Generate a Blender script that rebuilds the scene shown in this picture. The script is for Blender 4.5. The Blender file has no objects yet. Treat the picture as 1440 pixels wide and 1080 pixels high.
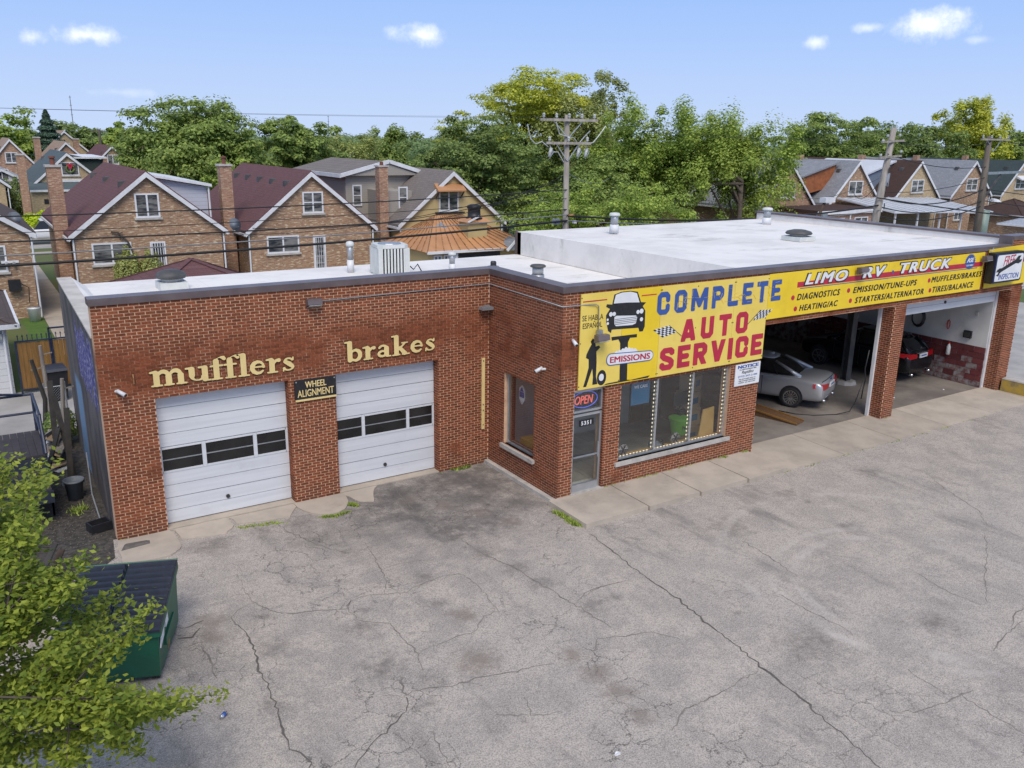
import bpy, math, random
import numpy as np
from mathutils import Vector, Matrix
R = math.radians
random.seed(7); rng = np.random.default_rng(7)
sc = bpy.context.scene
col = sc.collection

# ------------------------------------------------ camera
cam = bpy.data.cameras.new('camera'); camo = bpy.data.objects.new('camera', cam); col.objects.link(camo)
YAW, PITCH, ROLL = .5738, .2799, .0161
fw = Vector((math.sin(YAW)*math.cos(PITCH), math.cos(YAW)*math.cos(PITCH), -math.sin(PITCH)))
rt = Vector((math.cos(YAW), -math.sin(YAW), 0)); up = rt.cross(fw)
r2 = math.cos(ROLL)*rt + math.sin(ROLL)*up; u2 = -math.sin(ROLL)*rt + math.cos(ROLL)*up
camo.matrix_world = Matrix.Translation((-11.3108, -15.4249, 8.4567)) @ Matrix((r2, u2, -fw)).transposed().to_4x4()
cam.sensor_width = 36; cam.lens = 36*1208.2/1440; cam.clip_start = .1; cam.clip_end = 3000
sc.camera = camo
# ------------------------------------------------ sky and sun
SUN_EL, SUN_AZ = R(52), R(205)      # azimuth clockwise from +Y: the sun stands behind the camera, to its left
w = bpy.data.worlds.new('World'); sc.world = w; w.use_nodes = True
nt = w.node_tree; nt.nodes.clear()
def wn(t, **k):
    n = nt.nodes.new(t)
    for a, b in k.items(): setattr(n, a, b)
    return n
sky = wn('ShaderNodeTexSky', sky_type='NISHITA', sun_disc=False, sun_elevation=SUN_EL, sun_rotation=SUN_AZ,
         altitude=200, air_density=1.0, dust_density=.35, ozone_density=3.0)
geo = wn('ShaderNodeTexCoord')
def clouds():
    """small fair-weather cumulus: soft ellipses in direction space, broken up by noise"""
    sep = wn('ShaderNodeSeparateXYZ'); nt.links.new(geo.outputs['Generated'], sep.inputs[0])
    az = wn('ShaderNodeMath', operation='ARCTAN2'); nt.links.new(sep.outputs[0], az.inputs[0]); nt.links.new(sep.outputs[1], az.inputs[1])
    el = wn('ShaderNodeMath', operation='ARCSINE'); nt.links.new(sep.outputs[2], el.inputs[0])
    nz = wn('ShaderNodeTexNoise'); nz.inputs['Scale'].default_value = 34; nz.inputs['Detail'].default_value = 7; nz.inputs['Roughness'].default_value = .62
    nt.links.new(geo.outputs['Generated'], nz.inputs['Vector'])
    nb = wn('ShaderNodeMath', operation='MULTIPLY_ADD'); nt.links.new(nz.outputs[0], nb.inputs[0]); nb.inputs[1].default_value = 2.2; nb.inputs[2].default_value = -1.22
    prev = None
    for a0, e0, sa, se, amp in CLOUDS:
        q = []
        for src, c, s in ((az, a0, sa), (el, e0, se)):
            m = wn('ShaderNodeMath', operation='SUBTRACT'); nt.links.new(src.outputs[0], m.inputs[0]); m.inputs[1].default_value = c
            d = wn('ShaderNodeMath', operation='DIVIDE'); nt.links.new(m.outputs[0], d.inputs[0]); d.inputs[1].default_value = s
            p = wn('ShaderNodeMath', operation='MULTIPLY'); nt.links.new(d.outputs[0], p.inputs[0]); nt.links.new(d.outputs[0], p.inputs[1]); q.append(p)
        ad = wn('ShaderNodeMath', operation='ADD'); nt.links.new(q[0].outputs[0], ad.inputs[0]); nt.links.new(q[1].outputs[0], ad.inputs[1])
        sq = wn('ShaderNodeMath', operation='SQRT'); nt.links.new(ad.outputs[0], sq.inputs[0])
        f = wn('ShaderNodeMath', operation='SUBTRACT'); f.inputs[0].default_value = 1.0; nt.links.new(sq.outputs[0], f.inputs[1])
        g = wn('ShaderNodeMath', operation='ADD'); nt.links.new(f.outputs[0], g.inputs[0]); nt.links.new(nb.outputs[0], g.inputs[1])
        mr = wn('ShaderNodeMapRange', interpolation_type='SMOOTHSTEP'); nt.links.new(g.outputs[0], mr.inputs[0])
        mr.inputs[1].default_value = -.18; mr.inputs[2].default_value = 1.0; mr.inputs[4].default_value = amp
        if prev is None: prev = mr
        else:
            mx = wn('ShaderNodeMath', operation='MAXIMUM'); nt.links.new(prev.outputs[0], mx.inputs[0]); nt.links.new(mr.outputs[0], mx.inputs[1]); prev = mx
    return prev
CLOUDS = [(0.0879, 0.0845, 0.0162, 0.0105, 0.8), (0.1365, 0.0893, 0.0324, 0.0119, 1.0), (0.4693, 0.104, 0.0343, 0.0124, 0.9), (0.8874, 0.0981, 0.0152, 0.0076, 0.7), (0.9351, 0.1112, 0.0181, 0.0062, 0.6), (0.9923, 0.1128, 0.0438, 0.0171, 1.0), (1.0364, 0.0972, 0.0171, 0.0048, 0.3), (0.1647, 0.0373, 0.0333, 0.0057, 0.2)]
cl = clouds()
sepz = wn('ShaderNodeSeparateXYZ'); nt.links.new(geo.outputs['Generated'], sepz.inputs[0])
hz = wn('ShaderNodeValToRGB'); nt.links.new(sepz.outputs[2], hz.inputs[0]); hz.color_ramp.interpolation = 'B_SPLINE'
hz.color_ramp.elements[0].position = 0; hz.color_ramp.elements[0].color = (.36, .435, .575, 1); hz.color_ramp.elements[1].position = .19; hz.color_ramp.elements[1].color = (.175, .305, .59, 1)
e_ = hz.color_ramp.elements.new(.09); e_.color = (.265, .375, .60, 1)
hzs = wn('ShaderNodeVectorMath', operation='SCALE'); nt.links.new(hz.outputs[0], hzs.inputs[0]); hzs.inputs['Scale'].default_value = 6.6
hzf = wn('ShaderNodeMapRange', interpolation_type='SMOOTHSTEP'); nt.links.new(sepz.outputs[2], hzf.inputs[0]); hzf.inputs[1].default_value = .18; hzf.inputs[2].default_value = .62; hzf.inputs[3].default_value = 1.; hzf.inputs[4].default_value = .15
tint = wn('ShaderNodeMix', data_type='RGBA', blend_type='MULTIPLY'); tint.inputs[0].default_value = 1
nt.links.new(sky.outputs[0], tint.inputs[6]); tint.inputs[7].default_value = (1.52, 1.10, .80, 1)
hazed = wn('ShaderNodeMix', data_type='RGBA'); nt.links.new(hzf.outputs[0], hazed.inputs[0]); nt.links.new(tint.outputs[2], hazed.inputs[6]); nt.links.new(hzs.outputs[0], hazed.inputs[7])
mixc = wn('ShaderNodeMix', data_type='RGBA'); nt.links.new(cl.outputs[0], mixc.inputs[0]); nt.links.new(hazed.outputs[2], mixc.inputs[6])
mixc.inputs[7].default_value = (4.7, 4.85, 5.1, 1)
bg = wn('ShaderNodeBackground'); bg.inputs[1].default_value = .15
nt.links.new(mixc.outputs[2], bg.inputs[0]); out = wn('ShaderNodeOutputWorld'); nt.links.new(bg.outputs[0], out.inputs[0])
sl = bpy.data.lights.new('sun', 'SUN'); slo = bpy.data.objects.new('sun', sl); col.objects.link(slo)
sl.energy = 1.5; sl.angle = R(28); sl.color = (1, .93, .83)
sd = Vector((math.sin(SUN_AZ)*math.cos(SUN_EL), math.cos(SUN_AZ)*math.cos(SUN_EL), math.sin(SUN_EL)))
slo.rotation_euler = sd.to_track_quat('Z', 'Y').to_euler(); slo.location = (0, -30, 40)
sc.view_settings.view_transform = 'Standard'; sc.view_settings.look = 'None'
sc.view_settings.exposure = .75; sc.view_settings.gamma = 1; sc.view_settings.use_curve_mapping = False
sc.cycles.max_bounces = 8; sc.cycles.transparent_max_bounces = 12; sc.cycles.caustics_reflective = False; sc.cycles.caustics_refractive = False

# ------------------------------------------------ materials
class NT:
    def __init__(s, name):
        s.m = bpy.data.materials.new(name); s.m.use_nodes = True; s.t = s.m.node_tree
        s.b = s.t.nodes['Principled BSDF']; s.out = s.t.nodes['Material Output']
        s.pos = s.n('ShaderNodeNewGeometry')
    def n(s, t, **k):
        x = s.t.nodes.new(t)
        for a, b in k.items(): setattr(x, a, b)
        return x
    def l(s, a, b): s.t.links.new(a, b)
    def math(s, op, a, b=None, c=None, clamp=False):
        x = s.n('ShaderNodeMath', operation=op, use_clamp=clamp)
        for i, v in enumerate((a, b, c)):
            if v is None: continue
            if hasattr(v, 'is_linked'): s.l(v, x.inputs[i])
            else: x.inputs[i].default_value = v
        return x.outputs[0]
    def noise(s, scale, detail=5, rough=.6, vec=None, stretch=None, out=0):
        x = s.n('ShaderNodeTexNoise'); x.inputs['Scale'].default_value = scale; x.inputs['Detail'].default_value = detail; x.inputs['Roughness'].default_value = rough
        v = vec or s.pos.outputs['Position']
        if stretch:
            mp = s.n('ShaderNodeVectorMath', operation='MULTIPLY'); s.l(v, mp.inputs[0]); mp.inputs[1].default_value = stretch; v = mp.outputs[0]
        s.l(v, x.inputs['Vector']); return x.outputs[out]
    def ramp(s, v, lo, hi, a=0., b=1.):
        x = s.n('ShaderNodeMapRange', interpolation_type='SMOOTHSTEP'); s.l(v, x.inputs[0])
        x.inputs[1].default_value = lo; x.inputs[2].default_value = hi; x.inputs[3].default_value = a; x.inputs[4].default_value = b
        return x.outputs[0]
    def mix(s, f, a, b, mode='MIX'):
        x = s.n('ShaderNodeMix', data_type='RGBA', blend_type=mode)
        for i, v in ((0, f), (6, a), (7, b)):
            if hasattr(v, 'is_linked'): s.l(v, x.inputs[i])
            elif i == 0: x.inputs[0].default_value = v
            else: x.inputs[i].default_value = (*v[:3], 1) if isinstance(v, (tuple, list)) else (v, v, v, 1)
        return x.outputs[2]
    def island(s, lo, hi):
        o = s.n('ShaderNodeObjectInfo')
        v = s.math('FRACT', s.math('ADD', s.pos.outputs['Random Per Island'], o.outputs['Random']))
        return s.ramp2(v, lo, hi)
    def ramp2(s, v, lo, hi):
        return s.math('MULTIPLY_ADD', v, hi-lo, lo)
    def scale(s, c, f):
        x = s.n('ShaderNodeVectorMath', operation='SCALE')
        if hasattr(c, 'is_linked'): s.l(c, x.inputs[0])
        else: x.inputs[0].default_value = c[:3]
        if hasattr(f, 'is_linked'): s.l(f, x.inputs['Scale'])
        else: x.inputs['Scale'].default_value = f
        return x.outputs[0]
    def bump(s, h, strength=.3, dist=.02):
        x = s.n('ShaderNodeBump'); s.l(h, x.inputs['Height']); x.inputs['Strength'].default_value = strength; x.inputs['Distance'].default_value = dist
        s.l(x.outputs[0], s.b.inputs['Normal'])
    def base(s, c, rough=.7, metal=0, spec=.5):
        if hasattr(c, 'is_linked'): s.l(c, s.b.inputs['Base Color'])
        else: s.b.inputs['Base Color'].default_value = (*c[:3], 1)
        if hasattr(rough, 'is_linked'): s.l(rough, s.b.inputs['Roughness'])
        else: s.b.inputs['Roughness'].default_value = rough
        s.b.inputs['Metallic'].default_value = metal; s.b.inputs['Specular IOR Level'].default_value = spec
        return s.m
    def xz(s, a=1, b=1):       # (x+y, z) for upright walls
        sp = s.n('ShaderNodeSeparateXYZ'); s.l(s.pos.outputs['Position'], sp.inputs[0])
        cb = s.n('ShaderNodeCombineXYZ'); s.l(s.math('MULTIPLY', s.math('ADD', sp.outputs[0], sp.outputs[1]), a), cb.inputs[0]); s.l(s.math('MULTIPLY', sp.outputs[2], b), cb.inputs[1])
        return cb.outputs[0]
    def yz(s, b=1.4):
        sp = s.n('ShaderNodeSeparateXYZ'); s.l(s.pos.outputs['Position'], sp.inputs[0])
        cb = s.n('ShaderNodeCombineXYZ'); s.l(sp.outputs[1], cb.inputs[0]); s.l(s.math('MULTIPLY', sp.outputs[2], b), cb.inputs[1])
        return cb.outputs[0]
    def brick(s, vec, w, h, mortar, c1, c2, cm, off=.5, bias=0):
        x = s.n('ShaderNodeTexBrick', offset=off); s.l(vec, x.inputs['Vector'])
        x.inputs['Scale'].default_value = 1; x.inputs['Brick Width'].default_value = w; x.inputs['Row Height'].default_value = h
        x.inputs['Mortar Size'].default_value = mortar; x.inputs['Bias'].default_value = bias
        x.inputs['Color1'].default_value = (*c1, 1); x.inputs['Color2'].default_value = (*c2, 1); x.inputs['Mortar'].default_value = (*cm, 1)
        return x
def mat(name, c1, c2=None, sc_=3, rough=.7, metal=0, spec=.5, bump=0, bsc=40, isl=0, dirt=0, dsc=1.2, stretch=None):
    t = NT(name); c = c1
    if c2 is not None: c = t.mix(t.ramp(t.noise(sc_, stretch=stretch), .35, .65), c1, c2)
    if dirt: c = t.mix(t.math('MULTIPLY', t.ramp(t.noise(dsc, 8, .7), .5, .75), dirt), c, (.07, .06, .05))
    if isl: c = t.scale(c, t.island(1-isl, 1+isl))
    if bump: t.bump(t.noise(bsc, 6, .7), bump)
    return t.base(c, rough, metal, spec)
M = {}
M['white'] = mat('white_paint', (.72, .73, .75), (.62, .63, .65), 2, .5, dirt=.12)
M['door_white'] = mat('door_white', (.66, .68, .71), (.60, .62, .65), 1.2, .45, dirt=.10, bump=.05, bsc=12, stretch=(.3, 1, 8))
M['coping'] = mat('coping_brown', (.105, .080, .080), (.145, .115, .115), 1.5, .4, dirt=.3)
M['black'] = mat('black_plastic', (.012, .013, .016), (.02, .02, .024), 6, .5)
M['dark'] = mat('dark_grime', (.03, .028, .026), (.05, .045, .04), 3, .8, dirt=.4)
M['metal'] = mat('galvanised_metal', (.42, .44, .46), (.34, .36, .38), 5, .45, .6, dirt=.2)
M['alu'] = mat('aluminium', (.55, .57, .59), (.48, .50, .52), 4, .35, .7)
M['pale_metal'] = mat('pale_painted_metal', (.62, .64, .62), (.55, .57, .55), 3, .5, dirt=.15)
M['navy'] = mat('navy_pipe_paint', (.018, .026, .055), (.03, .04, .07), 6, .4)
M['concrete'] = mat('concrete', (.47, .405, .33), (.385, .335, .275), 1.1, .9, bump=.25, bsc=70, dirt=.3, dsc=.9, isl=.05)
M['concrete_grey'] = mat('concrete_grey', (.40, .385, .365), (.31, .30, .285), .6, .9, bump=.2, bsc=50, dirt=.25, dsc=.5)
M['sill'] = mat('limestone_sill', (.50, .47, .43), (.40, .38, .35), 3, .8, dirt=.35, dsc=4)
M['kerb_yellow'] = mat('yellow_kerb_paint', (.50, .33, .05), (.36, .27, .10), 3, .8, dirt=.55, dsc=3, bump=.2)
M['wood'] = mat('stained_wood', (.26, .135, .035), (.19, .095, .025), 3, .6, isl=.12, stretch=(6, 6, .6))
M['old_wood'] = mat('weathered_wood', (.27, .24, .21), (.18, .16, .14), 3, .85, isl=.1, stretch=(5, 5, .5), bump=.2)
M['brown_wood'] = mat('brown_wood', (.09, .055, .035), (.06, .04, .028), 3, .85, isl=.2)
M['deck'] = mat('deck_board', (.05, .042, .045), (.035, .03, .034), 4, .7, isl=.15)
M['letter'] = mat('cream_yellow_letter', (.80, .62, .27), (.72, .56, .24), 4, .55)
M['yellow'] = mat('yellow_sign_face', (.80, .56, .018), (.86, .62, .03), .7, .45, dirt=.10, dsc=2)
M['pale_yellow'] = mat('faded_yellow_sign_face', (.78, .58, .10), (.84, .64, .14), .7, .45, dirt=.12, dsc=2)
M['ink'] = mat('black_ink', (.012, .012, .014), (.02, .02, .02), 8, .5)
M['red'] = mat('red_print', (.50, .02, .055), (.42, .02, .05), 4, .5)
M['blue'] = mat('blue_print', (.035, .085, .30), (.045, .10, .33), 4, .5)
M['white_print'] = mat('white_print', (.78, .79, .80), (.70, .71, .73), 3, .45)
M['chrome'] = mat('polished_alloy', (.62, .63, .65), None, 3, .2, .9)
M['rubber'] = mat('tyre_rubber', (.018, .018, .018), (.03, .03, .03), 8, .85)
M['silver_car'] = mat('silver_car_paint', (.50, .515, .53), None, 3, .3, .55)
M['black_car'] = mat('black_car_paint', (.012, .013, .016), None, 3, .22, .3)
M['white_car'] = mat('white_car_paint', (.72, .73, .75), None, 3, .3)
M['tail'] = mat('red_lamp_lens', (.42, .008, .012), None, 3, .15)
M['amber'] = mat('amber_lens', (.6, .2, .02), None, 3, .2)
M['car_glass'] = mat('tinted_glass', (.008, .009, .011), None, 3, .06, spec=.6)
M['door_glass'] = mat('dark_door_glass', (.012, .012, .013), (.02, .02, .02), 2, .12, spec=.5)
M['house_glass'] = mat('house_glass', (.03, .036, .045), (.22, .22, .21), 2.3, .08, spec=.7, stretch=(.6, .6, 2.2))
M['green_dump'] = mat('green_dumpster_paint', (.014, .12, .065), (.018, .10, .055), 2, .5, dirt=.35, dsc=2.5)
M['lid'] = mat('dumpster_lid_plastic', (.020, .026, .042), (.03, .036, .055), 5, .5, dirt=.15)
M['rust'] = mat('rust', (.20, .085, .035), (.42, .26, .12), 7, .85, bump=.2)
M['drum_red'] = mat('dark_red_drum', (.12, .02, .02), (.08, .02, .02), 4, .6, dirt=.4)
M['bucket'] = mat('grey_blue_plastic', (.13, .15, .18), (.17, .19, .22), 3, .5, dirt=.2)
M['terracotta'] = mat('terracotta', (.20, .07, .04), (.14, .05, .035), 3, .8)
M['maroon'] = mat('maroon_paint', (.10, .018, .018), (.13, .022, .02), 1.4, .6)
M['room_white'] = mat('interior_white_paint', (.66, .66, .64), (.55, .55, .53), .9, .7, dirt=.22, dsc=.8)
M['cmu_red'] = mat('maroon_painted_block', (.115, .022, .024), (.15, .035, .035), 2.5, .7, isl=.25, dirt=.15)
M['cmu_joint'] = mat('worn_block_joint', (.34, .32, .30), (.12, .03, .03), 4, .85)
M['cmu_worn'] = mat('worn_block', (.27, .25, .24), (.16, .06, .06), 6, .85, isl=.2)
M['shop_floor'] = mat('oily_workshop_floor', (.27, .24, .21), (.16, .14, .125), .5, .6, dirt=.5, dsc=.8, bump=.1)
M['grass'] = mat('grass', (.060, .125, .018), (.085, .15, .022), 2, .95, bump=.6, bsc=30)
M['grass_dry'] = mat('lawn', (.07, .12, .025), (.11, .12, .04), .25, .95)
M['bark'] = mat('bark', (.11, .085, .065), (.07, .055, .045), 6, .9, bump=.4, bsc=20)
M['pole'] = mat('weathered_pole', (.36, .33, .29), (.24, .215, .19), 2, .9, stretch=(4, 4, .4), bump=.2)
M['pole_dark'] = mat('creosote_pole', (.16, .13, .105), (.10, .085, .07), 2, .9, stretch=(4, 4, .4))
M['wire'] = mat('cable_sheath', (.012, .014, .016), None, 3, .6)
M['wire_grey'] = mat('bare_wire', (.20, .21, .22), None, 3, .5)
M['porcelain'] = mat('porcelain', (.45, .47, .46), (.3, .31, .3), 8, .3)
M['transformer'] = mat('transformer_green', (.20, .27, .23), (.16, .22, .19), 2, .5)
M['steel_post'] = mat('grimy_steel_post', (.05, .05, .052), (.09, .088, .085), 2, .6)
M['lift_blue'] = mat('blue_lift_paint', (.02, .05, .12), (.03, .07, .16), 3, .45)
M['orange_roof'] = mat('copper_coloured_roof', (.58, .30, .14), (.48, .23, .10), .8, .4, .2, isl=.10, dirt=.1)
M['tan_paint'] = mat('tan_painted_brick', (.52, .41, .20), (.46, .36, .17), 1, .8, bump=.2, bsc=20)
M['white_metal'] = mat('white_roof_panel', (.58, .60, .63), (.52, .54, .57), .5, .5)
M['wood_siding'] = mat('cedar_board', (.30, .10, .035), (.20, .065, .022), 2, .7, isl=.2)
M['green_box'] = mat('bright_green_plastic', (.10, .34, .03), None, 3, .4)
M['carton'] = mat('brown_carton', (.42, .31, .20), (.36, .26, .16), 2, .8)
M['poster_blue'] = mat('blue_poster', (.02, .13, .26), None, 3, .4)
M['door_wood'] = mat('panelled_door_wood', (.16, .085, .04), (.11, .06, .03), 4, .5, stretch=(6, 6, .6))
M['ochre_board'] = mat('ochre_board', (.55, .34, .10), (.50, .30, .09), 3, .6)
def emit(name, c, s):
    t = NT(name); t.base(c, .5); t.b.inputs['Emission Color'].default_value = (*c, 1); t.b.inputs['Emission Strength'].default_value = s; return t.m
M['neon_red'] = emit('red_neon_tube', (.9, .16, .13), .35)
M['neon_blue'] = emit('blue_neon_tube', (.12, .15, .75), .3)
M['led'] = emit('warm_led', (1, .86, .62), .75)
def glass():
    t = NT('window_glass'); t.t.nodes.remove(t.b)
    f = t.n('ShaderNodeLayerWeight'); f.inputs[0].default_value = .5
    tr = t.n('ShaderNodeBsdfTransparent'); tr.inputs[0].default_value = (.93, .95, .95, 1); gl = t.n('ShaderNodeBsdfGlossy'); gl.inputs[1].default_value = .02
    mx = t.n('ShaderNodeMixShader'); t.l(t.math('MULTIPLY_ADD', t.math('POWER', f.outputs[1], 3), .55, .075, clamp=True), mx.inputs[0]); t.l(tr.outputs[0], mx.inputs[1]); t.l(gl.outputs[0], mx.inputs[2])
    t.l(mx.outputs[0], t.out.inputs[0]); return t.m
M['glass'] = glass()
def m_brick():
    t = NT('red_face_brick')
    c = t.mix(t.ramp(t.noise(22, 3, .6), .3, .7), (.180, .049, .019), (.255, .080, .034))
    c = t.scale(c, t.island(.70, 1.22))
    c = t.mix(t.ramp(t.noise(.8, 7, .7), .56, .74, 0, .35), c, (.085, .025, .016)); c = t.mix(t.ramp(t.noise(2.2, 7, .75, stretch=(1, 1, .18)), .58, .74, 0, .4), c, (.09, .032, .02))
    sp = t.n('ShaderNodeSeparateXYZ'); t.l(t.pos.outputs['Position'], sp.inputs[0]); c = t.mix(t.math('MULTIPLY', t.ramp(sp.outputs[2], .55, .0), t.ramp(t.noise(3, 5, .7), .35, .6, .1, .6)), c, (.10, .055, .038))
    t.bump(t.noise(90, 4, .7), .25, .01); return t.base(c, .85, spec=.3)
M['brick'] = m_brick()
def m_mortar():
    t = NT('tan_mortar')
    sp = t.n('ShaderNodeSeparateXYZ'); t.l(t.pos.outputs['Position'], sp.inputs[0])
    band = t.math('MULTIPLY', t.ramp(sp.outputs[2], 2.95, 3.35), t.ramp(sp.outputs[2], 4.5, 3.85))
    nz = t.noise(.62, 6, .65)
    f = t.math('MULTIPLY', band, t.ramp(nz, .38, .56))
    g = t.ramp(t.noise(.9, 6, .7), .56, .68, 0, .75)
    f = t.math('MAXIMUM', f, g, clamp=True)
    c = t.mix(t.ramp(t.noise(6, 5, .7), .3, .7), (.76, .50, .32), (.60, .38, .25))
    c = t.mix(t.math('MULTIPLY', f, .88), c, (.215, .062, .030)); t.bump(t.noise(120, 3), .2, .005); return t.base(c, .9, spec=.25)
M['mortar'] = m_mortar()
def m_house_brick(name, a, b, cm, light=.15):
    t = NT(name); v = t.xz(); x = t.brick(v, .22, .075, .010, a, b, cm)
    x2 = t.brick(v, .22, .075, 0, (0, 0, 0), (1, 1, 1), (0, 0, 0))
    c = t.mix(t.ramp(t.noise(9, 2, .5, vec=v, stretch=(.45, 1.6, 1)), .46, .64, 0, .42), x.outputs[0], tuple(v_*.5 for v_ in b)); c = t.mix(t.math('MULTIPLY', t.ramp(t.noise(7, 2, .5, vec=v, stretch=(.5, 2.0, 1)), .57, .62), light*5, clamp=True), c, (.66, .54, .38))
    c = t.mix(t.ramp(t.noise(.5, 6, .7), .45, .7, 0, .35), c, (.14, .095, .07)); t.bump(x.outputs[1], -.3, .01)
    return t.base(c, .9, spec=.2)
M['hbrick'] = m_house_brick('tan_common_brick', (.40, .245, .145), (.32, .185, .11), (.38, .29, .21))
M['hbrick2'] = m_house_brick('pink_tan_common_brick', (.42, .235, .15), (.32, .17, .11), (.42, .31, .23), .1)
M['hbrick3'] = m_house_brick('buff_common_brick', (.50, .38, .22), (.43, .32, .18), (.45, .36, .25), .1)
M['redbrick_far'] = m_house_brick('red_brown_brick', (.24, .10, .06), (.18, .08, .05), (.3, .24, .2), .1)
def m_shingle(name, a, b, streak=.3):
    t = NT(name); x = t.brick(t.yz(), .32, .155, .012, a, b, tuple(v*.55 for v in a))
    c = t.mix(t.ramp(t.noise(.7, 7, .7), .4, .7, 0, streak), x.outputs[0], tuple(v*.6 for v in b))
    c = t.mix(t.ramp(t.noise(14, 3), .42, .58, 0, .5), c, tuple(v*.62 for v in b)); c = t.mix(t.ramp(t.noise(60, 2), .3, .7, 0, .4), c, tuple(min(1, v*1.5) for v in a)); t.bump(x.outputs[1], -.4, .01)
    return t.base(c, .9, spec=.2)
M['roof_maroon'] = m_shingle('maroon_shingle', (.150, .078, .080), (.120, .060, .063))
M['roof_grey'] = m_shingle('grey_shingle', (.27, .28, .305), (.19, .20, .22))
M['roof_light'] = m_shingle('light_grey_shingle', (.36, .39, .44), (.30, .33, .38))
M['roof_brown'] = m_shingle('brown_shingle', (.12, .095, .088), (.09, .072, .068))
M['roof_dkbrown'] = m_shingle('dark_brown_shingle', (.075, .045, .038), (.055, .034, .03))
M['roof_taupe'] = m_shingle('taupe_shingle', (.21, .185, .17), (.16, .14, .13))
M['roof_green'] = m_shingle('slate_green_shingle', (.10, .13, .14), (.08, .105, .115))
M['roof_dkgreen'] = m_shingle('dark_green_shingle', (.055, .075, .075), (.042, .058, .06))
M['roof_tan'] = m_shingle('tan_shingle', (.34, .25, .19), (.28, .20, .15))
def m_siding(name, c1, h=.11):
    t = NT(name); sp = t.n('ShaderNodeSeparateXYZ'); t.l(t.pos.outputs['Position'], sp.inputs[0])
    fr = t.math('FRACT', t.math('DIVIDE', sp.outputs[2], h)); c = t.mix(t.ramp(fr, .0, .16), tuple(v*.62 for v in c1), c1)
    t.bump(fr, .5, .02); return t.base(c, .6)
M['siding_taupe'] = m_siding('taupe_vinyl_siding', (.36, .33, .29)); M['siding_blue'] = m_siding('grey_blue_siding', (.17, .21, .28), .14)
M['siding_light'] = m_siding('light_grey_siding', (.50, .52, .58), .2); M['siding_white'] = m_siding('white_siding', (.66, .67, .68), .22)
M['siding_dkgreen'] = mat('dark_green_siding', (.02, .035, .032), (.03, .045, .04), 8, .8)
BROWN = [(-3.45, -5.3, .28), (-3.4, -5.9, .36), (-3.4, -6.5, .34), (-3.5, -7.1, .3), (-8.45, -1.1, .4), (-8.5, -1.6, .25), (-4.9, -4.6, .5), (-4.4, -3.2, .35)]+[(-2.9, 2.0, 0.3), (-2.4, 1.3, 0.35), (-1.9, 0.5, 0.35), (-1.5, -0.3, 0.3)]
RX, RY = (3.69, -7.04)
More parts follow.
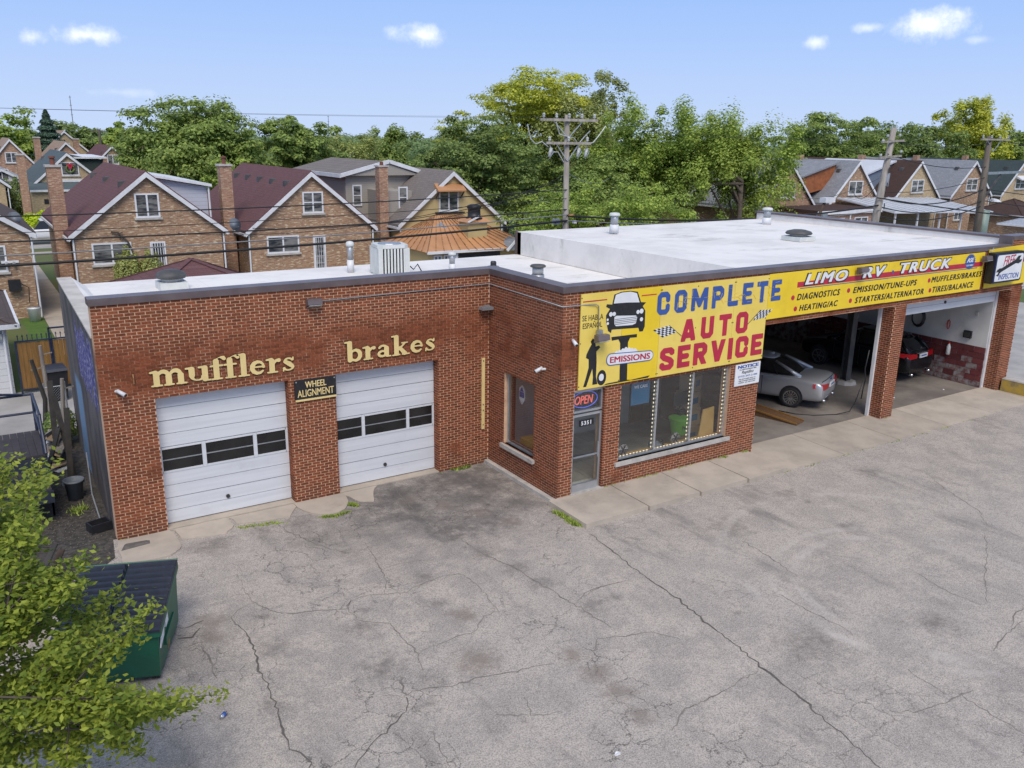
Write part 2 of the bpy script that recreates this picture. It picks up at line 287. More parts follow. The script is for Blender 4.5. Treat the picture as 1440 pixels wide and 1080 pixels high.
def m_asphalt():
    t = NT('weathered_asphalt'); P = t.pos.outputs['Position']
    big = t.noise(.16, 6, .6); mid = t.noise(1.1, 8, .72); fine = t.noise(34, 4, .8); grit = t.noise(110, 2, .7)
    c = t.mix(t.ramp(mid, .40, .60), (.52, .45, .38), (.34, .30, .262))
    c = t.mix(t.ramp(big, .40, .62, 0, .5), c, (.46, .41, .36))
    c = t.mix(t.ramp(t.noise(9, 8, .78), .47, .62, 0, .5), c, (.19, .175, .16)); c = t.mix(t.ramp(fine, .46, .58, 0, .62), c, (.15, .137, .127)); c = t.mix(t.ramp(t.noise(42, 3, .6), .56, .63, 0, .5), c, (.62, .57, .52)); c = t.mix(t.ramp(t.noise(28, 2, .6), .60, .66, 0, .55), c, (.09, .083, .078)); c = t.mix(t.ramp(grit, .52, .62, 0, .6), c, (.68, .63, .58)); c = t.mix(t.ramp(t.noise(75, 2, .7), .56, .66, 0, .55), c, (.10, .095, .09))
    # tyre-worn streaks running out of the corner between the two wings, darker in front of the doors
    s2 = t.noise(.55, 7, .7, stretch=(1.3, .35, 1)); c = t.mix(t.ramp(s2, .52, .72, 0, .6), c, (.13, .122, .118))
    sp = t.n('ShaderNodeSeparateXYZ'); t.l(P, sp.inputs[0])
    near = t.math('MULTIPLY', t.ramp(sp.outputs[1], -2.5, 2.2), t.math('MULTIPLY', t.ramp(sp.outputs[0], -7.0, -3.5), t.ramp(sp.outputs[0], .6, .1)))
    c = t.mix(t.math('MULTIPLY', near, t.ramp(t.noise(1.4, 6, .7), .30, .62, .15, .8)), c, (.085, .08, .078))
    dis = t.noise(4.0, 9, .8)
    for x, y, r in STAINS:
        d = t.n('ShaderNodeVectorMath', operation='DISTANCE'); t.l(P, d.inputs[0]); d.inputs[1].default_value = (x, y, 0)
        q = t.math('ADD', t.math('DIVIDE', d.outputs['Value'], r), t.math('MULTIPLY_ADD', dis, 4.4, -2.2))
        c = t.mix(t.ramp(q, 1.2, -.5, 0, .6), c, (.105, .094, .086))
    for x, y, r in BROWN:
        d = t.n('ShaderNodeVectorMath', operation='DISTANCE'); t.l(P, d.inputs[0]); d.inputs[1].default_value = (x, y, 0)
        q = t.math('ADD', t.math('DIVIDE', d.outputs['Value'], r), t.math('MULTIPLY_ADD', dis, 3.6, -1.8))
        c = t.mix(t.ramp(q, 1.2, .0, 0, .62), c, (.20, .165, .135))
    for x, y, r, k in ((RX, RY, 2.3, .26), (RX, RY, 2.75, .26), (RX+.7, RY+.9, 3.6, .2)):      # pale arcs left by turning tyres
        d = t.n('ShaderNodeVectorMath', operation='DISTANCE'); t.l(P, d.inputs[0]); d.inputs[1].default_value = (x, y, 0)
        q = t.math('ABSOLUTE', t.math('SUBTRACT', d.outputs['Value'], r)); c = t.mix(t.math('MULTIPLY', t.ramp(q, .16, .04, 0, k), t.ramp(t.noise(.8, 4, .6), .42, .6)), c, (.60, .55, .50))
    # fine alligator cracking where the noise is high
    v = t.n('ShaderNodeTexVoronoi', feature='DISTANCE_TO_EDGE'); v.inputs['Scale'].default_value = 2.1
    wv = t.n('ShaderNodeVectorMath', operation='ADD'); t.l(P, wv.inputs[0]); t.l(t.scale(t.noise(2.2, 4, .7, out=1), .5), wv.inputs[1]); t.l(wv.outputs[0], v.inputs['Vector'])
    mk = t.math('MULTIPLY', t.ramp(t.noise(.38, 4, .6), .47, .58), t.ramp(sp.outputs[0], 3.0, -2.0, .22, 1.0))
    ck = t.math('MULTIPLY', t.ramp(v.outputs['Distance'], .028, .0), mk)
    c = t.mix(t.math('MULTIPLY', ck, .75), c, (.085, .08, .072))
    h = t.math('SUBTRACT', t.math('MULTIPLY', fine, .6), ck); t.bump(h, .35, .02)
    return t.base(c, .93, spec=.2)
M['crack'] = mat('dark_crack', (.085, .078, .07), (.14, .125, .11), 5, .95)  # dark brown-grey colour of the wider cracks and the asphalt lump
M['crack_soft'] = mat('sealed_crack_dirt', (.15, .135, .12), (.23, .205, .18), 5, .95)
M['dirt'] = mat('brown_grit', (.19, .165, .145), (.12, .105, .095), 5, .95, bump=.5, bsc=60)
M['gravel'] = mat('dark_gravel', (.085, .075, .065), (.035, .031, .027), 9, .95, bump=.8, bsc=50)
def m_roof():
    t = NT('white_roof_membrane')
    c = t.mix(t.ramp(t.noise(.5, 6, .7), .4, .65), (.80, .77, .73), (.69, .665, .63))
    sp = t.n('ShaderNodeSeparateXYZ'); t.l(t.pos.outputs['Position'], sp.inputs[0])
    c = t.mix(t.ramp(t.noise(.55, 8, .72, stretch=(.6, 1.6, 1)), .54, .70, 0, .55), c, (.33, .31, .27))
    seam = t.math('FRACT', t.math('DIVIDE', sp.outputs[0], 1.85)); c = t.mix(t.ramp(seam, .012, .0, 0, .35), c, (.4, .4, .4))
    t.bump(t.noise(3, 5, .6), .15, .03); return t.base(c, .6, spec=.4)
M['roof'] = m_roof()
def m_mural():
    t = NT('painted_side_wall'); sp = t.n('ShaderNodeSeparateXYZ'); t.l(t.pos.outputs['Position'], sp.inputs[0])
    c = t.mix(t.ramp(t.noise(1.3, 7, .7, stretch=(1, 1, .4)), .4, .65), (.055, .048, .05), (.15, .13, .125))
    zz = t.math('ADD', sp.outputs[2], t.math('MULTIPLY_ADD', t.noise(1.6, 6, .7), 2.4, -1.2))
    m1 = t.math('MULTIPLY', t.ramp(zz, 2.6, 3.0), t.math('MULTIPLY', t.ramp(zz, 4.2, 3.9), t.math('MULTIPLY', t.ramp(sp.outputs[1], 3.7, 4.1), t.ramp(sp.outputs[1], 7.6, 7.0))))
    c = t.mix(m1, c, t.mix(t.ramp(t.noise(9, 3), .5, .62), (.055, .05, .22), (.40, .38, .55)))
    m2 = t.math('MULTIPLY', t.ramp(sp.outputs[2], 2.5, 2.2), t.math('MULTIPLY', t.ramp(sp.outputs[1], 7.4, 7.7), t.ramp(sp.outputs[1], 9.2, 8.8)))
    c = t.mix(m2, c, (.16, .27, .42)); t.bump(t.noise(14, 5), .3); return t.base(c, .85)
M['mural'] = m_mural()
M['mural_side'] = mat('side_parapet_cap', (.56, .52, .47), (.45, .42, .38), 2, .7, dirt=.2)
def m_leaf(name, a, b, c3, sc_=.5, tl=.42):
    t = NT(name); c = t.mix(t.ramp(t.noise(sc_, 3, .6), .35, .68), a, b)
    c = t.mix(t.island(0, .6), c, c3); c = t.mix(t.ramp(t.noise(.22, 2, .5), .42, .62, 0, .35), c, t.scale(c3, .8)); c = t.scale(c, t.island(1.35, 2.75)); m = t.base(c, .6, spec=.25)
    tr = t.n('ShaderNodeBsdfTranslucent'); t.l(t.scale(c, 1.25), tr.inputs[0]); mx = t.n('ShaderNodeMixShader'); mx.inputs[0].default_value = tl
    t.l(t.b.outputs[0], mx.inputs[1]); t.l(tr.outputs[0], mx.inputs[2]); t.l(mx.outputs[0], t.out.inputs[0]); return m
M['leaf_maple'] = m_leaf('maple_foliage', (.075, .115, .034), (.125, .165, .042), (.18, .22, .055))
M['leaf_dark'] = m_leaf('dark_foliage', (.062, .098, .032), (.10, .14, .040), (.15, .185, .055))
M['leaf_locust'] = m_leaf('yellow_green_foliage', (.15, .185, .028), (.24, .26, .034), (.32, .31, .045))
M['leaf_bright'] = m_leaf('bright_green_foliage', (.095, .145, .030), (.16, .21, .040), (.22, .26, .055))
M['leaf_olive'] = m_leaf('olive_foliage', (.12, .15, .04), (.18, .20, .06), (.23, .24, .09))
M['leaf_spruce'] = m_leaf('spruce_needles', (.022, .045, .028), (.035, .062, .04), (.05, .08, .055), tl=.1)
M['leaf_hedge'] = m_leaf('golden_hedge_foliage', (.20, .26, .012), (.26, .32, .015), (.32, .36, .02))
M['leaf_far'] = m_leaf('distant_foliage', (.075, .115, .045), (.10, .15, .06), (.13, .17, .07))
M['leaf_near'] = m_leaf('young_leaf', (.062, .105, .015), (.108, .148, .020), (.17, .17, .026), 1.4, .38)
STAINS = [(-3.21, 1.69, 0.45), (-3.52, 2.63, 0.22), (-5.82, -4.69, 0.3), (-6.16, -5.15, 0.25), (-5.9, -2.16, 0.15), (-7.6, -1.4, 0.3), (-7.71, -2.45, 0.4), (-8.21, -4.0, 0.35), (-5.32, 0.25, 0.15), (-6.2, -2.64, 0.4), (-2.7, 0.07, 0.8), (-1.87, -0.01, 0.9), (-6.32, -3.92, 0.5), (-5.65, 1.05, 0.6), (5.34, -2.47, 0.4), (5.36, -3.06, 0.15), (3.61, -2.51, 0.12), (3.11, -2.91, 0.15), (2.51, -3.12, 0.6), (-0.11, -2.81, 0.15), (0.02, -5.78, 0.12), (-1.58, -4.15, 0.2), (8.36, -2.58, 0.5), (0.29, -7.2, 0.8), (2.85, -7.95, 0.5), (4.93, -4.56, 0.4), (-9.08, -2.62, 0.2)]+[(-7.6, 1.95, .6), (-6.5, 2.15, .45), (-5.7, 2.0, .5), (-3.7, 2.1, .55), (-2.9, 2.5, .5), (-2.0, 2.7, .45), (-8.9, 1.5, .5), (-3.1, 1.0, .5), (-3.0, -.1, .5), (-2.8, -1.3, .45), (-2.6, -2.2, .4), (-2.5, -3, .4), (-2.2, -4.2, .4), (-1.2, 1.5, .5), (-.8, .5, .4), (-1.6, 2.4, .5), (-4.4, -1.6, .35), (-4.6, -2.6, .3)]
M['asphalt'] = m_asphalt()

# ------------------------------------------------ builders
class MB:
    """collects faces; build() links them as ONE mesh object"""
    def __init__(s): s.v = []; s.f = []; s.mi = []
    def add(s, vs, fs, mi=0):
        k = len(s.v); s.v += [tuple(p) for p in vs]; s.f += [tuple(k+i for i in f) for f in fs]; s.mi += [mi]*len(fs); return s
    def hexa(s, a, b, mi=0):      # two matching quads
        n = len(a); fs = [tuple(range(n))[::-1], tuple(range(n, 2*n))]
        fs += [(i, (i+1) % n, n+(i+1) % n, n+i) for i in range(n)]
        return s.add(list(a)+list(b), fs, mi)
    def box(s, x0, x1, y0, y1, z0, z1, mi=0):
        return s.hexa([(x0, y0, z0), (x1, y0, z0), (x1, y1, z0), (x0, y1, z0)], [(x0, y0, z1), (x1, y0, z1), (x1, y1, z1), (x0, y1, z1)], mi)
    def bar(s, p, q, w, h=None, mi=0, upv=(0, 0, 1)):
        p, q = Vector(p), Vector(q); h = h or w; d = (q-p).normalized(); u = Vector(upv)
        if abs(d.dot(u)) > .98: u = Vector((0, 1, 0))
        a = d.cross(u).normalized()*w/2; b = a.cross(d).normalized()*h/2
        return s.hexa([p-a-b, p+a-b, p+a+b, p-a+b], [q-a-b, q+a-b, q+a+b, q-a+b], mi)
    def slab(s, quad, t, mi=0):
        a = [Vector(p) for p in quad]; n = (a[1]-a[0]).cross(a[2]-a[0]).normalized()*t
        return s.hexa([p-n for p in a], a, mi)
    def tube(s, pts, r, n=8, mi=0, cap=True):
        pts = [Vector(p) for p in pts]; rs = r if isinstance(r, (list, tuple)) else [r]*len(pts); vs = []; fs = []
        prev = None
        for i, p in enumerate(pts):
            d = (pts[min(i+1, len(pts)-1)]-pts[max(i-1, 0)]).normalized()
            if prev is None: u = d.orthogonal().normalized()
            else: u = (prev-d*prev.dot(d)).normalized()
            prev = u; v = d.cross(u)
            vs += [p+(u*math.cos(2*math.pi*k/n)+v*math.sin(2*math.pi*k/n))*rs[i] for k in range(n)]
        for i in range(len(pts)-1):
            fs += [(i*n+k, i*n+(k+1) % n, (i+1)*n+(k+1) % n, (i+1)*n+k) for k in range(n)]
        if cap: fs += [tuple(range(n))[::-1], tuple(range((len(pts)-1)*n, len(pts)*n))]
        return s.add(vs, fs, mi)
    def lathe(s, c, prof, n=16, mi=0):
        vs = []; fs = []
        for r, z in prof: vs += [(c[0]+r*math.cos(2*math.pi*k/n), c[1]+r*math.sin(2*math.pi*k/n), c[2]+z) for k in range(n)]
        for i in range(len(prof)-1): fs += [(i*n+k, i*n+(k+1) % n, (i+1)*n+(k+1) % n, (i+1)*n+k) for k in range(n)]
        fs += [tuple(range(n))[::-1], tuple(range((len(prof)-1)*n, len(prof)*n))]
        return s.add(vs, fs, mi)
    def prism(s, poly, fn, d0, d1, mi=0):       # poly in 2D, fn(u, v, d) -> world
        return s.hexa([fn(u, v, d0) for u, v in poly], [fn(u, v, d1) for u, v in poly], mi)
    def build(s, name, mats, parent=None, smooth=False, loc=None):
        me = bpy.data.meshes.new(name); me.from_pydata(s.v, [], s.f)
        if not isinstance(mats, (list, tuple)): mats = [mats]
        for m in mats: me.materials.append(m)
        if len(mats) > 1: me.polygons.foreach_set('material_index', s.mi)
        me.update()
        if smooth: me.polygons.foreach_set('use_smooth', [True]*len(me.polygons))
        o = bpy.data.objects.new(name, me); col.objects.link(o)
        if parent is not None: o.parent = parent
        if loc is not None: o.location = loc
        return o
def outward(o):
    import bmesh
    b = bmesh.new(); b.from_mesh(o.data); bmesh.ops.recalc_face_normals(b, faces=b.faces[:]); b.to_mesh(o.data); b.free(); return o
def tag(o, label=None, cat=None, group=None, kind=None):
    if label: o['label'] = label
    if cat: o['category'] = cat
    if group: o['group'] = group
    if kind: o['kind'] = kind
    return o
def thing(name, label, cat, loc=(0, 0, 0), rz=0, group=None):
    o = bpy.data.objects.new(name, None); col.objects.link(o); o.location = loc; o.rotation_euler = (0, 0, rz); o.empty_display_size = .2
    return tag(o, label, cat, group)
def link_copy(o, parent=None, loc=None):
    c = o.copy(); col.objects.link(c)
    if parent is not None: c.parent = parent
    if loc is not None: c.location = loc
    return c
def copy_tree(o, loc, rz=None, scale=None, label=None):
    c = link_copy(o, None, loc)
    if rz is not None: c.rotation_euler = (0, 0, rz)
    if scale: c.scale = scale
    if label: c['label'] = label
    for ch in list(o.children):
        d = link_copy(ch, c)
        for g in list(ch.children): link_copy(g, d)
    return c
def text_mesh(s, rect, fn, bold=0., shear=0., ext=.003, sp=1.0, name='lettering', m=None, parent=None, label=None, slope=0.):
    cu = bpy.data.curves.new('text', 'FONT'); cu.body = s; cu.offset = 0; cu.extrude = .01; cu.shear = shear; cu.resolution_u = 3; cu.space_character = sp
    o = bpy.data.objects.new('text', cu); me = bpy.data.meshes.new_from_object(o); bpy.data.objects.remove(o)
    n = len(me.vertices)
    if bold > 0:        # heavier strokes: the letter repeated a hair to each side
        V = np.empty(n*3); me.vertices.foreach_get('co', V); V = V.reshape(-1, 3); F = [tuple(p.vertices) for p in me.polygons]; VV = []; FF = []
        for k, (a, b_) in enumerate(((0, 0), (-1, .6), (1, .6), (-1, -.6), (1, -.6))):
            W = V+np.array([a*bold*1.3, b_*bold, 0]); W[:, 2] += np.where(V[:, 2] > 0, -.0012*k, .0); VV.append(W); FF += [tuple(i+k*n for i in f) for f in F]
        me = bpy.data.meshes.new('text'); me.from_pydata(np.concatenate(VV).tolist(), [], FF); me.update(); n = len(me.vertices)
    co = np.empty(n*3); me.vertices.foreach_get('co', co); co = co.reshape(-1, 3)
    lo, hi = co.min(0), co.max(0); x0, x1, z0, z1 = rect
    u = x0+(co[:, 0]-lo[0])/(hi[0]-lo[0])*(x1-x0); v = z0+(co[:, 1]-lo[1])/(hi[1]-lo[1])*(z1-z0)+(u-x0)*slope; d = np.where(co[:, 2] > 0, ext*(co[:, 2]/.01), 0)
    w_ = np.array([fn(a, b, c) for a, b, c in zip(u, v, d)])
    me.vertices.foreach_set('co', w_.ravel()); me.materials.clear(); me.materials.append(m); me.update(); me.name = name
    ob = bpy.data.objects.new(name, me); col.objects.link(ob)
    if parent is not None: ob.parent = parent
    if label: ob['label'] = label
    return ob
# ------------------------------------------------ ground, lot, roads (setting)
def sheet(name, poly, z, m, kind='structure', parent=None):
    b = MB(); b.add([(x, y, z) for x, y in poly], [tuple(range(len(poly)))]); o = b.build(name, m, parent); outward(o)
    if o.data.polygons[0].normal.z < 0: o.data.flip_normals()
    if parent is None: tag(o, kind=kind)
    return o
rect = lambda x0, x1, y0, y1: [(x0, y0), (x1, y0), (x1, y1), (x0, y1)]
sheet('ground', rect(-900, 1200, -150, 2000), -.02, M['grass_dry'])
lot = sheet('parking_lot', rect(-14.5, 21.5, -60, 3.3), 0, M['asphalt'])
sheet('alley', rect(-60, 22, 11.6, 16.6), -.012, M['concrete_grey'])
sheet('alley', rect(31.5, 140, 11.6, 16.6), -.012, M['concrete_grey'])
sheet('road', rect(31.5, 38.5, -60, 11.4), -.009, M['concrete_grey'])
sheet('road', rect(21.5, 31.5, -60, 120), -.008, M['concrete_grey'])
sheet('path', rect(-60, 21.4, 53.4, 55.0), -.004, M['concrete'])
sheet('road', rect(-200, 21.5, 57, 66), -.008, M['concrete_grey'])
sheet('path', rect(-8.35, -7.05, 17.0, 56), -.006, M['concrete'])
sheet('yard', rect(-14.5, -8.9, 3.3, 11.6), -.016, M['gravel'])
sheet('yard', [(-14.5, 3.31), (-14.5, 1.2), (-12.6, .9), (-11.2, 1.3), (-10.4, 1.75), (-9.8, 2.0), (-9.45, 2.4), (-9.35, 3.31)], .003, M['gravel'])
sheet('lawn', rect(-9.25, -8.4, 17.2, 31), -.008, M['grass'])
sheet('yard', rect(-7.0, 20.5, 16.6, 30), -.014, M['concrete_grey'])
sheet('yard', rect(32, 92, 16.6, 33), -.014, M['concrete_grey'])
CRACKS = [
(1, [(-7.51, 0.43), (-7.56, -0.31), (-7.56, -0.77), (-7.34, -1.29), (-7.16, -1.5), (-6.66, -1.7), (-6.15, -1.9), (-5.94, -1.64), (-5.59, -1.68), (-5.24, -1.85), (-4.92, -1.92), (-4.51, -1.81), (-4.02, -1.74), (-3.69, -1.83)]),
(1, [(-5.94, -1.64), (-6.14, -1.95), (-6.11, -2.43), (-5.67, -2.77), (-5.67, -3.33), (-5.68, -3.81), (-5.8, -4.35)]),
(1, [(-4.78, 0.44), (-4.88, -0.31), (-4.97, -0.85), (-5.14, -1.46), (-5.32, -1.8)]),
(0.6, [(-4.97, -0.85), (-4.61, -0.81), (-4.21, -0.92), (-3.88, -1.05)]),
(2, [(-8.09, -1.11), (-7.97, -1.75), (-7.99, -2.4), (-8.11, -2.89), (-8.1, -3.42), (-8.15, -3.99), (-8.23, -4.49), (-8.28, -5.06), (-8.15, -5.34), (-8.19, -5.57)]),
(1, [(-8.09, -1.11), (-7.64, -0.83)]),
(1.2, [(-6.65, -4.63), (-6.33, -4.81), (-6.02, -4.79), (-5.64, -4.98), (-5.16, -5.01), (-4.71, -5.12), (-4.31, -5.21), (-3.84, -5.32)]),
(1.8, [(-6.33, -4.81), (-6.51, -5.18), (-6.81, -5.36), (-7.15, -5.5), (-7.45, -5.73), (-7.65, -5.9)]),
(1.5, [(-6.19, -4.28), (-6.28, -4.59), (-6.33, -4.81)]),
(0.9, [(-3.69, -1.83), (-3.62, -2.38), (-3.72, -3.06), (-3.77, -3.44), (-4.1, -3.45), (-4.49, -3.8), (-5.0, -3.8), (-5.61, -3.85)]),
(1, [(-6.41, -5.78), (-6.46, -6.18), (-6.52, -6.59)]),
(1.5, [(-8.71, -1.61), (-8.71, -2.3), (-8.74, -2.83)]),
(0.7, [(-4.79, -5.84), (-4.93, -6.24), (-4.49, -6.41)]),
(0.7, [(-5.37, -5.97), (-4.93, -6.24)]),
(1.5, [(-2.95, 2.9), (-3.16, 1.17), (-3.0, -0.15), (-2.85, -1.35), (-2.62, -2.17), (-2.54, -3.02), (-2.43, -3.98), (-2.34, -4.97)]),
(0.8, [(-2.43, -3.98), (-1.9, -3.71), (-1.34, -3.74)]),
(1.6, [(-6.11, 2.46), (-6.01, 1.74), (-5.77, 1.12), (-5.54, 0.53), (-5.3, 0.2)]),
(2.5, [(-9.02, -1.36), (-8.8, -1.38), (-8.61, -1.18)]),
(2.5, [(-8.94, -0.98), (-8.75, -1.03), (-8.5, -0.96)]),
(2.2, [(-0.33, -1.7), (-0.48, -2.96), (-0.55, -3.61), (-0.6, -4.58), (-0.7, -5.43), (-0.78, -5.98), (-0.82, -6.53), (-0.94, -7.19), (-1.0, -7.7), (-1.06, -8.17), (-1.2, -8.69), (-1.22, -9.08), (-1.33, -9.48), (-1.37, -9.76)]),
(1.2, [(2.34, -3.73), (2.35, -4.08), (2.2, -4.96), (2.06, -5.47)]),
(0.9, [(1.21, -5.74), (1.19, -6.19), (1.23, -6.72), (1.27, -7.22), (1.19, -7.41)]),
(0.9, [(4.34, -6.55), (4.25, -6.94), (4.16, -7.45), (4.23, -8.02)]),
(1.3, [(-1.08, -7.26), (-1.64, -7.31), (-2.2, -7.38), (-2.83, -7.35), (-3.2, -7.55), (-3.34, -7.63)]),
(1, [(-2.1, -3.81), (-1.58, -3.72), (-1.0, -3.78)]),
(0.8, [(-3.08, -5.37), (-2.76, -5.13), (-2.37, -5.25), (-1.8, -5.48), (-1.54, -5.92)]),
(1.3, [(4.38, -8.75), (3.86, -8.8), (3.42, -8.87), (2.89, -9.0)]),
(1.3, [(1.51, -9.42), (0.79, -9.39), (0.17, -9.27), (-0.13, -9.05)]),
(1.1, [(1.23, -9.43), (1.15, -9.92), (1.13, -10.44)]),
(0.8, [(1.11, -8.54), (1.06, -8.95), (1.01, -9.25)]),
(0.7, [(9.76, -3.28), (9.06, -4.32), (8.51, -5.51), (7.85, -6.11)]),
(0.7, [(7.46, -6.25), (6.33, -6.96), (5.35, -7.45), (4.44, -8.02)]),
(1.2, [(3.97, -8.74), (4.45, -8.54), (4.82, -8.51)]),
]
PATCH = [[(-3.38, -5.5), (-3.22, -5.8), (-3.19, -6.31), (-3.2, -6.77), (-3.39, -7.35), (-3.47, -7.7), (-3.67, -7.26), (-3.62, -6.61), (-3.77, -6.01), (-3.71, -5.61), (-3.55, -5.3)], [(-8.58, -1.07), (-8.31, -0.68), (-8.12, -0.89), (-8.2, -1.3), (-8.53, -1.66), (-8.74, -1.95), (-8.73, -1.6)], [(-3.67, -5.03), (-3.41, -5.3), (-3.32, -5.75), (-3.23, -6.08), (-3.4, -6.29), (-3.67, -6.02), (-3.89, -5.67), (-3.88, -5.3)]]
for i, (w_, pts) in enumerate(CRACKS):
    b = MB(); P = []
    for k in range(len(pts)-1):
        (xa, ya), (xb, yb) = pts[k], pts[k+1]; L = math.hypot(xb-xa, yb-ya); n = max(2, int(L/.09))
        for j in range(n):
            t_ = j/n; P.append(Vector((xa+(xb-xa)*t_+random.gauss(0, .018), ya+(yb-ya)*t_+random.gauss(0, .018), .004)))
    P.append(Vector((*pts[-1], .004)))
    vs = []; L = len(P); ph = random.uniform(0, 9)
    for k, p in enumerate(P):
        d = (P[min(k+1, L-1)]-P[max(k-1, 0)]); d.z = 0; d.normalize(); nn = Vector((-d.y, d.x, 0))
        hw = w_*.0072*(.35+.65*min(1, 3*k/L, 3*(L-k)/L+.1))*(.45+1.1*abs(math.sin(k*.37+ph)*math.cos(k*.11+ph*2)))+.002
        vs += [p+nn*hw*random.uniform(.6, 1.3), p-nn*hw*random.uniform(.6, 1.3)]
    b.add(vs, [(2*k, 2*k+1, 2*k+3, 2*k+2) for k in range(L-1)]); o = b.build('crack', M['crack'] if w_ > 1.6 else M['crack_soft'], lot)
    if o.data.polygons[0].normal.z < 0: o.data.flip_normals()
def blob_poly(pts, n=3, jit=.05):
    out_ = []
    for k in range(len(pts)):
        a, b_ = pts[k], pts[(k+1) % len(pts)]
        for j in range(n):
            t_ = j/n; out_.append((a[0]+(b_[0]-a[0])*t_+random.gauss(0, jit), a[1]+(b_[1]-a[1])*t_+random.gauss(0, jit)))
    return out_
PATCH[0] = [(-3.70, -5.05), (-3.45, -5.15), (-3.30, -5.5), (-3.18, -5.9), (-3.10, -6.4), (-3.12, -6.9), (-3.30, -7.35), (-3.50, -7.7), (-3.72, -7.3), (-3.70, -6.7), (-3.88, -6.2), (-3.98, -5.75), (-3.88, -5.35)]
for i, p in enumerate(PATCH[:0]): sheet('dirt_patch', blob_poly(p, 3, .02), .003, M['dirt'], parent=lot)

# concrete aprons in front of the closed garage doors
apr = thing('apron', 'broken concrete aprons in front of the closed garage doors', 'apron', (-5, 3, 0)); apr['kind'] = 'structure'; del apr['category']; del apr['label']; apr.location = (0, 0, 0)
def slab_piece(pts, z, n=3, jit=.015, m='concrete', name='slab', parent=apr):
    q = blob_poly(pts, n, jit); b = MB(); b.hexa([(x, y, -.05) for x, y in q], [(x, y, z) for x, y in q]); return outward(b.build(name, M[m], parent))
slab_piece([(-9.36, 1.86), (-8.45, 1.92), (-8.2, 2.1), (-8.14, 2.5), (-8.22, 3.14), (-9.3, 3.16)], .03)
slab_piece([(-8.1, 2.55), (-7.6, 2.42), (-7.2, 2.35), (-6.95, 2.7), (-7.0, 3.14), (-8.12, 3.14)], .022, m='concrete')
slab_piece([(-6.88, 2.72), (-6.3, 2.55), (-5.75, 2.45), (-5.45, 2.9), (-5.4, 3.14), (-6.93, 3.14)], .018)
arc = [(-4.82+.62*math.cos(a), 3.1+1.02*math.sin(a)) for a in [math.pi+k*math.pi/12 for k in range(13)]]
slab_piece(arc, .045, 1, .006)
slab_piece([(-4.15, 2.9), (-4.05, 2.45), (-3.75, 2.3), (-3.55, 2.75), (-3.3, 3.14), (-4.2, 3.16)], .02)
slab_piece([(-8.24, 3.18), (-5.36, 3.18), (-5.36, 3.75), (-8.24, 3.75)], .028, 4, .004)
slab_piece([(-4.24, 3.18), (-1.5, 3.18), (-1.5, 3.75), (-4.24, 3.75)], .028, 4, .004)
b = MB(); b.box(-.14, -.004, -.15, 3.18, -.02, .09); b.build('footing', M['sill'], apr)
# walk along the shop front: raised slabs, then the flush drive slabs before the bays
walk = thing('sidewalk', 'x', 'x'); del walk['category']; del walk['label']; walk['kind'] = 'structure'
for x0, x1 in ((-.26, 1.62), (1.64, 3.3), (3.32, 4.98), (5.0, 6.5)):
    b = MB(); b.hexa([(x0, -1.5, -.05), (x1, -1.45, -.05), (x1, -.012, -.05), (x0, -.012, -.05)], [(x0, -1.5, .12), (x1, -1.45, .11), (x1, -.012, .13), (x0, -.012, .13)])
    o = b.build('slab', M['concrete'], walk)
for x0, x1 in ((6.52, 8.9), (8.92, 11.4), (11.42, 13.9), (13.92, 16.5), (16.52, 19.15)):
    b = MB(); b.hexa([(x0, -1.42, -.05), (x1, -1.44, -.05), (x1, .42, -.05), (x0, .42, -.05)], [(x0, -1.42, .02), (x1, -1.44, .02), (x1, .42, .06), (x0, .42, .06)]); b.build('slab', M['concrete'], walk)
b = MB(); b.box(19.15, 19.34, -1.44, -.02, -.05, .03); b.build('slab', M['concrete'], walk)

# ------------------------------------------------ the shop
H = 5.10; D = 3.2; XL = -9.27; YB = 11.2; XR = 19.8
shop = thing('auto_shop', 'red brick auto repair shop with white flat roof and open service bays', 'building')
CH = .0672; BW = .203
BR = []   # candidate bricks: (centre, face axis, length)
def brick_face(org, ud, nd, length, z0, z1, holes=(), off=0.):
    """running bond of bricks standing 7 mm proud of the mortar plane"""
    org, ud, nd = Vector(org), Vector(ud), Vector(nd)
    r0 = int(round(z0/CH)); r1 = int(round(z1/CH))
    for r in range(r0, r1):
        za, zb = r*CH+.0078, (r+1)*CH-.0078; zc = (za+zb)/2
        iv = [(0., length)]
        for u0, u1, h0, h1 in holes:
            if zc > h0 and zc < h1:
                nv = []
                for a, c in iv:
                    if u1 <= a or u0 >= c: nv.append((a, c))
                    else:
                        if u0 > a: nv.append((a, u0))
                        if u1 < c: nv.append((u1, c))
                iv = nv
        for a, c in iv:
            k = math.floor((a-off)/BW)-1
            while True:
                s = off+k*BW+(.5*BW if r % 2 else 0); e = s+BW; k += 1
                if s >= c: break
                s2, e2 = max(s, a)+.0095*(s > a), min(e, c)-.0095*(e < c)
                if e2-s2 < .025: continue
                p = org+ud*((s2+e2)/2)+Vector((0, 0, zc)); BR.append((p, ud, nd, e2-s2, zb-za))
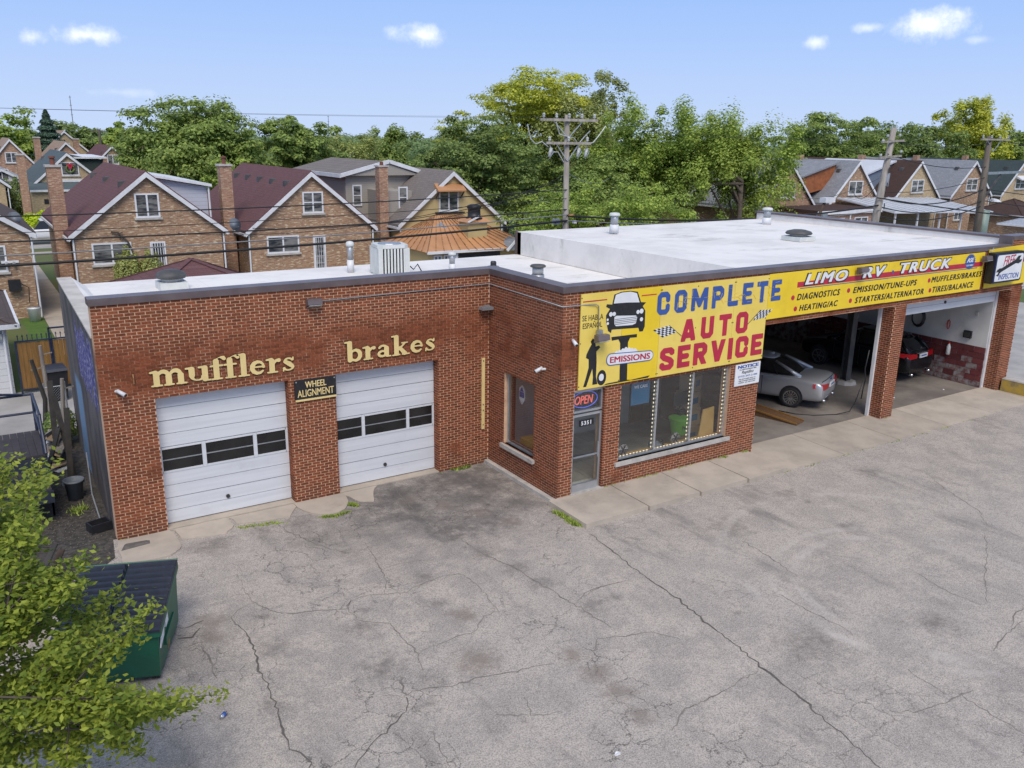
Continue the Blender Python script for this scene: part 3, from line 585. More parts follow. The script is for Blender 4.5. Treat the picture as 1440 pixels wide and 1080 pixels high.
def wall_box(b, ax, a0, a1, t0, t1, z0, z1, holes):
    """box wall with rectangular holes, split into cells; ax 'x' runs along x"""
    us = sorted({a0, a1, *[h[0] for h in holes], *[h[1] for h in holes]}); zs = sorted({z0, z1, *[h[2] for h in holes], *[h[3] for h in holes]})
    us = [u for u in us if a0 <= u <= a1]; zs = [z for z in zs if z0 <= z <= z1]
    for i in range(len(us)-1):
        for j in range(len(zs)-1):
            uc, zc = (us[i]+us[i+1])/2, (zs[j]+zs[j+1])/2
            if any(h[0] < uc < h[1] and h[2] < zc < h[3] for h in holes): continue
            if ax == 'x': b.box(us[i], us[i+1], t0, t1, zs[j], zs[j+1])
            else: b.box(t0, t1, us[i], us[i+1], zs[j], zs[j+1])
DOORS = [(-8.24, -5.36), (-4.24, -1.5)]
hW1 = [(a, c, -1, 3.04) for a, c in DOORS]
hW2 = [(1.06, 2.43, .78, 2.72)]
hW3 = [(.40, 1.34, -1, 2.74), (1.83, 5.60, .70, 2.72), (6.70, 12.55, -1, 3.68), (13.12, 19.13, -1, 3.68)]
b = MB()
wall_box(b, 'x', XL, -.004, D, D+.32, -.1, H, hW1)
wall_box(b, 'y', .32, D, 0, .32, -.1, H, hW2)
wall_box(b, 'x', 0, XR, 0, .32, -.1, H, hW3)
b.box(12.55, 13.12, .32, .45, -.1, 4.0); b.box(19.13, XR, .32, .45, -.1, 4.0)
b.box(18.62, XR, 0, .32, H, 5.40)
b.build('wall', M['mortar'], shop)
hs = lambda x, hh: [(h[0]-x, h[1]-x, h[2], h[3]) for h in hh]
brick_face((XL, D, 0), (1, 0, 0), (0, -1, 0), -XL-.01, 0, H, hs(XL, hW1))
brick_face((0, D-.01, 0), (0, -1, 0), (-1, 0, 0), D, 0, H, [(D-.01-2.43, D-.01-1.06, .78, 2.72)], .1)
brick_face((-.008, 0, 0), (1, 0, 0), (0, -1, 0), XR+.008, 0, H, hs(-.008, hW3), .1)
brick_face((18.62, 0, 0), (1, 0, 0), (0, -1, 0), XR-18.62, H, 5.38)
for x, ye in ((-5.36, D+.26), (-1.5, D+.26)): brick_face((x, ye, 0), (0, -1, 0), (-1, 0, 0), .26, 0, 3.04)
for x in (12.55, 19.13): brick_face((x, .45, 0), (0, -1, 0), (-1, 0, 0), .45, 0, 3.66)
brick_face((1.34, .2, 0), (0, -1, 0), (-1, 0, 0), .2, 0, 2.72)
cp = camo.matrix_world.translation
def seen(it):
    p, ud, nd, L, h = it; v = cp-p
    return L*abs(v.normalized().dot(nd))**.5/v.length if L > .185 else 0
order = sorted(range(len(BR)), key=lambda i: -seen(BR[i])); single = set(order[:295])
def brick_verts(ud, nd, L, h, p=Vector((0, 0, 0))):
    a = ud*L/2; c = Vector((0, 0, h/2)); t = nd*.008
    f = [p-a-c+t, p+a-c+t, p+a+c+t, p-a+c+t]; g = [p-a-c, p+a-c, p+a+c, p-a+c]
    return g+f
BF = [(4, 5, 6, 7), (0, 1, 5, 4), (1, 2, 6, 5), (2, 3, 7, 6), (3, 0, 4, 7)]
b = MB(); cache = {}
for i, (p, ud, nd, L, h) in enumerate(BR):
    if i in single:
        key = (tuple(ud), round(L, 3))
        if key not in cache:
            k = MB(); k.add(brick_verts(ud, nd, L, h), BF); o = k.build('brick', M['brick'], shop); cache[key] = o; o.location = p
        else: o = link_copy(cache[key], shop, p)
    else: b.add([q+nd*random.uniform(-.001, .001) for q in brick_verts(ud, nd, L, h, p)], BF)
o = b.build('brickwork', M['brick'], shop); o['kind'] = 'stuff'
# side and back walls, roofs
YL = 10.7
b = MB(); b.hexa([(XL, D+.02, -.1), (XL+.3, D+.02, -.1), (XL+.42, YL, -.1), (XL+.12, YL, -.1)], [(XL, D+.02, 4.38), (XL+.3, D+.02, 4.38), (XL+.42, YL, 4.55), (XL+.12, YL, 4.55)]); b.build('side_wall', M['mural'], shop)
b = MB(); b.hexa([(XL-.02, D+.33, 4.385), (XL+.34, D+.33, 4.385), (XL+.46, YL+.02, 4.555), (XL+.1, YL+.02, 4.555)], [(XL-.02, D+.33, 4.43), (XL+.34, D+.33, 4.43), (XL+.46, YL+.02, 4.60), (XL+.1, YL+.02, 4.60)]); b.build('side_cap', M['mural_side'], shop)
b = MB(); b.box(XL+.45, 6.0, YB-.3, YB, -.1, 4.28); b.box(6.0, XR, YB-.28, YB-.02, -.1, 5.12); b.box(XR-.6, XR, .45, YB-.28, -.1, 5.10); b.build('rear_wall', M['redbrick_far'], shop)
b = MB(); b.box(XL+.42, 6.0, D+.33, YB-.01, 4.20, 4.31); b.box(XL+.3, XL+.42, D+.33, 5.0, 4.20, 4.308); b.box(.33, 6.0, .33, D+.33, 4.20, 4.31)
b.hexa([(XL+.34, D+.33, 4.31), (XL+.34, D+.75, 4.31), (XL+.46, YL, 4.31), (XL+.46, YL, 4.57), (XL+.34, D+.33, 4.40)], [(XL+.36, D+.33, 4.31), (XL+.70, D+.75, 4.312), (XL+.80, YL, 4.312), (XL+.48, YL, 4.57), (XL+.36, D+.33, 4.40)])
b.build('low_roof', M['roof'], shop)
b = MB(); b.hexa([(6.0, .33, 4.32), (XR-.6, .33, 4.32), (XR-.6, YB-.03, 4.32), (6.0, YB-.03, 4.32)], [(6.0, .33, 5.215), (XR-.6, .33, 5.215), (XR-.6, YB-.03, 5.14), (6.0, YB-.03, 5.14)])
# the cricket that closes the corner between parapet and raised roof
b.add([(6.01, .33, 5.2), (6.01, 2.6, 4.32), (4.6, .36, 4.32), (6.01, .34, 4.32), (4.0, .345, 4.9)], [(0, 1, 4), (1, 2, 4)])
o = b.build('raised_roof', M['roof'], shop)
b = MB(); b.box(18.75, 19.2, .4, YB+.1, 5.10, 5.40); b.build('parapet', M['roof'], shop)
b = MB()
for (x0, x1, y0, y1, z0, z1) in ((XL-.03, -.36, D-.035, D+.34, 5.10, 5.24), (-.36, -.035, .36, D+.34, 5.101, 5.241), (-.035, .34, -.035, .34, 5.10, 5.242), (-.036, .34, .34, .9, 5.101, 5.2405)): pass
z0, z1 = 5.10, 5.245
b.hexa([(XL-.03, D-.035, z0), (-.035, D-.035, z0), (-.035, -.035, z0), (18.62, -.035, z0), (18.62, .35, z0), (.35, .35, z0), (.35, D+.36, z0), (XL-.03, D+.36, z0)],
       [(XL-.03, D-.035, z1), (-.035, D-.035, z1), (-.035, -.035, z1), (18.62, -.035, z1), (18.62, .35, z1), (.35, .35, z1), (.35, D+.36, z1), (XL-.03, D+.36, z1)])
b.box(18.6, XR+.04, -.04, .42, 5.40, 5.52); b.box(18.56, 18.62, -.04, .42, 5.20, 5.52); b.box(18.70, 19.24, .42, YB+.14, 5.40, 5.47); b.box(5.94, 6.03, YB-.06, YB+.02, 4.3, 5.18)
outward(b.build('coping', M['coping'], shop))

# closed garage doors
for k, (x0, x1) in enumerate(DOORS):
    gd = outward(MB().box(x0, x1, D+.30, D+.33, .03, 3.0).build('garage_door', M['metal'], shop)); gd['label'] = 'white sectional overhead door with a row of dark panes, %s' % ('below the word mufflers' if k == 0 else 'below the word brakes')
    yf = D+.245
    for r in range(5):
        za, zb = .04+r*.598, .04+(r+1)*.598-.005
        b = MB()
        if r != 2:
            hh = (zb-za)/2
            for q in range(2):
                a, c = za+q*hh, za+(q+1)*hh
                b.hexa([(x0+.01, D+.30, a), (x1-.01, D+.30, a), (x1-.01, D+.30, c), (x0+.01, D+.30, c)], [(x0+.01, yf, a+.012), (x1-.01, yf, a+.012), (x1-.01, yf+.004, c-.001), (x0+.01, yf+.004, c-.001)])
        else:
            W = x1-x0; fr = [(.02, .315), (.345, .715), (.745, .98)] if k == 0 else [(.02, .265), (.295, .71), (.74, .98)]
            us = [0]+[u for f_ in fr for u in f_]+[1]
            for q in range(0, len(us), 2): b.box(x0+.01+us[q]*(W-.02), x0+.01+us[q+1]*(W-.02), yf-.005, D+.30, za, zb)
            for a, c in fr: b.box(x0+a*W, x0+c*W, yf-.005, D+.30, za, za+.045); b.box(x0+a*W, x0+c*W, yf-.005, D+.30, zb-.045, zb)
            for a, c in fr:
                MB().box(x0+a*W, x0+c*W, D+.262, D+.285, za+.045, zb-.045).build('pane', M['door_glass'], gd)
                MB().box(x0+a*W, x0+c*W, D+.250, D+.262, (za+zb)/2-.012, (za+zb)/2+.012).build('glazing_bar', M['metal'], gd)
        b.build('panel', M['door_white'], gd)
    xc = (x0+x1)/2-.05
    MB().tube([(xc, yf+.01, .42), (xc, yf-.03, .42)], .045, 10).build('handle', M['dark'], gd)
    MB().box(x0, x1, D+.2, D+.30, 3.0, 3.05).build('track_seal', M['metal'], gd)

# ---------------- shop windows and door
def window(parent, ax, plane, u0, u1, z0, z1, muls=(), depth=.12, name='window', m='alu', fw_=.055, glassm='glass', t=.02, sgn=1, label=None):
    """framed window in a wall: ax 'x' -> plane is y, facing -y; ax 'y' -> plane is x, facing -x"""
    def bx(b, a0, a1, d0, d1, c0, c1): return b.box(a0, a1, plane+d0, plane+d1, c0, c1) if ax == 'x' else b.box(plane+d0, plane+d1, a0, a1, c0, c1)
    f = MB(); bx(f, u0, u1, depth-.03, depth+.03, z0, z0+fw_); bx(f, u0, u1, depth-.03, depth+.03, z1-fw_, z1)
    for a in (u0, u1-fw_): bx(f, a, a+fw_, depth-.03, depth+.03, z0+fw_, z1-fw_)
    for mu in muls: bx(f, mu-fw_/2, mu+fw_/2, depth-.035, depth+.03, z0+fw_, z1-fw_)
    fo = f.build(name, M[m], parent)
    if label: fo['label'] = label
    us = [u0+fw_]+[v for mu in muls for v in (mu-fw_/2, mu+fw_/2)]+[u1-fw_]
    for i in range(0, len(us), 2): g = MB(); bx(g, us[i], us[i+1], depth-.005, depth+.005, z0+fw_, z1-fw_); g.build('pane', M[glassm], fo)
    return fo
w1 = window(shop, 'x', 0, 1.83, 5.60, .70, 2.72, (3.10, 4.33), label='wide three-pane shop window under the yellow sign')
MB().box(1.72, 5.72, -.07, .12, .60, .70).build('sill', M['sill'], w1)
leds = MB()
for u0_, u1_ in ((1.9, 3.05), (3.15, 4.28), (4.38, 5.53)):
    n = int((u1_-u0_)/.11)
    for i in range(n): leds.box(u0_+i*.11, u0_+i*.11+.045, .135, .15, .77, .782)
for u_ in (3.05, 4.28, 5.53):
    for i in range(17): leds.box(u_-.02, u_-.005, .135, .15, .82+i*.108, .86+i*.108)
o = leds.build('led_strip', M['led'], w1)
w2 = window(shop, 'y', 0, 1.06, 2.43, .78, 2.72, (), label='tall single-pane window in the side return')
MB().box(-.09, .12, .98, 2.50, .68, .78).build('sill', M['sill'], w2)
ln = MB(); ln.box(.16, .34, 1.063, 1.075, .78, 2.72); ln.box(.16, .34, 2.415, 2.427, .78, 2.72); ln.box(.16, .34, 1.07, 2.42, .783, .80); ln.box(1.84, 1.85, 0, 0, 0, 0) if False else None; ln.build('reveal_lining', M['maroon'], w2)
dr = window(shop, 'x', 0, .42, 1.32, .14, 2.12, (), depth=.10, name='glass_door', fw_=.06, label='aluminium framed glass entrance door')
MB().box(.48, 1.26, .045, .075, 1.02, 1.06).build('push_bar', M['metal'], dr); MB().box(.48, 1.26, .06, .13, .14, .32).build('kick_plate', M['alu'], dr)
MB().box(1.20, 1.235, .03, .07, .95, 1.35).build('handle', M['metal'], dr)
for i, ch_ in enumerate('5351'): text_mesh(ch_, (.70+i*.085+(.02 if ch_ == '1' else 0), .76+i*.085-(.015 if ch_ == '1' else 0), 1.83, 1.93), lambda u, v, d: (u, .075-d, v), .03, m=M['white_print'], parent=dr, name='house_number')
MB().box(.66, 1.08, .078, .088, 1.80, 1.96).build('number_plate', M['ink'], dr)
window(shop, 'x', 0, .42, 1.32, 2.16, 2.72, (), depth=.10, name='transom', fw_=.05)
MB().box(.36, 1.38, -.06, .3, .125, .145).build('threshold', M['sill'], shop)
# office room inside
b = MB(); b.box(.34, 6.45, .34, 4.9, .0, .12); b.build('office_floor', M['room_white'], shop)
fl = MB()
for i in range(11):
    for j in range(6): fl.box(.36+i*.55, .36+i*.55+.54, .62+j*.55, .62+j*.55+.54, .12, .135)
fl.build('floor_tile', mat('pale_floor_tile', (.40, .37, .33), (.32, .30, .27), 2, .4, dirt=.2, isl=.08), shop)
MB().box(.34, 6.44, 3.55, 3.65, .12, 3.0).build('office_back_wall', M['room_white'], shop)
b = MB(); b.box(6.45, 6.7, .33, 4.9, 0, 4.3); b.build('office_wall', M['maroon'], shop)
MB().box(.34, 6.45, .34, 4.9, 3.0, 3.1).build('ceiling', M['room_white'], shop)
MB().box(2.0, 6.3, .18, .5, .12, .66).build('window_bench', M['ochre_board'], shop)
def hexbox(loc, sx, sy, sz, rz): pass
idr = thing('panelled_door', 'brown panelled wooden door seen through the left shop pane', 'door', (5.6, 3.5, .135)); idb = MB(); idb.box(-.42, .42, -.03, .03, 0, 2.05); idb.build('leaf_board', M['door_wood'], idr)
for z_ in (.15, .85, 1.45):
    for s_ in (-.36, .04): MB().box(s_, s_+.32, -.045, -.03, z_, z_+.5).build('panel', M['door_wood'], idr)
p = outward(MB().box(3.35, 3.95, .16, .175, 2.0, 2.62).build('poster', M['poster_blue'])); tag(p, 'blue notice poster hanging inside the left shop pane', 'poster'); p.data.transform(Matrix.Translation((-1.05, 0, .05)))
text_mesh('WE CARE', (2.38, 2.82, 2.48, 2.56), lambda u, v, d: (u, .155-d, v), .02, m=M['white_print'], parent=p)
p = outward(MB().box(0, .03, 1.9, 2.45, .9, 2.2).build('wall_poster', M['ink'], None, False, (6.40, 0, 0))); tag(p, 'tall black and yellow poster in the right shop pane', 'poster')
MB().box(-.012, -.002, 1.92, 2.43, .92, 1.3).build('poster_band', M['yellow'], p)
cs = thing('crest_sign', 'blue and white shield sign hanging inside the side window', 'sign', (.28, 2.02, 1.95)); MB().hexa([(-.01, -.13, .1), (-.01, 0, -.06), (-.01, .13, .1), (-.01, .13, .36), (-.01, 0, .46), (-.01, -.13, .36)], [(.01, -.13, .1), (.01, 0, -.06), (.01, .13, .1), (.01, .13, .36), (.01, 0, .46), (.01, -.13, .36)]).build('shield', M['white_print'], cs); MB().box(-.02, -.01, -.10, .10, .14, .28).build('shield_band', M['blue'], cs); MB().hexa([(-.02, -.09, .30), (-.02, .09, .30), (-.02, 0, .40), (-.02, -.01, .40)], [(-.012, -.09, .30), (-.012, .09, .30), (-.012, 0, .40), (-.012, -.01, .40)]).build('shield_peak', M['blue'], cs)
o = thing('side_counter', 'low counter with papers behind the side window', 'counter', (.5, 1.2, .14)); MB().box(0, .5, -.2, 1.2, 0, .72).build('counter_top', M['ochre_board'], o)
for i in range(5): MB().box(.05+.07*i, .2+.07*i, .1+.2*i, .22+.2*i, .72, .75+.03*(i % 3)).build('paper_stack', M[('white_print', 'carton', 'blue', 'tail', 'sill')[i]], o)
# cartons piled in the middle pane
for i, (x, y, z, s_) in enumerate(((5.55, 1.45, .14, .52), (5.6, 1.47, .66, .5), (5.55, 1.45, 1.16, .5), (5.6, 1.45, 1.66, .46))):
    o = outward(MB().box(-s_/2, s_/2, -s_/2, s_/2, 0, s_-.01).build('carton', M['carton'], loc=(x, y, z))); o.rotation_euler = (0, 0, .1*i)
    tag(o, 'pale printed carton in the middle pane, %s of its stack' % ('lowest', 'second from the bottom', 'third from the bottom', 'topmost')[i], 'box', 'cartons stacked in the shop window')
    MB().box(-s_/4, s_/4, -s_/2-.004, -s_/2, .15, .33).build('printed_panel', M['poster_blue'], o)
o = thing('green_tub', 'bright green tapered tub standing behind the middle pane', 'tub', (4.72, .9, .68)); MB().lathe((0, 0, 0), [(.20, 0), (.27, .42), (.29, .42), (.29, .46)], 18).build('tub_body', M['green_box'], o)
text_mesh('Parts', (-.13, .13, .2, .3), lambda u, v, d: (u, -.27-d, v), .02, m=M['ink'], parent=o)
o = thing('monitor', 'black flat monitor behind the middle shop pane', 'monitor', (4.95, 1.1, 1.28)); MB().box(-.3, .3, -.02, .02, .12, .52).build('screen', M['black'], o); MB().box(-.04, .04, -.02, .02, 0, .12).build('stand', M['black'], o); MB().box(-.12, .12, -.1, .1, -.44, 0).build('base', M['black'], o)
o = outward(MB().hexa([(5.0, .4, .67), (5.55, .4, .67), (5.55, .44, .67), (5.0, .44, .67)], [(5.22, .5, 1.38), (5.62, .5, 1.42), (5.62, .54, 1.42), (5.22, .54, 1.38)]).build('board', M['ochre_board'])); tag(o, 'ochre board leaning inside the right shop pane', 'board')
def helmet(x, y, z, lab):
    o = thing('wheel_trim', lab, 'wheel cover', (x, y, z)); k = MB(); k.tube([(0, .03, .17), (0, 0, .17)], .16, 18); k.build('disc', M['chrome'], o)
    for a in range(6): MB().bar((0, -.01, .17), (.14*math.cos(a*1.047), -.01, .17+.14*math.sin(a*1.047)), .035, .01).build('spoke', M['black'], o)
helmet(2.25, .3, .67, 'chrome and black wheel trim behind the left shop pane'); helmet(4.05, .3, .67, 'chrome and black wheel trim behind the middle shop pane')
o = thing('desk_phone', 'dark desk telephone on the ledge of the middle pane', 'telephone', (3.45, .42, .66)); MB().hexa([(-.17, -.1, 0), (.17, -.1, 0), (.17, .1, 0), (-.17, .1, 0)], [(-.17, -.1, .04), (.17, -.1, .04), (.15, .1, .13), (-.15, .1, .13)]).build('phone_body', M['bucket'], o); MB().tube([(.2, -.1, .06), (.26, 0, .12), (.2, .1, .14)], .025, 8).build('handset', M['black'], o)

# ---------------- workshop interior seen through the open bays
b = MB(); b.box(6.7, 18.95, .45, YB-.3, -.05, .045); b.build('workshop_floor', M['shop_floor'], shop)
b = MB(); b.box(18.98, 19.2, .45, YB-.3, 1.50, 4.3); b.box(6.7, 18.95, YB-.45, YB-.3, 1.5, 4.3); b.build('inner_wall', M['room_white'], shop)
b = MB(); b.box(18.99, 19.2, .45, YB-.3, 0, 1.5); b.build('block_joint', M['cmu_joint'], shop)
MB().box(6.7, 18.95, YB-.45, YB-.3, 0, 1.5).build('rear_dado', M['maroon'], shop)
MB().box(6.7, 19.0, .33, YB-.3, 4.18, 4.30).build('workshop_ceiling', M['room_white'], shop)
for r in range(7):
    y = .47+(.2 if r % 2 else 0)
    if r % 2: MB().box(18.978, 19.0, .462, y-.012, .05+r*.207, .05+r*.207+.193).build('block', M['cmu_red'], shop)
    k = 0
    while y < 8:
        y2 = min(y+.40, 8.0)
        MB().box(18.975-random.uniform(0, .004), 19.0, y, y2-.014, .05+r*.207, .05+r*.207+.193).build('block', M['cmu_worn'] if random.random() < max(.06, .95-.17*r) else M['cmu_red'], shop); y += .41
for x0, x1 in ((12.47, 12.545), (19.0, 19.12), (6.71, 6.77)): MB().box(x0, x1, .40, .5, .05, 3.66).build('door_track', M['white'], shop)
MB().box(6.7, 12.54, .33, .37, 3.60, 3.685).build('lintel_angle', M['sill'], shop); MB().box(13.13, 19.12, .33, .36, 3.64, 3.685).build('lintel_angle', M['sill'], shop)
od = MB(); od.box(13.2, 18.95, .42, .47, 3.20, 3.40); od.box(13.2, 18.95, .42, .475, 3.41, 3.66)
rd = od.build('raised_door', M['door_white'], shop); MB().tube([(15.9, .42, 3.44), (15.9, .39, 3.44)], .05, 10).build('handle', M['dark'], rd)
# steel post, blue lift column, hose reel, extinguisher ...
o = thing('steel_column', 'dark steel column on a concrete pad between the two bays', 'column', (15.2, 3.3, .045)); c_ = MB(); c_.box(-.13, .13, -.13, -.10, 0, 4.1); c_.box(-.13, .13, .10, .13, 0, 4.1); c_.box(-.02, .02, -.1, .1, 0, 4.1); c_.build('shaft', M['steel_post'], o); MB().lathe((0, 0, 0), [(.42, 0), (.38, .1), (.3, .12)], 10).build('pad', M['sill'], o)
def lift(x, y, lab):
    o = thing('car_lift', lab, 'car lift', (x, y, .045)); q = MB(); q.box(-.16, .16, -.14, .14, 0, 3.6); q.build('column', M['lift_blue'], o); MB().box(-.3, .3, -.3, .3, 0, .04).build('base_plate', M['lift_blue'], o); MB().bar((0, 0, .3), (.9, .5, .25), .09).build('arm', M['lift_blue'], o); MB().box(-.1, .1, -.16, -.14, 1.2, 1.5).build('control_box', M['sill'], o)
lift(11.35, 5.6, 'blue car lift column behind the silver sedan'); lift(8.9, 7.6, 'dark blue car lift column deep in the left bay')
o = thing('hose_coil', 'coiled black air hose hanging on the white bay wall', 'hose', (18.9, 3.1, 2.15))
hc = MB()
for i in range(5): hc.tube([(-.03*i/2, .27*math.cos(a*.524)*(1-.04*i), .36*math.sin(a*.524)*(1-.05*i)) for a in range(13)], .022, 6)
hc.build('hose', M['black'], o, True)
o = thing('fire_extinguisher', 'small fire extinguisher hung on the maroon block wall', 'extinguisher', (18.88, 1.75, 1.0)); MB().lathe((0, 0, 0), [(.05, 0), (.075, .03), (.075, .3), (.04, .38), (.03, .42)], 12).build('cylinder', M['pale_metal'], o, True); MB().box(-.05, .05, -.02, .02, .42, .48).build('valve', M['tail'], o)
o = thing('wall_box', 'black junction box on the white wall of the right bay', 'box', (18.93, 1.15, 1.75)); MB().box(-.06, .04, -.14, .14, 0, .26).build('case', M['black'], o); MB().box(-.08, -.06, -.1, .1, .04, .22).build('lid', M['dark'], o)
o = thing('red_hook', 'red hose clip on the white wall above the extinguisher', 'clip', (18.93, 1.9, 2.1)); MB().tube([(-.03, .05*math.cos(a*.785), .17*math.sin(a*.785)) for a in range(9)], .018, 6).build('ring', M['tail'], o)
o = thing('wall_switch', 'small pale switch on the white bay wall near the door post', 'switch', (18.95, .95, 2.6)); MB().box(-.03, .02, -.05, .05, 0, .14).build('plate', M['sill'], o)
o = thing('tyre_changer', 'dark tyre machine against the back of the left bay', 'machine', (11.2, 8.6, .045)); MB().box(-.5, .5, -.4, .4, 0, .9).build('cabinet', M['maroon'], o); MB().tube([(-.1, 0, .95), (-.1, 0, 1.05)], .45, 16).build('turntable', M['steel_post'], o); MB().bar((.35, .3, .9), (.35, .3, 1.9), .12).build('post', M['steel_post'], o); MB().bar((.35, .3, 1.85), (-.1, 0, 1.85), .1).build('arm', M['steel_post'], o)
o = thing('tool_chest', 'dark red tool chest at the back wall of the workshop', 'tool chest', (13.4, 9.9, .045)); MB().box(-.7, .7, -.3, .3, .1, 1.2).build('cabinet', M['drum_red'], o)
for z_ in (.2, .45, .7, .95): MB().box(-.66, .66, -.33, -.3, z_, z_+.2).build('drawer', M['drum_red'], o)
for i, (x, y, z_) in enumerate(((15.3, 9.9, .2), (15.3, 9.9, .45), (15.3, 9.9, .7), (16.2, 10.0, .2), (16.2, 10.0, .45))):
    t_ = MB(); t_.lathe((0, 0, 0), [(.19, -.1), (.33, -.11), (.35, 0), (.33, .11), (.19, .1)], 18); o = t_.build('tyre', M['rubber'], None, True, (x, y, z_)); tag(o, 'black tyre at the back of the workshop, %s' % ('lowest of the left pile', 'middle of the left pile', 'top of the left pile', 'lower of the right pile', 'upper of the right pile')[i], 'tyre', 'tyres piled at the back')
o = thing('wooden_ramp', 'scuffed wooden ramp lying beside the silver sedan', 'ramp', (9.75, 1.75, .05), R(-75)); MB().hexa([(-.8, -.25, 0), (.8, -.25, 0), (.8, .25, 0), (-.8, .25, 0)], [(-.8, -.25, .2), (.8, -.25, .03), (.8, .25, .03), (-.8, .25, .2)]).build('tread_board', M['door_wood'], o)
for s_ in (-.3, .3): MB().bar((-.8, s_*.85, .21), (.8, s_*.85, .04), .05).build('edge_rail', M['wood'], o)
o = thing('wheel_stop', 'yellow painted concrete kerb beside the steel column', 'kerb', (14.1, 4.1, .045), R(4)); MB().box(-.9, .9, -.1, .1, 0, .12).build('kerb_block', M['kerb_yellow'], o); MB().box(-.95, .95, -.16, .16, 0, .03).build('plinth', M['dark'], o)
hp = [(12.35, .62, 1.2), (12.2, .7, .5), (12.1, .8, .15), (11.7, 1.0, .06), (11.0, 1.3, .06), (10.6, 1.7, .06), (10.4, 2.2, .06)]
o = MB().tube(hp, .016, 6).build('air_hose', M['black'], None, True); tag(o, 'thin black air hose trailing from the middle pier to the sedan', 'hose')
o = MB().tube([(12.36, .56, 2.2), (12.3, .58, 1.6), (12.42, .6, 1.2), (12.36, .6, .9), (12.3, .58, .6)], .02, 6).build('hanging_hose', M['black'], None, True); tag(o, 'black hose hanging down the middle pier door track', 'hose')

# ------------------------------------------------ cut-out letters
def seg_d(px, py, a, b_, ra, rb):
    ax, ay = a; bx, by = b_; dx, dy = bx-ax, by-ay; L2 = dx*dx+dy*dy+1e-12
    t_ = np.clip(((px-ax)*dx+(py-ay)*dy)/L2, 0, 1); return np.hypot(px-ax-t_*dx, py-ay-t_*dy)-(ra+(rb-ra)*t_)
def glyph(strokes, cuts, W, fn, thick, s=.03):
    xs = np.arange(-.25, W+.25, s); ys = np.arange(-.75, 1.75, s); X, Y = np.meshgrid(xs, ys); d = np.full(X.shape, 9.)
    for st in strokes:
        for i in range(len(st)-1): d = np.minimum(d, seg_d(X, Y, st[i][:2], st[i+1][:2], st[i][2], st[i+1][2]))
    for st in cuts:
        c = np.full(X.shape, 9.)
        for i in range(len(st)-1): c = np.minimum(c, seg_d(X, Y, st[i][:2], st[i+1][:2], st[i][2], st[i+1][2]))
        d = np.maximum(d, -c)
    b_ = MB()
    for j in range(len(ys)-1):
        for i in range(len(xs)-1):
            q = [(i, j), (i+1, j), (i+1, j+1), (i, j+1)]; v = [d[y, x] for x, y in q]
            if min(v) >= 0: continue
            poly = []; cross = []
            for k in range(4):
                (xa, ya), (xb, yb) = q[k], q[(k+1) % 4]; va, vb = v[k], v[(k+1) % 4]
                if va < 0: poly.append((xs[xa], ys[ya]))
                if (va < 0) != (vb < 0):
                    t_ = va/(va-vb); p = (xs[xa]+(xs[xb]-xs[xa])*t_, ys[ya]+(ys[yb]-ys[ya])*t_); poly.append(p); cross.append(p)
            if len(poly) >= 3: b_.add([fn(u, w_, thick) for u, w_ in poly], [tuple(range(len(poly)))], 0)
            for k in range(0, len(cross)-1, 2): b_.add([fn(*cross[k], thick), fn(*cross[k+1], thick), fn(*cross[k+1], 0), fn(*cross[k], 0)], [(0, 1, 2, 3)], 1)
    return b_
def arc_(cx, cy, rx, ry, a0, a1, w0, w1, n=9): return [(cx+rx*math.cos(R(a0+(a1-a0)*k/n)), cy+ry*math.sin(R(a0+(a1-a0)*k/n)), w0+(w1-w0)*math.sin(math.pi*k/n)) for k in range(n+1)]
S_ = .155
def stem(x, y0, y1, w_=S_): return [(x, y0, w_), (x, y1, w_)]
def ser(x, y, a=.22, c=.22): return [(x-a, y, .055), (x+c, y, .055)]
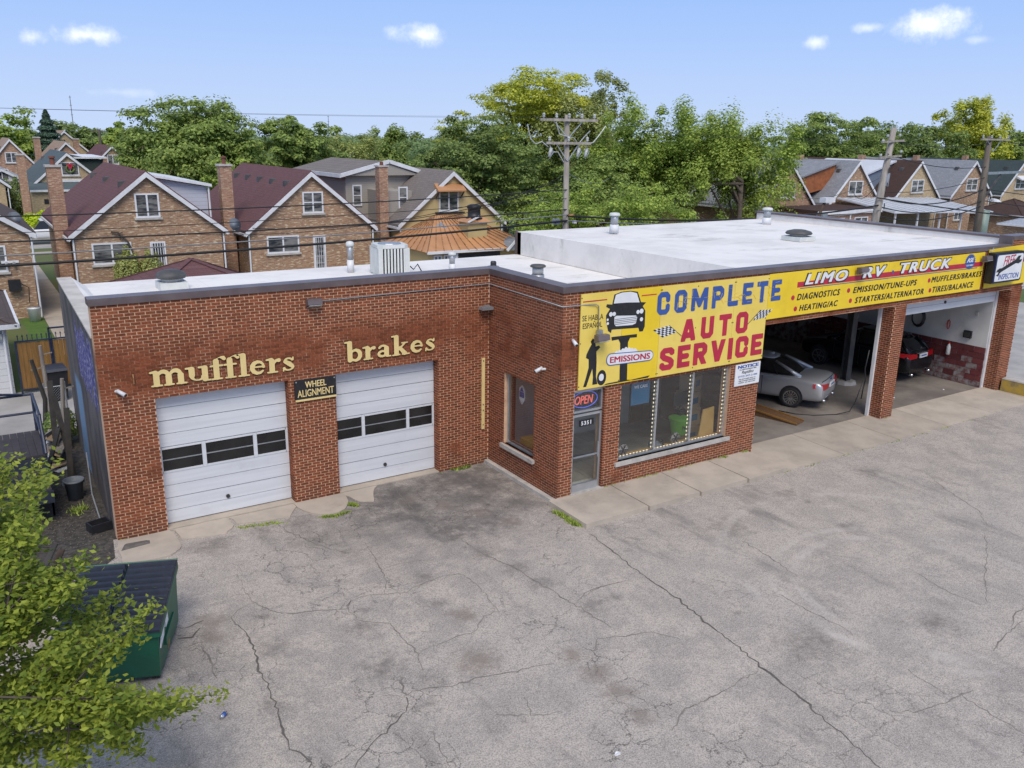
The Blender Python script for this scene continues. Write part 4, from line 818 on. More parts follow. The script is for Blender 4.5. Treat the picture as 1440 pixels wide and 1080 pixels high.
GL = {
 'm': ([stem(.3, .14, .82), ser(.3, .055, .24, .24), [(.02, .9, .06), (.28, .93, .09)], arc_(.64, .55, .27, .36, 150, 0, .07, .13), stem(.9, .14, .6), ser(.9, .055, .2, .22), arc_(1.24, .55, .27, .36, 150, 0, .07, .13), stem(1.5, .14, .6), ser(1.5, .055, .2, .26)], [], 1.78),
 'u': ([stem(.28, .45, .86), [(.0, .92, .06), (.28, .93, .07)], arc_(.57, .36, .29, .24, 180, 350, .12, .04), stem(.95, .14, .86), [(.66, .92, .06), (.95, .93, .07)], ser(1.0, .06, .05, .22)], [], 1.25),
 'f': ([stem(.3, .14, 1.2), ser(.3, .055, .24, .26), [(.02, .9, .06), (.62, .9, .06)], arc_(.55, 1.18, .26, .24, 180, 60, .12, .02), [(.72, 1.33, .1), (.74, 1.31, .1)]], [], .72),
 'l': ([stem(.3, .14, 1.38), ser(.3, .055, .26, .26), [(.02, 1.44, .06), (.28, 1.45, .07)]], [], .6),
 'e': ([arc_(.48, .48, .33, .38, 30, 320, .06, .13), [(.2, .52, .05), (.78, .52, .06)], arc_(.48, .5, .3, .34, 100, -0, .09, .04)], [], .95),
 'r': ([stem(.3, .14, .82), ser(.3, .055, .24, .28), [(.02, .9, .06), (.28, .93, .09)], [(.42, .62, .05), (.55, .82, .08), (.68, .82, .13)]], [], .82),
 's': ([arc_(.42, .68, .22, .19, 20, 200, .06, .06), [(.24, .66, .12), (.45, .5, .15), (.6, .34, .12)], arc_(.40, .28, .26, .2, 0, -165, .08, .05), [(.66, .76, .06), (.68, .92, .04)], [(.13, .2, .05), (.11, .04, .04)]], [], .78),
 'b': ([stem(.28, .14, 1.38), [(.0, 1.44, .06), (.28, 1.45, .07)], arc_(.62, .46, .30, .38, 150, -150, .05, .13)], [], 1.1),
 'a': ([arc_(.45, .68, .24, .2, 160, 10, .08, .08), stem(.68, .2, .68), ser(.76, .07, .05, .18), arc_(.42, .30, .25, .19, 60, 330, .07, .09)], [], 1.05),
 'k': ([stem(.28, .14, 1.38), ser(.28, .055, .24, .2), [(.0, 1.44, .06), (.28, 1.45, .07)], [(.42, .42, .06), (.82, .86, .07)], [(.64, .9, .05), (1.0, .9, .05)], [(.5, .56, .11), (.82, .12, .15)], ser(.85, .055, .18, .26)], [], 1.18)}
def cut_letters(word, x0, x1, zb, sz, slope, lab):
    root = thing('wall_lettering', lab, 'sign', (x0, D-.01, zb)); tot = sum(GL[c][2] for c in word); k = (x1-x0)/tot; x = 0
    for c in word:
        fn = lambda u, v, d, x=x: ((x+u)*k, -d-.012, v*sz+(x+u)*k*slope)
        o = glyph(GL[c][0], GL[c][1], GL[c][2], fn, .028).build('letter', [M['letter'], M['ink']], root); o['label'] = 'cut-out cream letter ' + c; x += GL[c][2]
    return root
cut_letters('mufflers', -8.30, -5.2, 3.30, .345, -.012, 'cream cut-out word mufflers on the brick above the left garage door')
cut_letters('brakes', -3.98, -1.6, 3.28, .335, .012, 'cream cut-out word brakes on the brick above the right garage door')

BLK = {
 'C': (.72, [[(.60, .64), (.60, .78), (.50, .88), (.22, .88), (.12, .78), (.12, .22), (.22, .12), (.50, .12), (.60, .22), (.60, .36)]]),
 'O': (.72, [[(.60, .5), (.60, .78), (.50, .88), (.22, .88), (.12, .78), (.12, .22), (.22, .12), (.50, .12), (.60, .22), (.60, .5)]]),
 'M': (.98, [[(.12, -.1), (.12, 1.1)], [(.86, -.1), (.86, 1.1)], [(.12, 1.0), (.49, .25), (.86, 1.0)]]),
 'P': (.72, [[(.12, -.1), (.12, 1.1)], [(.12, .88), (.48, .88), (.60, .78), (.60, .58), (.48, .46), (.12, .46)]]),
 'L': (.66, [[(.12, 1.1), (.12, .12), (.9, .12)]]),
 'E': (.66, [[(.12, -.1), (.12, 1.1)], [(.12, .88), (.9, .88)], [(.12, .5), (.48, .5)], [(.12, .12), (.9, .12)]]),
 'T': (.72, [[(-.2, .88), (.95, .88)], [(.36, -.1), (.36, .9)]]),
 'A': (.80, [[(.07, -.12), (.40, 1.08)], [(.73, -.12), (.40, 1.08)], [(.2, .27), (.6, .27)]]),
 'U': (.72, [[(.12, 1.1), (.12, .24), (.23, .12), (.49, .12), (.60, .24), (.60, 1.1)]]),
 'S': (.72, [[(.60, .77), (.60, .80), (.50, .88), (.22, .88), (.12, .78), (.12, .66), (.22, .56), (.50, .44), (.60, .34), (.60, .22), (.50, .12), (.22, .12), (.12, .20), (.12, .23)]]),
 'R': (.76, [[(.12, -.1), (.12, 1.1)], [(.12, .88), (.48, .88), (.60, .78), (.60, .58), (.48, .46), (.12, .46)], [(.36, .48), (.66, -.12)]]),
 'V': (.78, [[(.09, 1.12), (.39, .02)], [(.69, 1.12), (.39, .02)]]),
 'I': (.26, [[(.13, -.1), (.13, 1.1)]]),
 'K': (.76, [[(.12, -.1), (.12, 1.1)], [(.2, .46), (.66, 1.12)], [(.32, .56), (.68, -.12)]])}
def block_word(word, x0, x1, z0, z1, fn, m, parent, r=.12, grow=0., shear=0., gap=.2, name='letter', part_label=None, ext=.003):
    tot = sum(BLK[c][0] for c in word)+gap*(len(word)-1); k = (x1-x0)/tot; h = z1-z0; x = 0
    for c in word:
        W, st = BLK[c]; s_ = .03; xs = np.arange(-.12, W+.14, s_); ys = np.arange(-.12, 1.14, s_); X, Y = np.meshgrid(xs, ys); d = np.full(X.shape, 9.)
        for q in st:
            for i in range(len(q)-1): d = np.minimum(d, seg_d(X, Y, q[i], q[i+1], r+grow, r+grow))
        d = np.maximum(d, np.maximum(np.maximum(-grow-X, X-W-grow), np.maximum(-grow-Y, Y-1-grow)))
        b_ = MB()
        for j in range(len(ys)-1):
            for i in range(len(xs)-1):
                q = [(i, j), (i+1, j), (i+1, j+1), (i, j+1)]; v = [d[y_, x_] for x_, y_ in q]
                if min(v) >= 0: continue
                poly = []
                for e in range(4):
                    (xa, ya), (xb, yb) = q[e], q[(e+1) % 4]; va, vb = v[e], v[(e+1) % 4]
                    if va < 0: poly.append((xs[xa], ys[ya]))
                    if (va < 0) != (vb < 0): t_ = va/(va-vb); poly.append((xs[xa]+(xs[xb]-xs[xa])*t_, ys[ya]+(ys[yb]-ys[ya])*t_))
                if len(poly) >= 3: b_.add([fn(x0+(x+u)*k+shear*w_*h, z0+w_*h, ext) for u, w_ in poly], [tuple(range(len(poly)))])
        o = b_.build(name, M[m], parent)
        if part_label: o['label'] = part_label+c
        x += W+gap
# ------------------------------------------------ signs
def flat(poly, y, t_, name, m, parent, fn=None, label=None):
    b_ = MB(); f_ = fn or (lambda u, v, d: (u, y-d, v)); b_.prism(poly, f_, 0, t_); o = outward(b_.build(name, M[m], parent))
    if label: o['label'] = label
    return o
YS = -.07
mainsign = thing('main_sign', 'large yellow COMPLETE AUTO SERVICE sign board above the shop window', 'sign', (0, 0, 0))
seams = [.45, 1.69, 2.88, 5.42, 6.69]
for i in range(4): flat(rect(seams[i]+.004, seams[i+1]-.004, 2.78, 5.05), YS+.03, .03, 'sign_panel', 'yellow' if i in (1,) else 'pale_yellow', mainsign)
fb = MB()
for x in (.47, 1.67, 1.71, 2.86, 2.9, 4.1, 5.4, 5.44, 6.66):
    for z in (2.86, 3.9, 4.96): fb.box(x-.012, x+.012, YS-.006, YS, z-.012, z+.012)
fb.build('rivet', M['dark'], mainsign)['kind'] = 'stuff'
F3 = lambda e: (lambda u, v, d: (u, YS-.001-e-d, v))
block_word('COMPLETE', 2.76, 7.18, 4.34, 4.91, lambda u, v, d: (u, YS-.001-d, v), 'blue', mainsign, .118, part_label='blue letter ', gap=.26)
sc_b = MB()      # cracked vinyl: thin splits in the blue letters
for i in range(46):
    x = random.uniform(2.8, 7.1); z = random.uniform(4.38, 4.84); a = random.choice((0, 0, .3, 1.4, -.6))+random.gauss(0, .2); l_ = random.uniform(.08, .24)
    sc_b.bar((x, YS-.006, z), (x+l_*math.cos(a), YS-.006, z+l_*math.sin(a)), .008, .003)
sc_b.build('split_vinyl', M['pale_yellow'], mainsign)['kind'] = 'stuff'
block_word('AUTO', 3.62, 6.0, 3.58, 4.15, lambda u, v, d: (u, YS-.001-d, v), 'red', mainsign, .13, part_label='red letter ', gap=.3)
xs_ = [2.98, 3.52, 4.02, 4.56, 5.10, 5.40, 5.92, 6.66]; x = 2.98
block_word('SERVICE', 2.96, 6.64, 2.91, 3.49, lambda u, v, d: (u, YS-.001-d, v), 'red', mainsign, .13, part_label='red letter ', gap=.17)
text_mesh('SE HABLA', (.50, 1.11, 4.42, 4.55), F3(0), .005, m=M['ink'], parent=mainsign); text_mesh('ESPAÑOL', (.52, 1.09, 4.24, 4.40), F3(0), .005, m=M['ink'], parent=mainsign)
E3 = .004
P_ = lambda pts, nm, m, e=0, lab=None: flat(pts, YS-.001-e, .003, nm, m, mainsign, label=lab)
P_([(1.36, 4.74), (1.41, 4.97), (1.62, 5.02), (1.9, 5.02), (2.12, 4.98), (2.24, 4.72), (2.40, 4.70), (2.30, 4.62), (2.39, 4.5), (2.40, 4.12), (2.35, 4.0), (2.24, 4.0), (2.2, 4.1), (1.38, 4.14), (1.36, 4.06), (1.27, 4.12), (1.2, 4.36), (1.19, 4.5), (1.3, 4.64), (1.18, 4.70), (1.2, 4.76)], 'car_drawing', 'ink')
P_([(1.40, 4.76), (1.45, 4.96), (1.64, 5.0), (1.9, 5.0), (2.09, 4.95), (2.19, 4.72), (1.8, 4.75)], 'car_drawing', 'white_print', E3)
P_([(1.44, 4.43), (1.5, 4.46), (2.10, 4.41), (2.14, 4.36), (2.11, 4.22), (2.0, 4.19), (1.5, 4.21), (1.45, 4.26)], 'car_drawing', 'white_print', E3)
for z in (4.25, 4.29, 4.33, 4.37): P_(rect(1.46, 2.12, z, z+.01), 'grille_line', 'ink', 2*E3)
for x, z, r in ((1.33, 4.51, .055), (1.43, 4.51, .05), (2.16, 4.49, .05), (2.27, 4.5, .06), (1.25, 4.3, .035), (2.28, 4.3, .05), (1.24, 4.39, .03)): P_([(x+r*math.cos(a*.524), z+r*math.sin(a*.524)) for a in range(12)], 'lamp_drawing', 'white_print', E3)
P_([(1.38, 3.96), (2.17, 3.95), (2.17, 3.87), (1.96, 3.88), (1.90, 3.78), (1.93, 2.84), (2.1, 2.81), (1.2, 2.80), (1.3, 2.83), (1.70, 2.84), (1.66, 3.78), (1.6, 3.88), (1.40, 3.87)], 'lift_drawing', 'ink')
P_([(2.05, 2.82), (2.66, 2.85), (2.6, 2.80), (2.1, 2.80)], 'lift_drawing', 'ink')
P_([(.83, 3.99), (.77, 3.92), (.80, 3.85), (.74, 3.76), (.66, 3.62), (.65, 3.54), (.73, 3.50), (.74, 3.3), (.66, 3.02), (.60, 2.84), (.69, 2.84), (.78, 3.08), (.85, 3.26), (.88, 3.05), (.87, 2.86), (1.02, 2.86), (.97, 3.05), (.97, 3.4), (.95, 3.66), (1.06, 3.75), (1.02, 3.8), (.92, 3.78), (.91, 3.92)], 'mechanic_drawing', 'ink')
ring = [(1.14+.14*math.cos(a*.39), 3.0+.19*math.sin(a*.39)) for a in range(16)]; P_(ring, 'tyre_drawing', 'ink'); P_([(1.13+.075*math.cos(a*.524), 3.01+.09*math.sin(a*.524)) for a in range(12)], 'tyre_drawing', 'white_print', E3)
for x0, x1 in ((.50, 1.2), (2.25, 2.72)): P_(rect(x0, x1, 4.86, 4.885), 'red_line', 'red')
cl_pts = [(1.50, 3.50)]+[(1.56+.095*i+.05*math.cos(a), 3.55+.07*(1-abs(i-3)/3.2)+.05*math.sin(a)) for i in range(7) for a in (2.6, 1.57, .5)]+[(2.24, 3.48)]
P_(cl_pts, 'cloud_drawing', 'white_print', E3)
oval = lambda gx: [(2.60+.11*math.cos(a)+gx*math.cos(a), 3.365+(.11+gx)*math.sin(a)) for a in np.linspace(-1.57, 1.57, 8)]+[(1.38-(.11+gx)*math.cos(a), 3.415+(.13+gx)*math.sin(a)) for a in np.linspace(1.57, -1.57, 8)]
P_(oval(.02), 'oval_badge', 'blue', 2*E3); P_(oval(0), 'oval_badge', 'white_print', 3*E3)
text_mesh('EMISSIONS', (1.36, 2.62, 3.33, 3.48), F3(4*E3), .022, m=M['red'], parent=mainsign, slope=-.035)
def flag(P0, P1, P2, P3, staff, nm):
    q = flat([P0, P1, P2, P3], YS-.001, .002, 'flag_drawing', 'white_print', mainsign); sq = MB(); N1, N2 = 8, 5
    L_ = lambda a, b_, t_: (a[0]+(b_[0]-a[0])*t_, a[1]+(b_[1]-a[1])*t_)
    for i in range(N1):
        for j in range(N2):
            if (i+j) % 2: continue
            c_ = [L_(L_(P0, P1, s), L_(P3, P2, s), t_) for s, t_ in ((i/N1, j/N2), ((i+1)/N1, j/N2), ((i+1)/N1, (j+1)/N2), (i/N1, (j+1)/N2))]
            sq.prism(c_, lambda u, v, d: (u, YS-.003-d, v), .0005, .002)
    outward(sq.build('flag_check', M['ink'], q))
    MB().bar((staff[0][0], YS-.004, staff[0][1]), (staff[1][0], YS-.004, staff[1][1]), .016, .006).build('flag_staff', M['ink'], q)
flag((2.68, 3.99), (3.19, 4.05), (3.48, 3.86), (3.0, 3.77), ((3.19, 4.06), (3.64, 3.74)), 'l'); flag((6.42, 4.13), (6.92, 4.12), (6.64, 3.92), (6.19, 3.88), ((5.98, 3.79), (6.45, 4.14)), 'r')
# long sign over the bays
longsign = thing('long_sign', 'long yellow LIMO RV TRUCK sign over the open bays', 'sign', (0, 0, 0))
for a, c in ((6.69, 8.9), (8.9, 11.85), (11.85, 14.5), (14.5, 16.96)): flat([(a+.004, 3.85), (c-.004, 3.86), (c-.004, 5.08), (a+.004, 5.07)], YS+.03, .03, 'sign_panel', 'yellow', longsign)
G_ = lambda pts, nm, m, e=0: flat(pts, YS-.001-e, .003, nm, m, longsign)
G_(rect(7.82, 16.9, 4.63, 4.78), 'red_band', 'red'); G_(rect(7.95, 16.6, 4.585, 4.605), 'blue_line', 'blue')
for s_, r_, sp in (('LIMO', (8.12, 9.94, 4.68, 4.98), 1.1), ('RV', (10.62, 11.70, 4.68, 4.99), 1.1), ('TRUCK', (12.40, 15.03, 4.69, 5.01), 1.1)):
    text_mesh(s_, (r_[0]-.05, r_[1]+.05, r_[2]-.035, r_[3]+.03), F3(E3), .06, .25, sp=sp+.12, m=M['ink'], parent=longsign); text_mesh(s_, r_, F3(2.5*E3), .03, .25, sp=sp+.12, m=M['white_print'], parent=longsign)
for s_, r_ in (('DIAGNOSTICS', (7.86, 9.69, 4.27, 4.45)), ('HEATING/AC', (8.0, 9.65, 3.96, 4.13)), ('EMISSION/TUNE-UPS', (10.28, 13.36, 4.27, 4.45)), ('STARTERS/ALTERNATOR', (10.42, 13.79, 3.96, 4.14)), ('MUFFLERS/BRAKES', (14.12, 16.94, 4.29, 4.47)), ('TIRES/BALANCE', (14.25, 16.54, 3.96, 4.15))):
    text_mesh(s_, r_, F3(0), .032, .2, sp=1.2, m=M['ink'], parent=longsign)
for x, z in ((7.69, 4.36), (7.84, 4.04), (10.07, 4.37), (10.21, 4.06), (14.0, 4.37), (14.12, 4.05)): G_([(x+.07*math.cos(a*.524), z+.07*math.sin(a*.524)) for a in range(12)], 'bullet_dot', 'red')
G_([(12.06+.05*math.cos(a*.524), 4.77+.05*math.sin(a*.524)) for a in range(12)], 'bullet_dot', 'blue', E3)
G_([(16.13+(.30 if a % 2 else .25)*math.cos(a*.1309), 4.82+(.26 if a % 2 else .22)*math.sin(a*.1309)) for a in range(48)], 'gear_logo', 'blue', E3)
text_mesh('ASE', (15.93, 16.33, 4.80, 4.94), F3(2*E3), .03, .2, m=M['white_print'], parent=longsign); text_mesh('CERTIFIED', (15.93, 16.33, 4.68, 4.73), F3(2*E3), .02, .2, m=M['white_print'], parent=longsign)
# end sign behind and box sign
es = thing('end_sign', 'yellow sign board with red stripe behind the inspection sign', 'sign'); flat([(17.2, 3.86), (19.78, 3.88), (19.78, 5.22), (17.2, 5.14)], -.04, .03, 'sign_panel', 'yellow', es); flat(rect(17.25, 19.7, 4.62, 4.76), -.071, .003, 'red_band', 'red', es)
fs = thing('inspection_sign', 'white FREE INSPECTION box sign with a wrench, mounted at the right corner', 'sign', (17.08, -.08, 4.0), R(0))
MB().box(0, 1.75, -.26, -.03, .06, 1.06).build('sign_case', M['ink'], fs); MB().box(.04, 1.72, -.30, -.26, .10, 1.02).build('sign_frame', mat('dark_blue_frame', (.02, .03, .09), None, 3, .4), fs)
ffs = lambda e: (lambda u, v, d: (u, -.301-e-d, v))
flat([(.12, .13), (1.62, .13), (1.68, .2), (1.68, .93), (1.62, .99), (.16, .99), (.1, .93), (.1, .2)], 0, .003, 'sign_face', 'white_print', fs, ffs(0))
text_mesh('FREE', (.5, 1.2, .62, .94), ffs(.004), .01, .25, m=M['red'], parent=fs, slope=.05); text_mesh('INSPECTION', (.32, 1.55, .18, .36), ffs(.004), .014, .1, m=M['blue'], parent=fs)
flat([(.14, .34), (.28, .30), (.33, .38), (.43, .44), (1.25, .68), (1.42, .66), (1.58, .72), (1.6, .80), (1.44, .78), (1.47, .86), (1.52, .92), (1.35, .92), (1.2, .80), (.42, .56), (.30, .56), (.18, .52), (.12, .44), (.26, .45), (.25, .38)], 0, .003, 'wrench_drawing', 'ink', fs, ffs(.008))
# smaller signs
wa = thing('wheel_alignment_sign', 'black WHEEL ALIGNMENT sign with yellow letters on the brick pier', 'sign', (-5.24, D-.02, 2.5))
MB().box(0, 1.0, -.03, 0, .05, .51).build('board', M['ink'], wa); MB().box(.01, 1.0, -.035, 0, 0, .045).build('yellow_strip', M['letter'], wa)
fw_s = lambda u, v, d: (u, -.031-d, v)
text_mesh('WHEEL', (.25, .76, .31, .46), fw_s, .018, m=M['letter'], parent=wa); text_mesh('ALIGNMENT', (.06, .94, .10, .27), fw_s, .012, m=M['letter'], parent=wa)
for x in (.04, .96):
    for z in (.47,): MB().box(x-.015, x+.015, -.036, -.03, z-.015, z+.015).build('screw', M['metal'], wa)
o = thing('yellow_strip_board', 'narrow vertical yellow board on the brick near the inner corner', 'board', (-.24, D-.02, .98)); MB().box(0, .09, -.03, 0, 0, 1.95).build('board', M['letter'], o)
for z in (.1, .5, .66, 1.85): MB().box(.03, .055, -.034, -.03, z, z+.04).build('bolt', M['dark'], o)
o = thing('notice_sign', 'small white NOTICE sign on the brick between window and bay', 'sign', (5.74, -.015, 2.1)); MB().box(0, .95, -.02, 0, 0, .60).build('board', M['white_print'], o)
fn_ = lambda u, v, d: (u, -.021-d, v)
text_mesh('NOTICE', (.08, .88, .48, .57), fn_, .04, m=M['blue'], parent=o); text_mesh('Rapidito', (.25, .7, .30, .41), fn_, .01, .2, m=M['ink'], parent=o); text_mesh('(773) 247-2188', (.12, .85, .22, .28), fn_, .01, m=M['blue'], parent=o)
for i, z in enumerate((.43, .16, .11, .06)): text_mesh(('ALL VEHICLES PARKED HERE', 'WILL BE TOWED AWAY AT', "THE OWNER'S EXPENSE", 'OPEN 24 HOURS')[i], (.15, .8, z, z+.03), fn_, .004, m=M['ink'], parent=o)
o = thing('open_sign', 'red and blue neon OPEN sign in the transom over the door', 'sign', (.46, .13, 2.2)); MB().box(0, .82, .03, .06, .02, .48).build('backing', M['ink'], o)
text_mesh('OPEN', (.06, .60, .15, .36), lambda u, v, d: (u, .0-d, v), -.0, .2, ext=.02, m=M['neon_red'], parent=o)
MB().tube([(.37+.38*math.cos(a*.32), .01, .25+.20*math.sin(a*.32)) for a in range(-9, 9)], .012, 6).build('neon_oval', M['neon_blue'], o)
# fixtures on the brickwork
def wallpack(x, y, z, lab, sh='coping'):
    o = thing('wall_light', lab, 'lamp', (x, y, z)); MB().hexa([(-.17, -.02, -.09), (.17, -.02, -.09), (.17, -.02, .1), (-.17, -.02, .1)], [(-.17, -.20, -.02), (.17, -.20, -.02), (.17, -.17, .1), (-.17, -.17, .1)]).build('housing', M[sh], o)
    outward(MB().hexa([(-.15, -.04, -.10), (.15, -.04, -.10), (.15, -.21, -.03), (-.15, -.21, -.03)], [(-.15, -.04, -.11), (.15, -.04, -.11), (.15, -.215, -.04), (-.15, -.215, -.04)]).build('lens', M['porcelain'], o)); return o
wallpack(-4.70, D, 4.78, 'brown wall light above the WHEEL ALIGNMENT sign'); o = wallpack(.95, -.16, 4.0, 'grey floodlight hanging in front of the yellow sign'); wallpack(10.40, -.12, 4.93, 'grey floodlight between the words LIMO and RV'); wallpack(16.85, -.12, 4.88, 'grey floodlight beside the inspection sign')
MB().box(-.06, .06, -.05, .05, .1, .2).build('knuckle', M['metal'], o)
o = MB().tube([(-4.52, D-.03, 4.80), (-.03, D-.03, 4.86), (-.03, -.03, 4.80), (.3, -.04, 4.80), (.85, -.11, 4.80), (.93, -.11, 4.75), (.95, -.11, 4.1)], .013, 6).build('conduit', M['metal'], None, True); tag(o, 'thin grey conduit running along the brick to the sign floodlight', 'conduit')
o = MB().tube([(17.2, -.08, 4.95), (17.25, -.1, 5.1), (17.35, -.1, 5.2), (17.45, -.05, 5.18)], .014, 6).build('goose_conduit', M['metal'], None, True); tag(o, 'short curved conduit rising above the inspection sign', 'conduit')
def camera_(x, y, z, rz, lab):
    o = thing('security_camera', lab, 'camera', (x, y, z), rz); MB().tube([(0, 0, 0), (0, -.1, 0)], .03, 8).build('bracket', M['white'], o); MB().tube([(-.02, -.08, .03), (.02, -.26, -.05)], [.04, .045], 10).build('camera_body', M['white'], o, True); MB().tube([(.02, -.26, -.05), (.022, -.27, -.054)], .035, 10).build('lens', M['black'], o)
camera_(-8.98, D, 3.3, R(30), 'white security camera on the brick left of the word mufflers'); camera_(.30, 0, 3.98, R(-20), 'white security camera beside the yellow sign edge'); camera_(0, .62, 3.2, R(-110), 'white security camera on the side return above the window'); camera_(19.75, 0, 3.75, R(20), 'white security camera at the far right pier')
o = thing('corner_bracket', 'small grey empty bracket in the inner brick corner', 'bracket', (-.02, D-.02, 4.22)); MB().hexa([(-.32, -.22, 0), (0, -.22, 0), (0, 0, 0), (-.32, 0, 0)], [(-.30, -.22, .07), (0, -.22, .07), (0, 0, .07), (-.30, 0, .07)]).build('plate', M['metal'], o); MB().box(-.2, -.05, -.1, -.02, .07, .10).build('stub', M['metal'], o)
o = MB().tube([(-8.62, D-.02, 3.62), (-8.62, D-.06, 3.55), (-8.62, D-.05, 3.42)], .012, 6).build('rusty_hook', M['rust']); tag(o, 'rusty hook in the brick above the left camera', 'hook')

# ------------------------------------------------ roof equipment
def mushroom(x, y, z, r, h, lab, m1='bucket', m2='metal'):
    o = thing('roof_vent', lab, 'vent', (x, y, z)); MB().box(-r*.95, r*.95, -r*.95, r*.95, 0, h*.4).build('curb', M['pale_metal'], o); MB().lathe((0, 0, 0), [(r*.7, h*.4), (r*.72, h*.62)], 18).build('neck', M['metal'], o)
    MB().lathe((0, 0, 0), [(r*1.0, h*.58), (r*1.08, h*.68), (r*.95, h*.86), (r*.5, h), (.05, h*1.02)], 24).build('hood', M['dark' if m1 == 'd' else 'steel_post'], o, True)
mushroom(-6.5, 9.3, 4.31, .38, .52, 'dark mushroom roof vent on the left end of the low roof'); mushroom(13.05, 4.3, 5.2, .42, .36, 'dark mushroom roof vent on the raised white roof')
def pipe(x, y, z, r, h, lab, base='white', cap='pale_metal', hat=True):
    o = thing('roof_pipe', lab, 'pipe', (x, y, z)); MB().lathe((0, 0, 0), [(r*1.25, 0), (r*1.15, h*.42)], 14).build('base', M[base], o, True); MB().lathe((0, 0, 0), [(r, h*.42), (r, h*.92)], 14).build('stack', M['metal'], o, True)
    if hat: MB().lathe((0, 0, 0), [(r*1.35, h*.86), (r*1.45, h*.93), (r*1.2, h), (r*.3, h*1.03)], 14).build('cap', M[cap], o, True)
pipe(8.68, 8.9, 5.2, .14, .70, 'tall white capped pipe on the raised roof'); pipe(16.9, 9.1, 5.15, .15, .68, 'capped grey pipe near the far right parapet'); pipe(-1.07, 9.8, 4.31, .09, .95, 'slim pale capped pipe behind the air conditioner'); pipe(1.82, 8.5, 4.31, .09, .62, 'slim pale capped pipe right of the air conditioner'); pipe(3.2, 5.7, 4.31, .17, .50, 'short wide grey pipe with dark cap near the brick corner', 'metal', 'steel_post')
o = thing('roof_drain', 'small black drain cap on the low white roof', 'drain', (3.6, 8.9, 4.31)); MB().lathe((0, 0, 0), [(.1, 0), (.1, .14), (.08, .18)], 10).build('cap', M['black'], o); MB().lathe((0, 0, 0), [(.2, 0), (.18, .02)], 12).build('flange', M['metal'], o)
ac = thing('air_conditioner', 'pale grey air conditioner standing on the low roof', 'air conditioner', (-.15, 8.9, 4.31), R(-8))
W = .47; b = MB(); ch = .14
oct_ = [(-W+ch, -W), (W-ch, -W), (W, -W+ch), (W, W-ch), (W-ch, W), (-W+ch, W), (-W, W-ch), (-W, -W+ch)]
oz = lambda z, k=1.: [(x*k, y*k, z) for x, y in oct_]
MB().hexa(oz(.0), oz(.05)).build('base_pan', M['pale_metal'], ac); MB().hexa(oz(.05, .9), oz(.85, .9)).build('coil', M['black'], ac); outward(MB().hexa(oz(.85, 1.02), oz(.95, 1.02)).build('top', M['pale_metal'], ac)); MB().lathe((0, 0, .95), [(.36, 0), (.34, .03), (.05, .04)], 20).build('fan_guard', M['metal'], ac)
for cx_, cy_ in ((-W+.05, -W+.05), (W-.05, -W+.05), (W-.05, W-.05), (-W+.05, W-.05)): MB().box(cx_-.07, cx_+.07, cy_-.07, cy_+.07, .05, .85).build('corner_post', M['pale_metal'], ac)
lv = MB()
for i in range(7):
    x = -W+.17+i*.1
    lv.hexa([(x, -W, .06), (x+.055, -W-.012, .06), (x+.055, -W+.02, .06), (x, -W+.02, .06)], [(x, -W, .84), (x+.055, -W-.012, .84), (x+.055, -W+.02, .84), (x, -W+.02, .84)])
    lv.hexa([(-W, x, .06), (-W-.012, x+.055, .06), (-W+.02, x+.055, .06), (-W+.02, x, .06)], [(-W, x, .84), (-W-.012, x+.055, .84), (-W+.02, x+.055, .84), (-W+.02, x, .84)])
lv.build('louvre', M['pale_metal'], ac)['kind'] = 'stuff'
MB().box(.47, .6, -.1, .15, .3, .7).build('disconnect_box', M['dark'], ac); MB().tube([(.55, -.1, .3), (.7, -.2, .15), (.85, -.15, .3), (1.0, -.1, .05)], .02, 6).build('line_set', M['black'], ac)
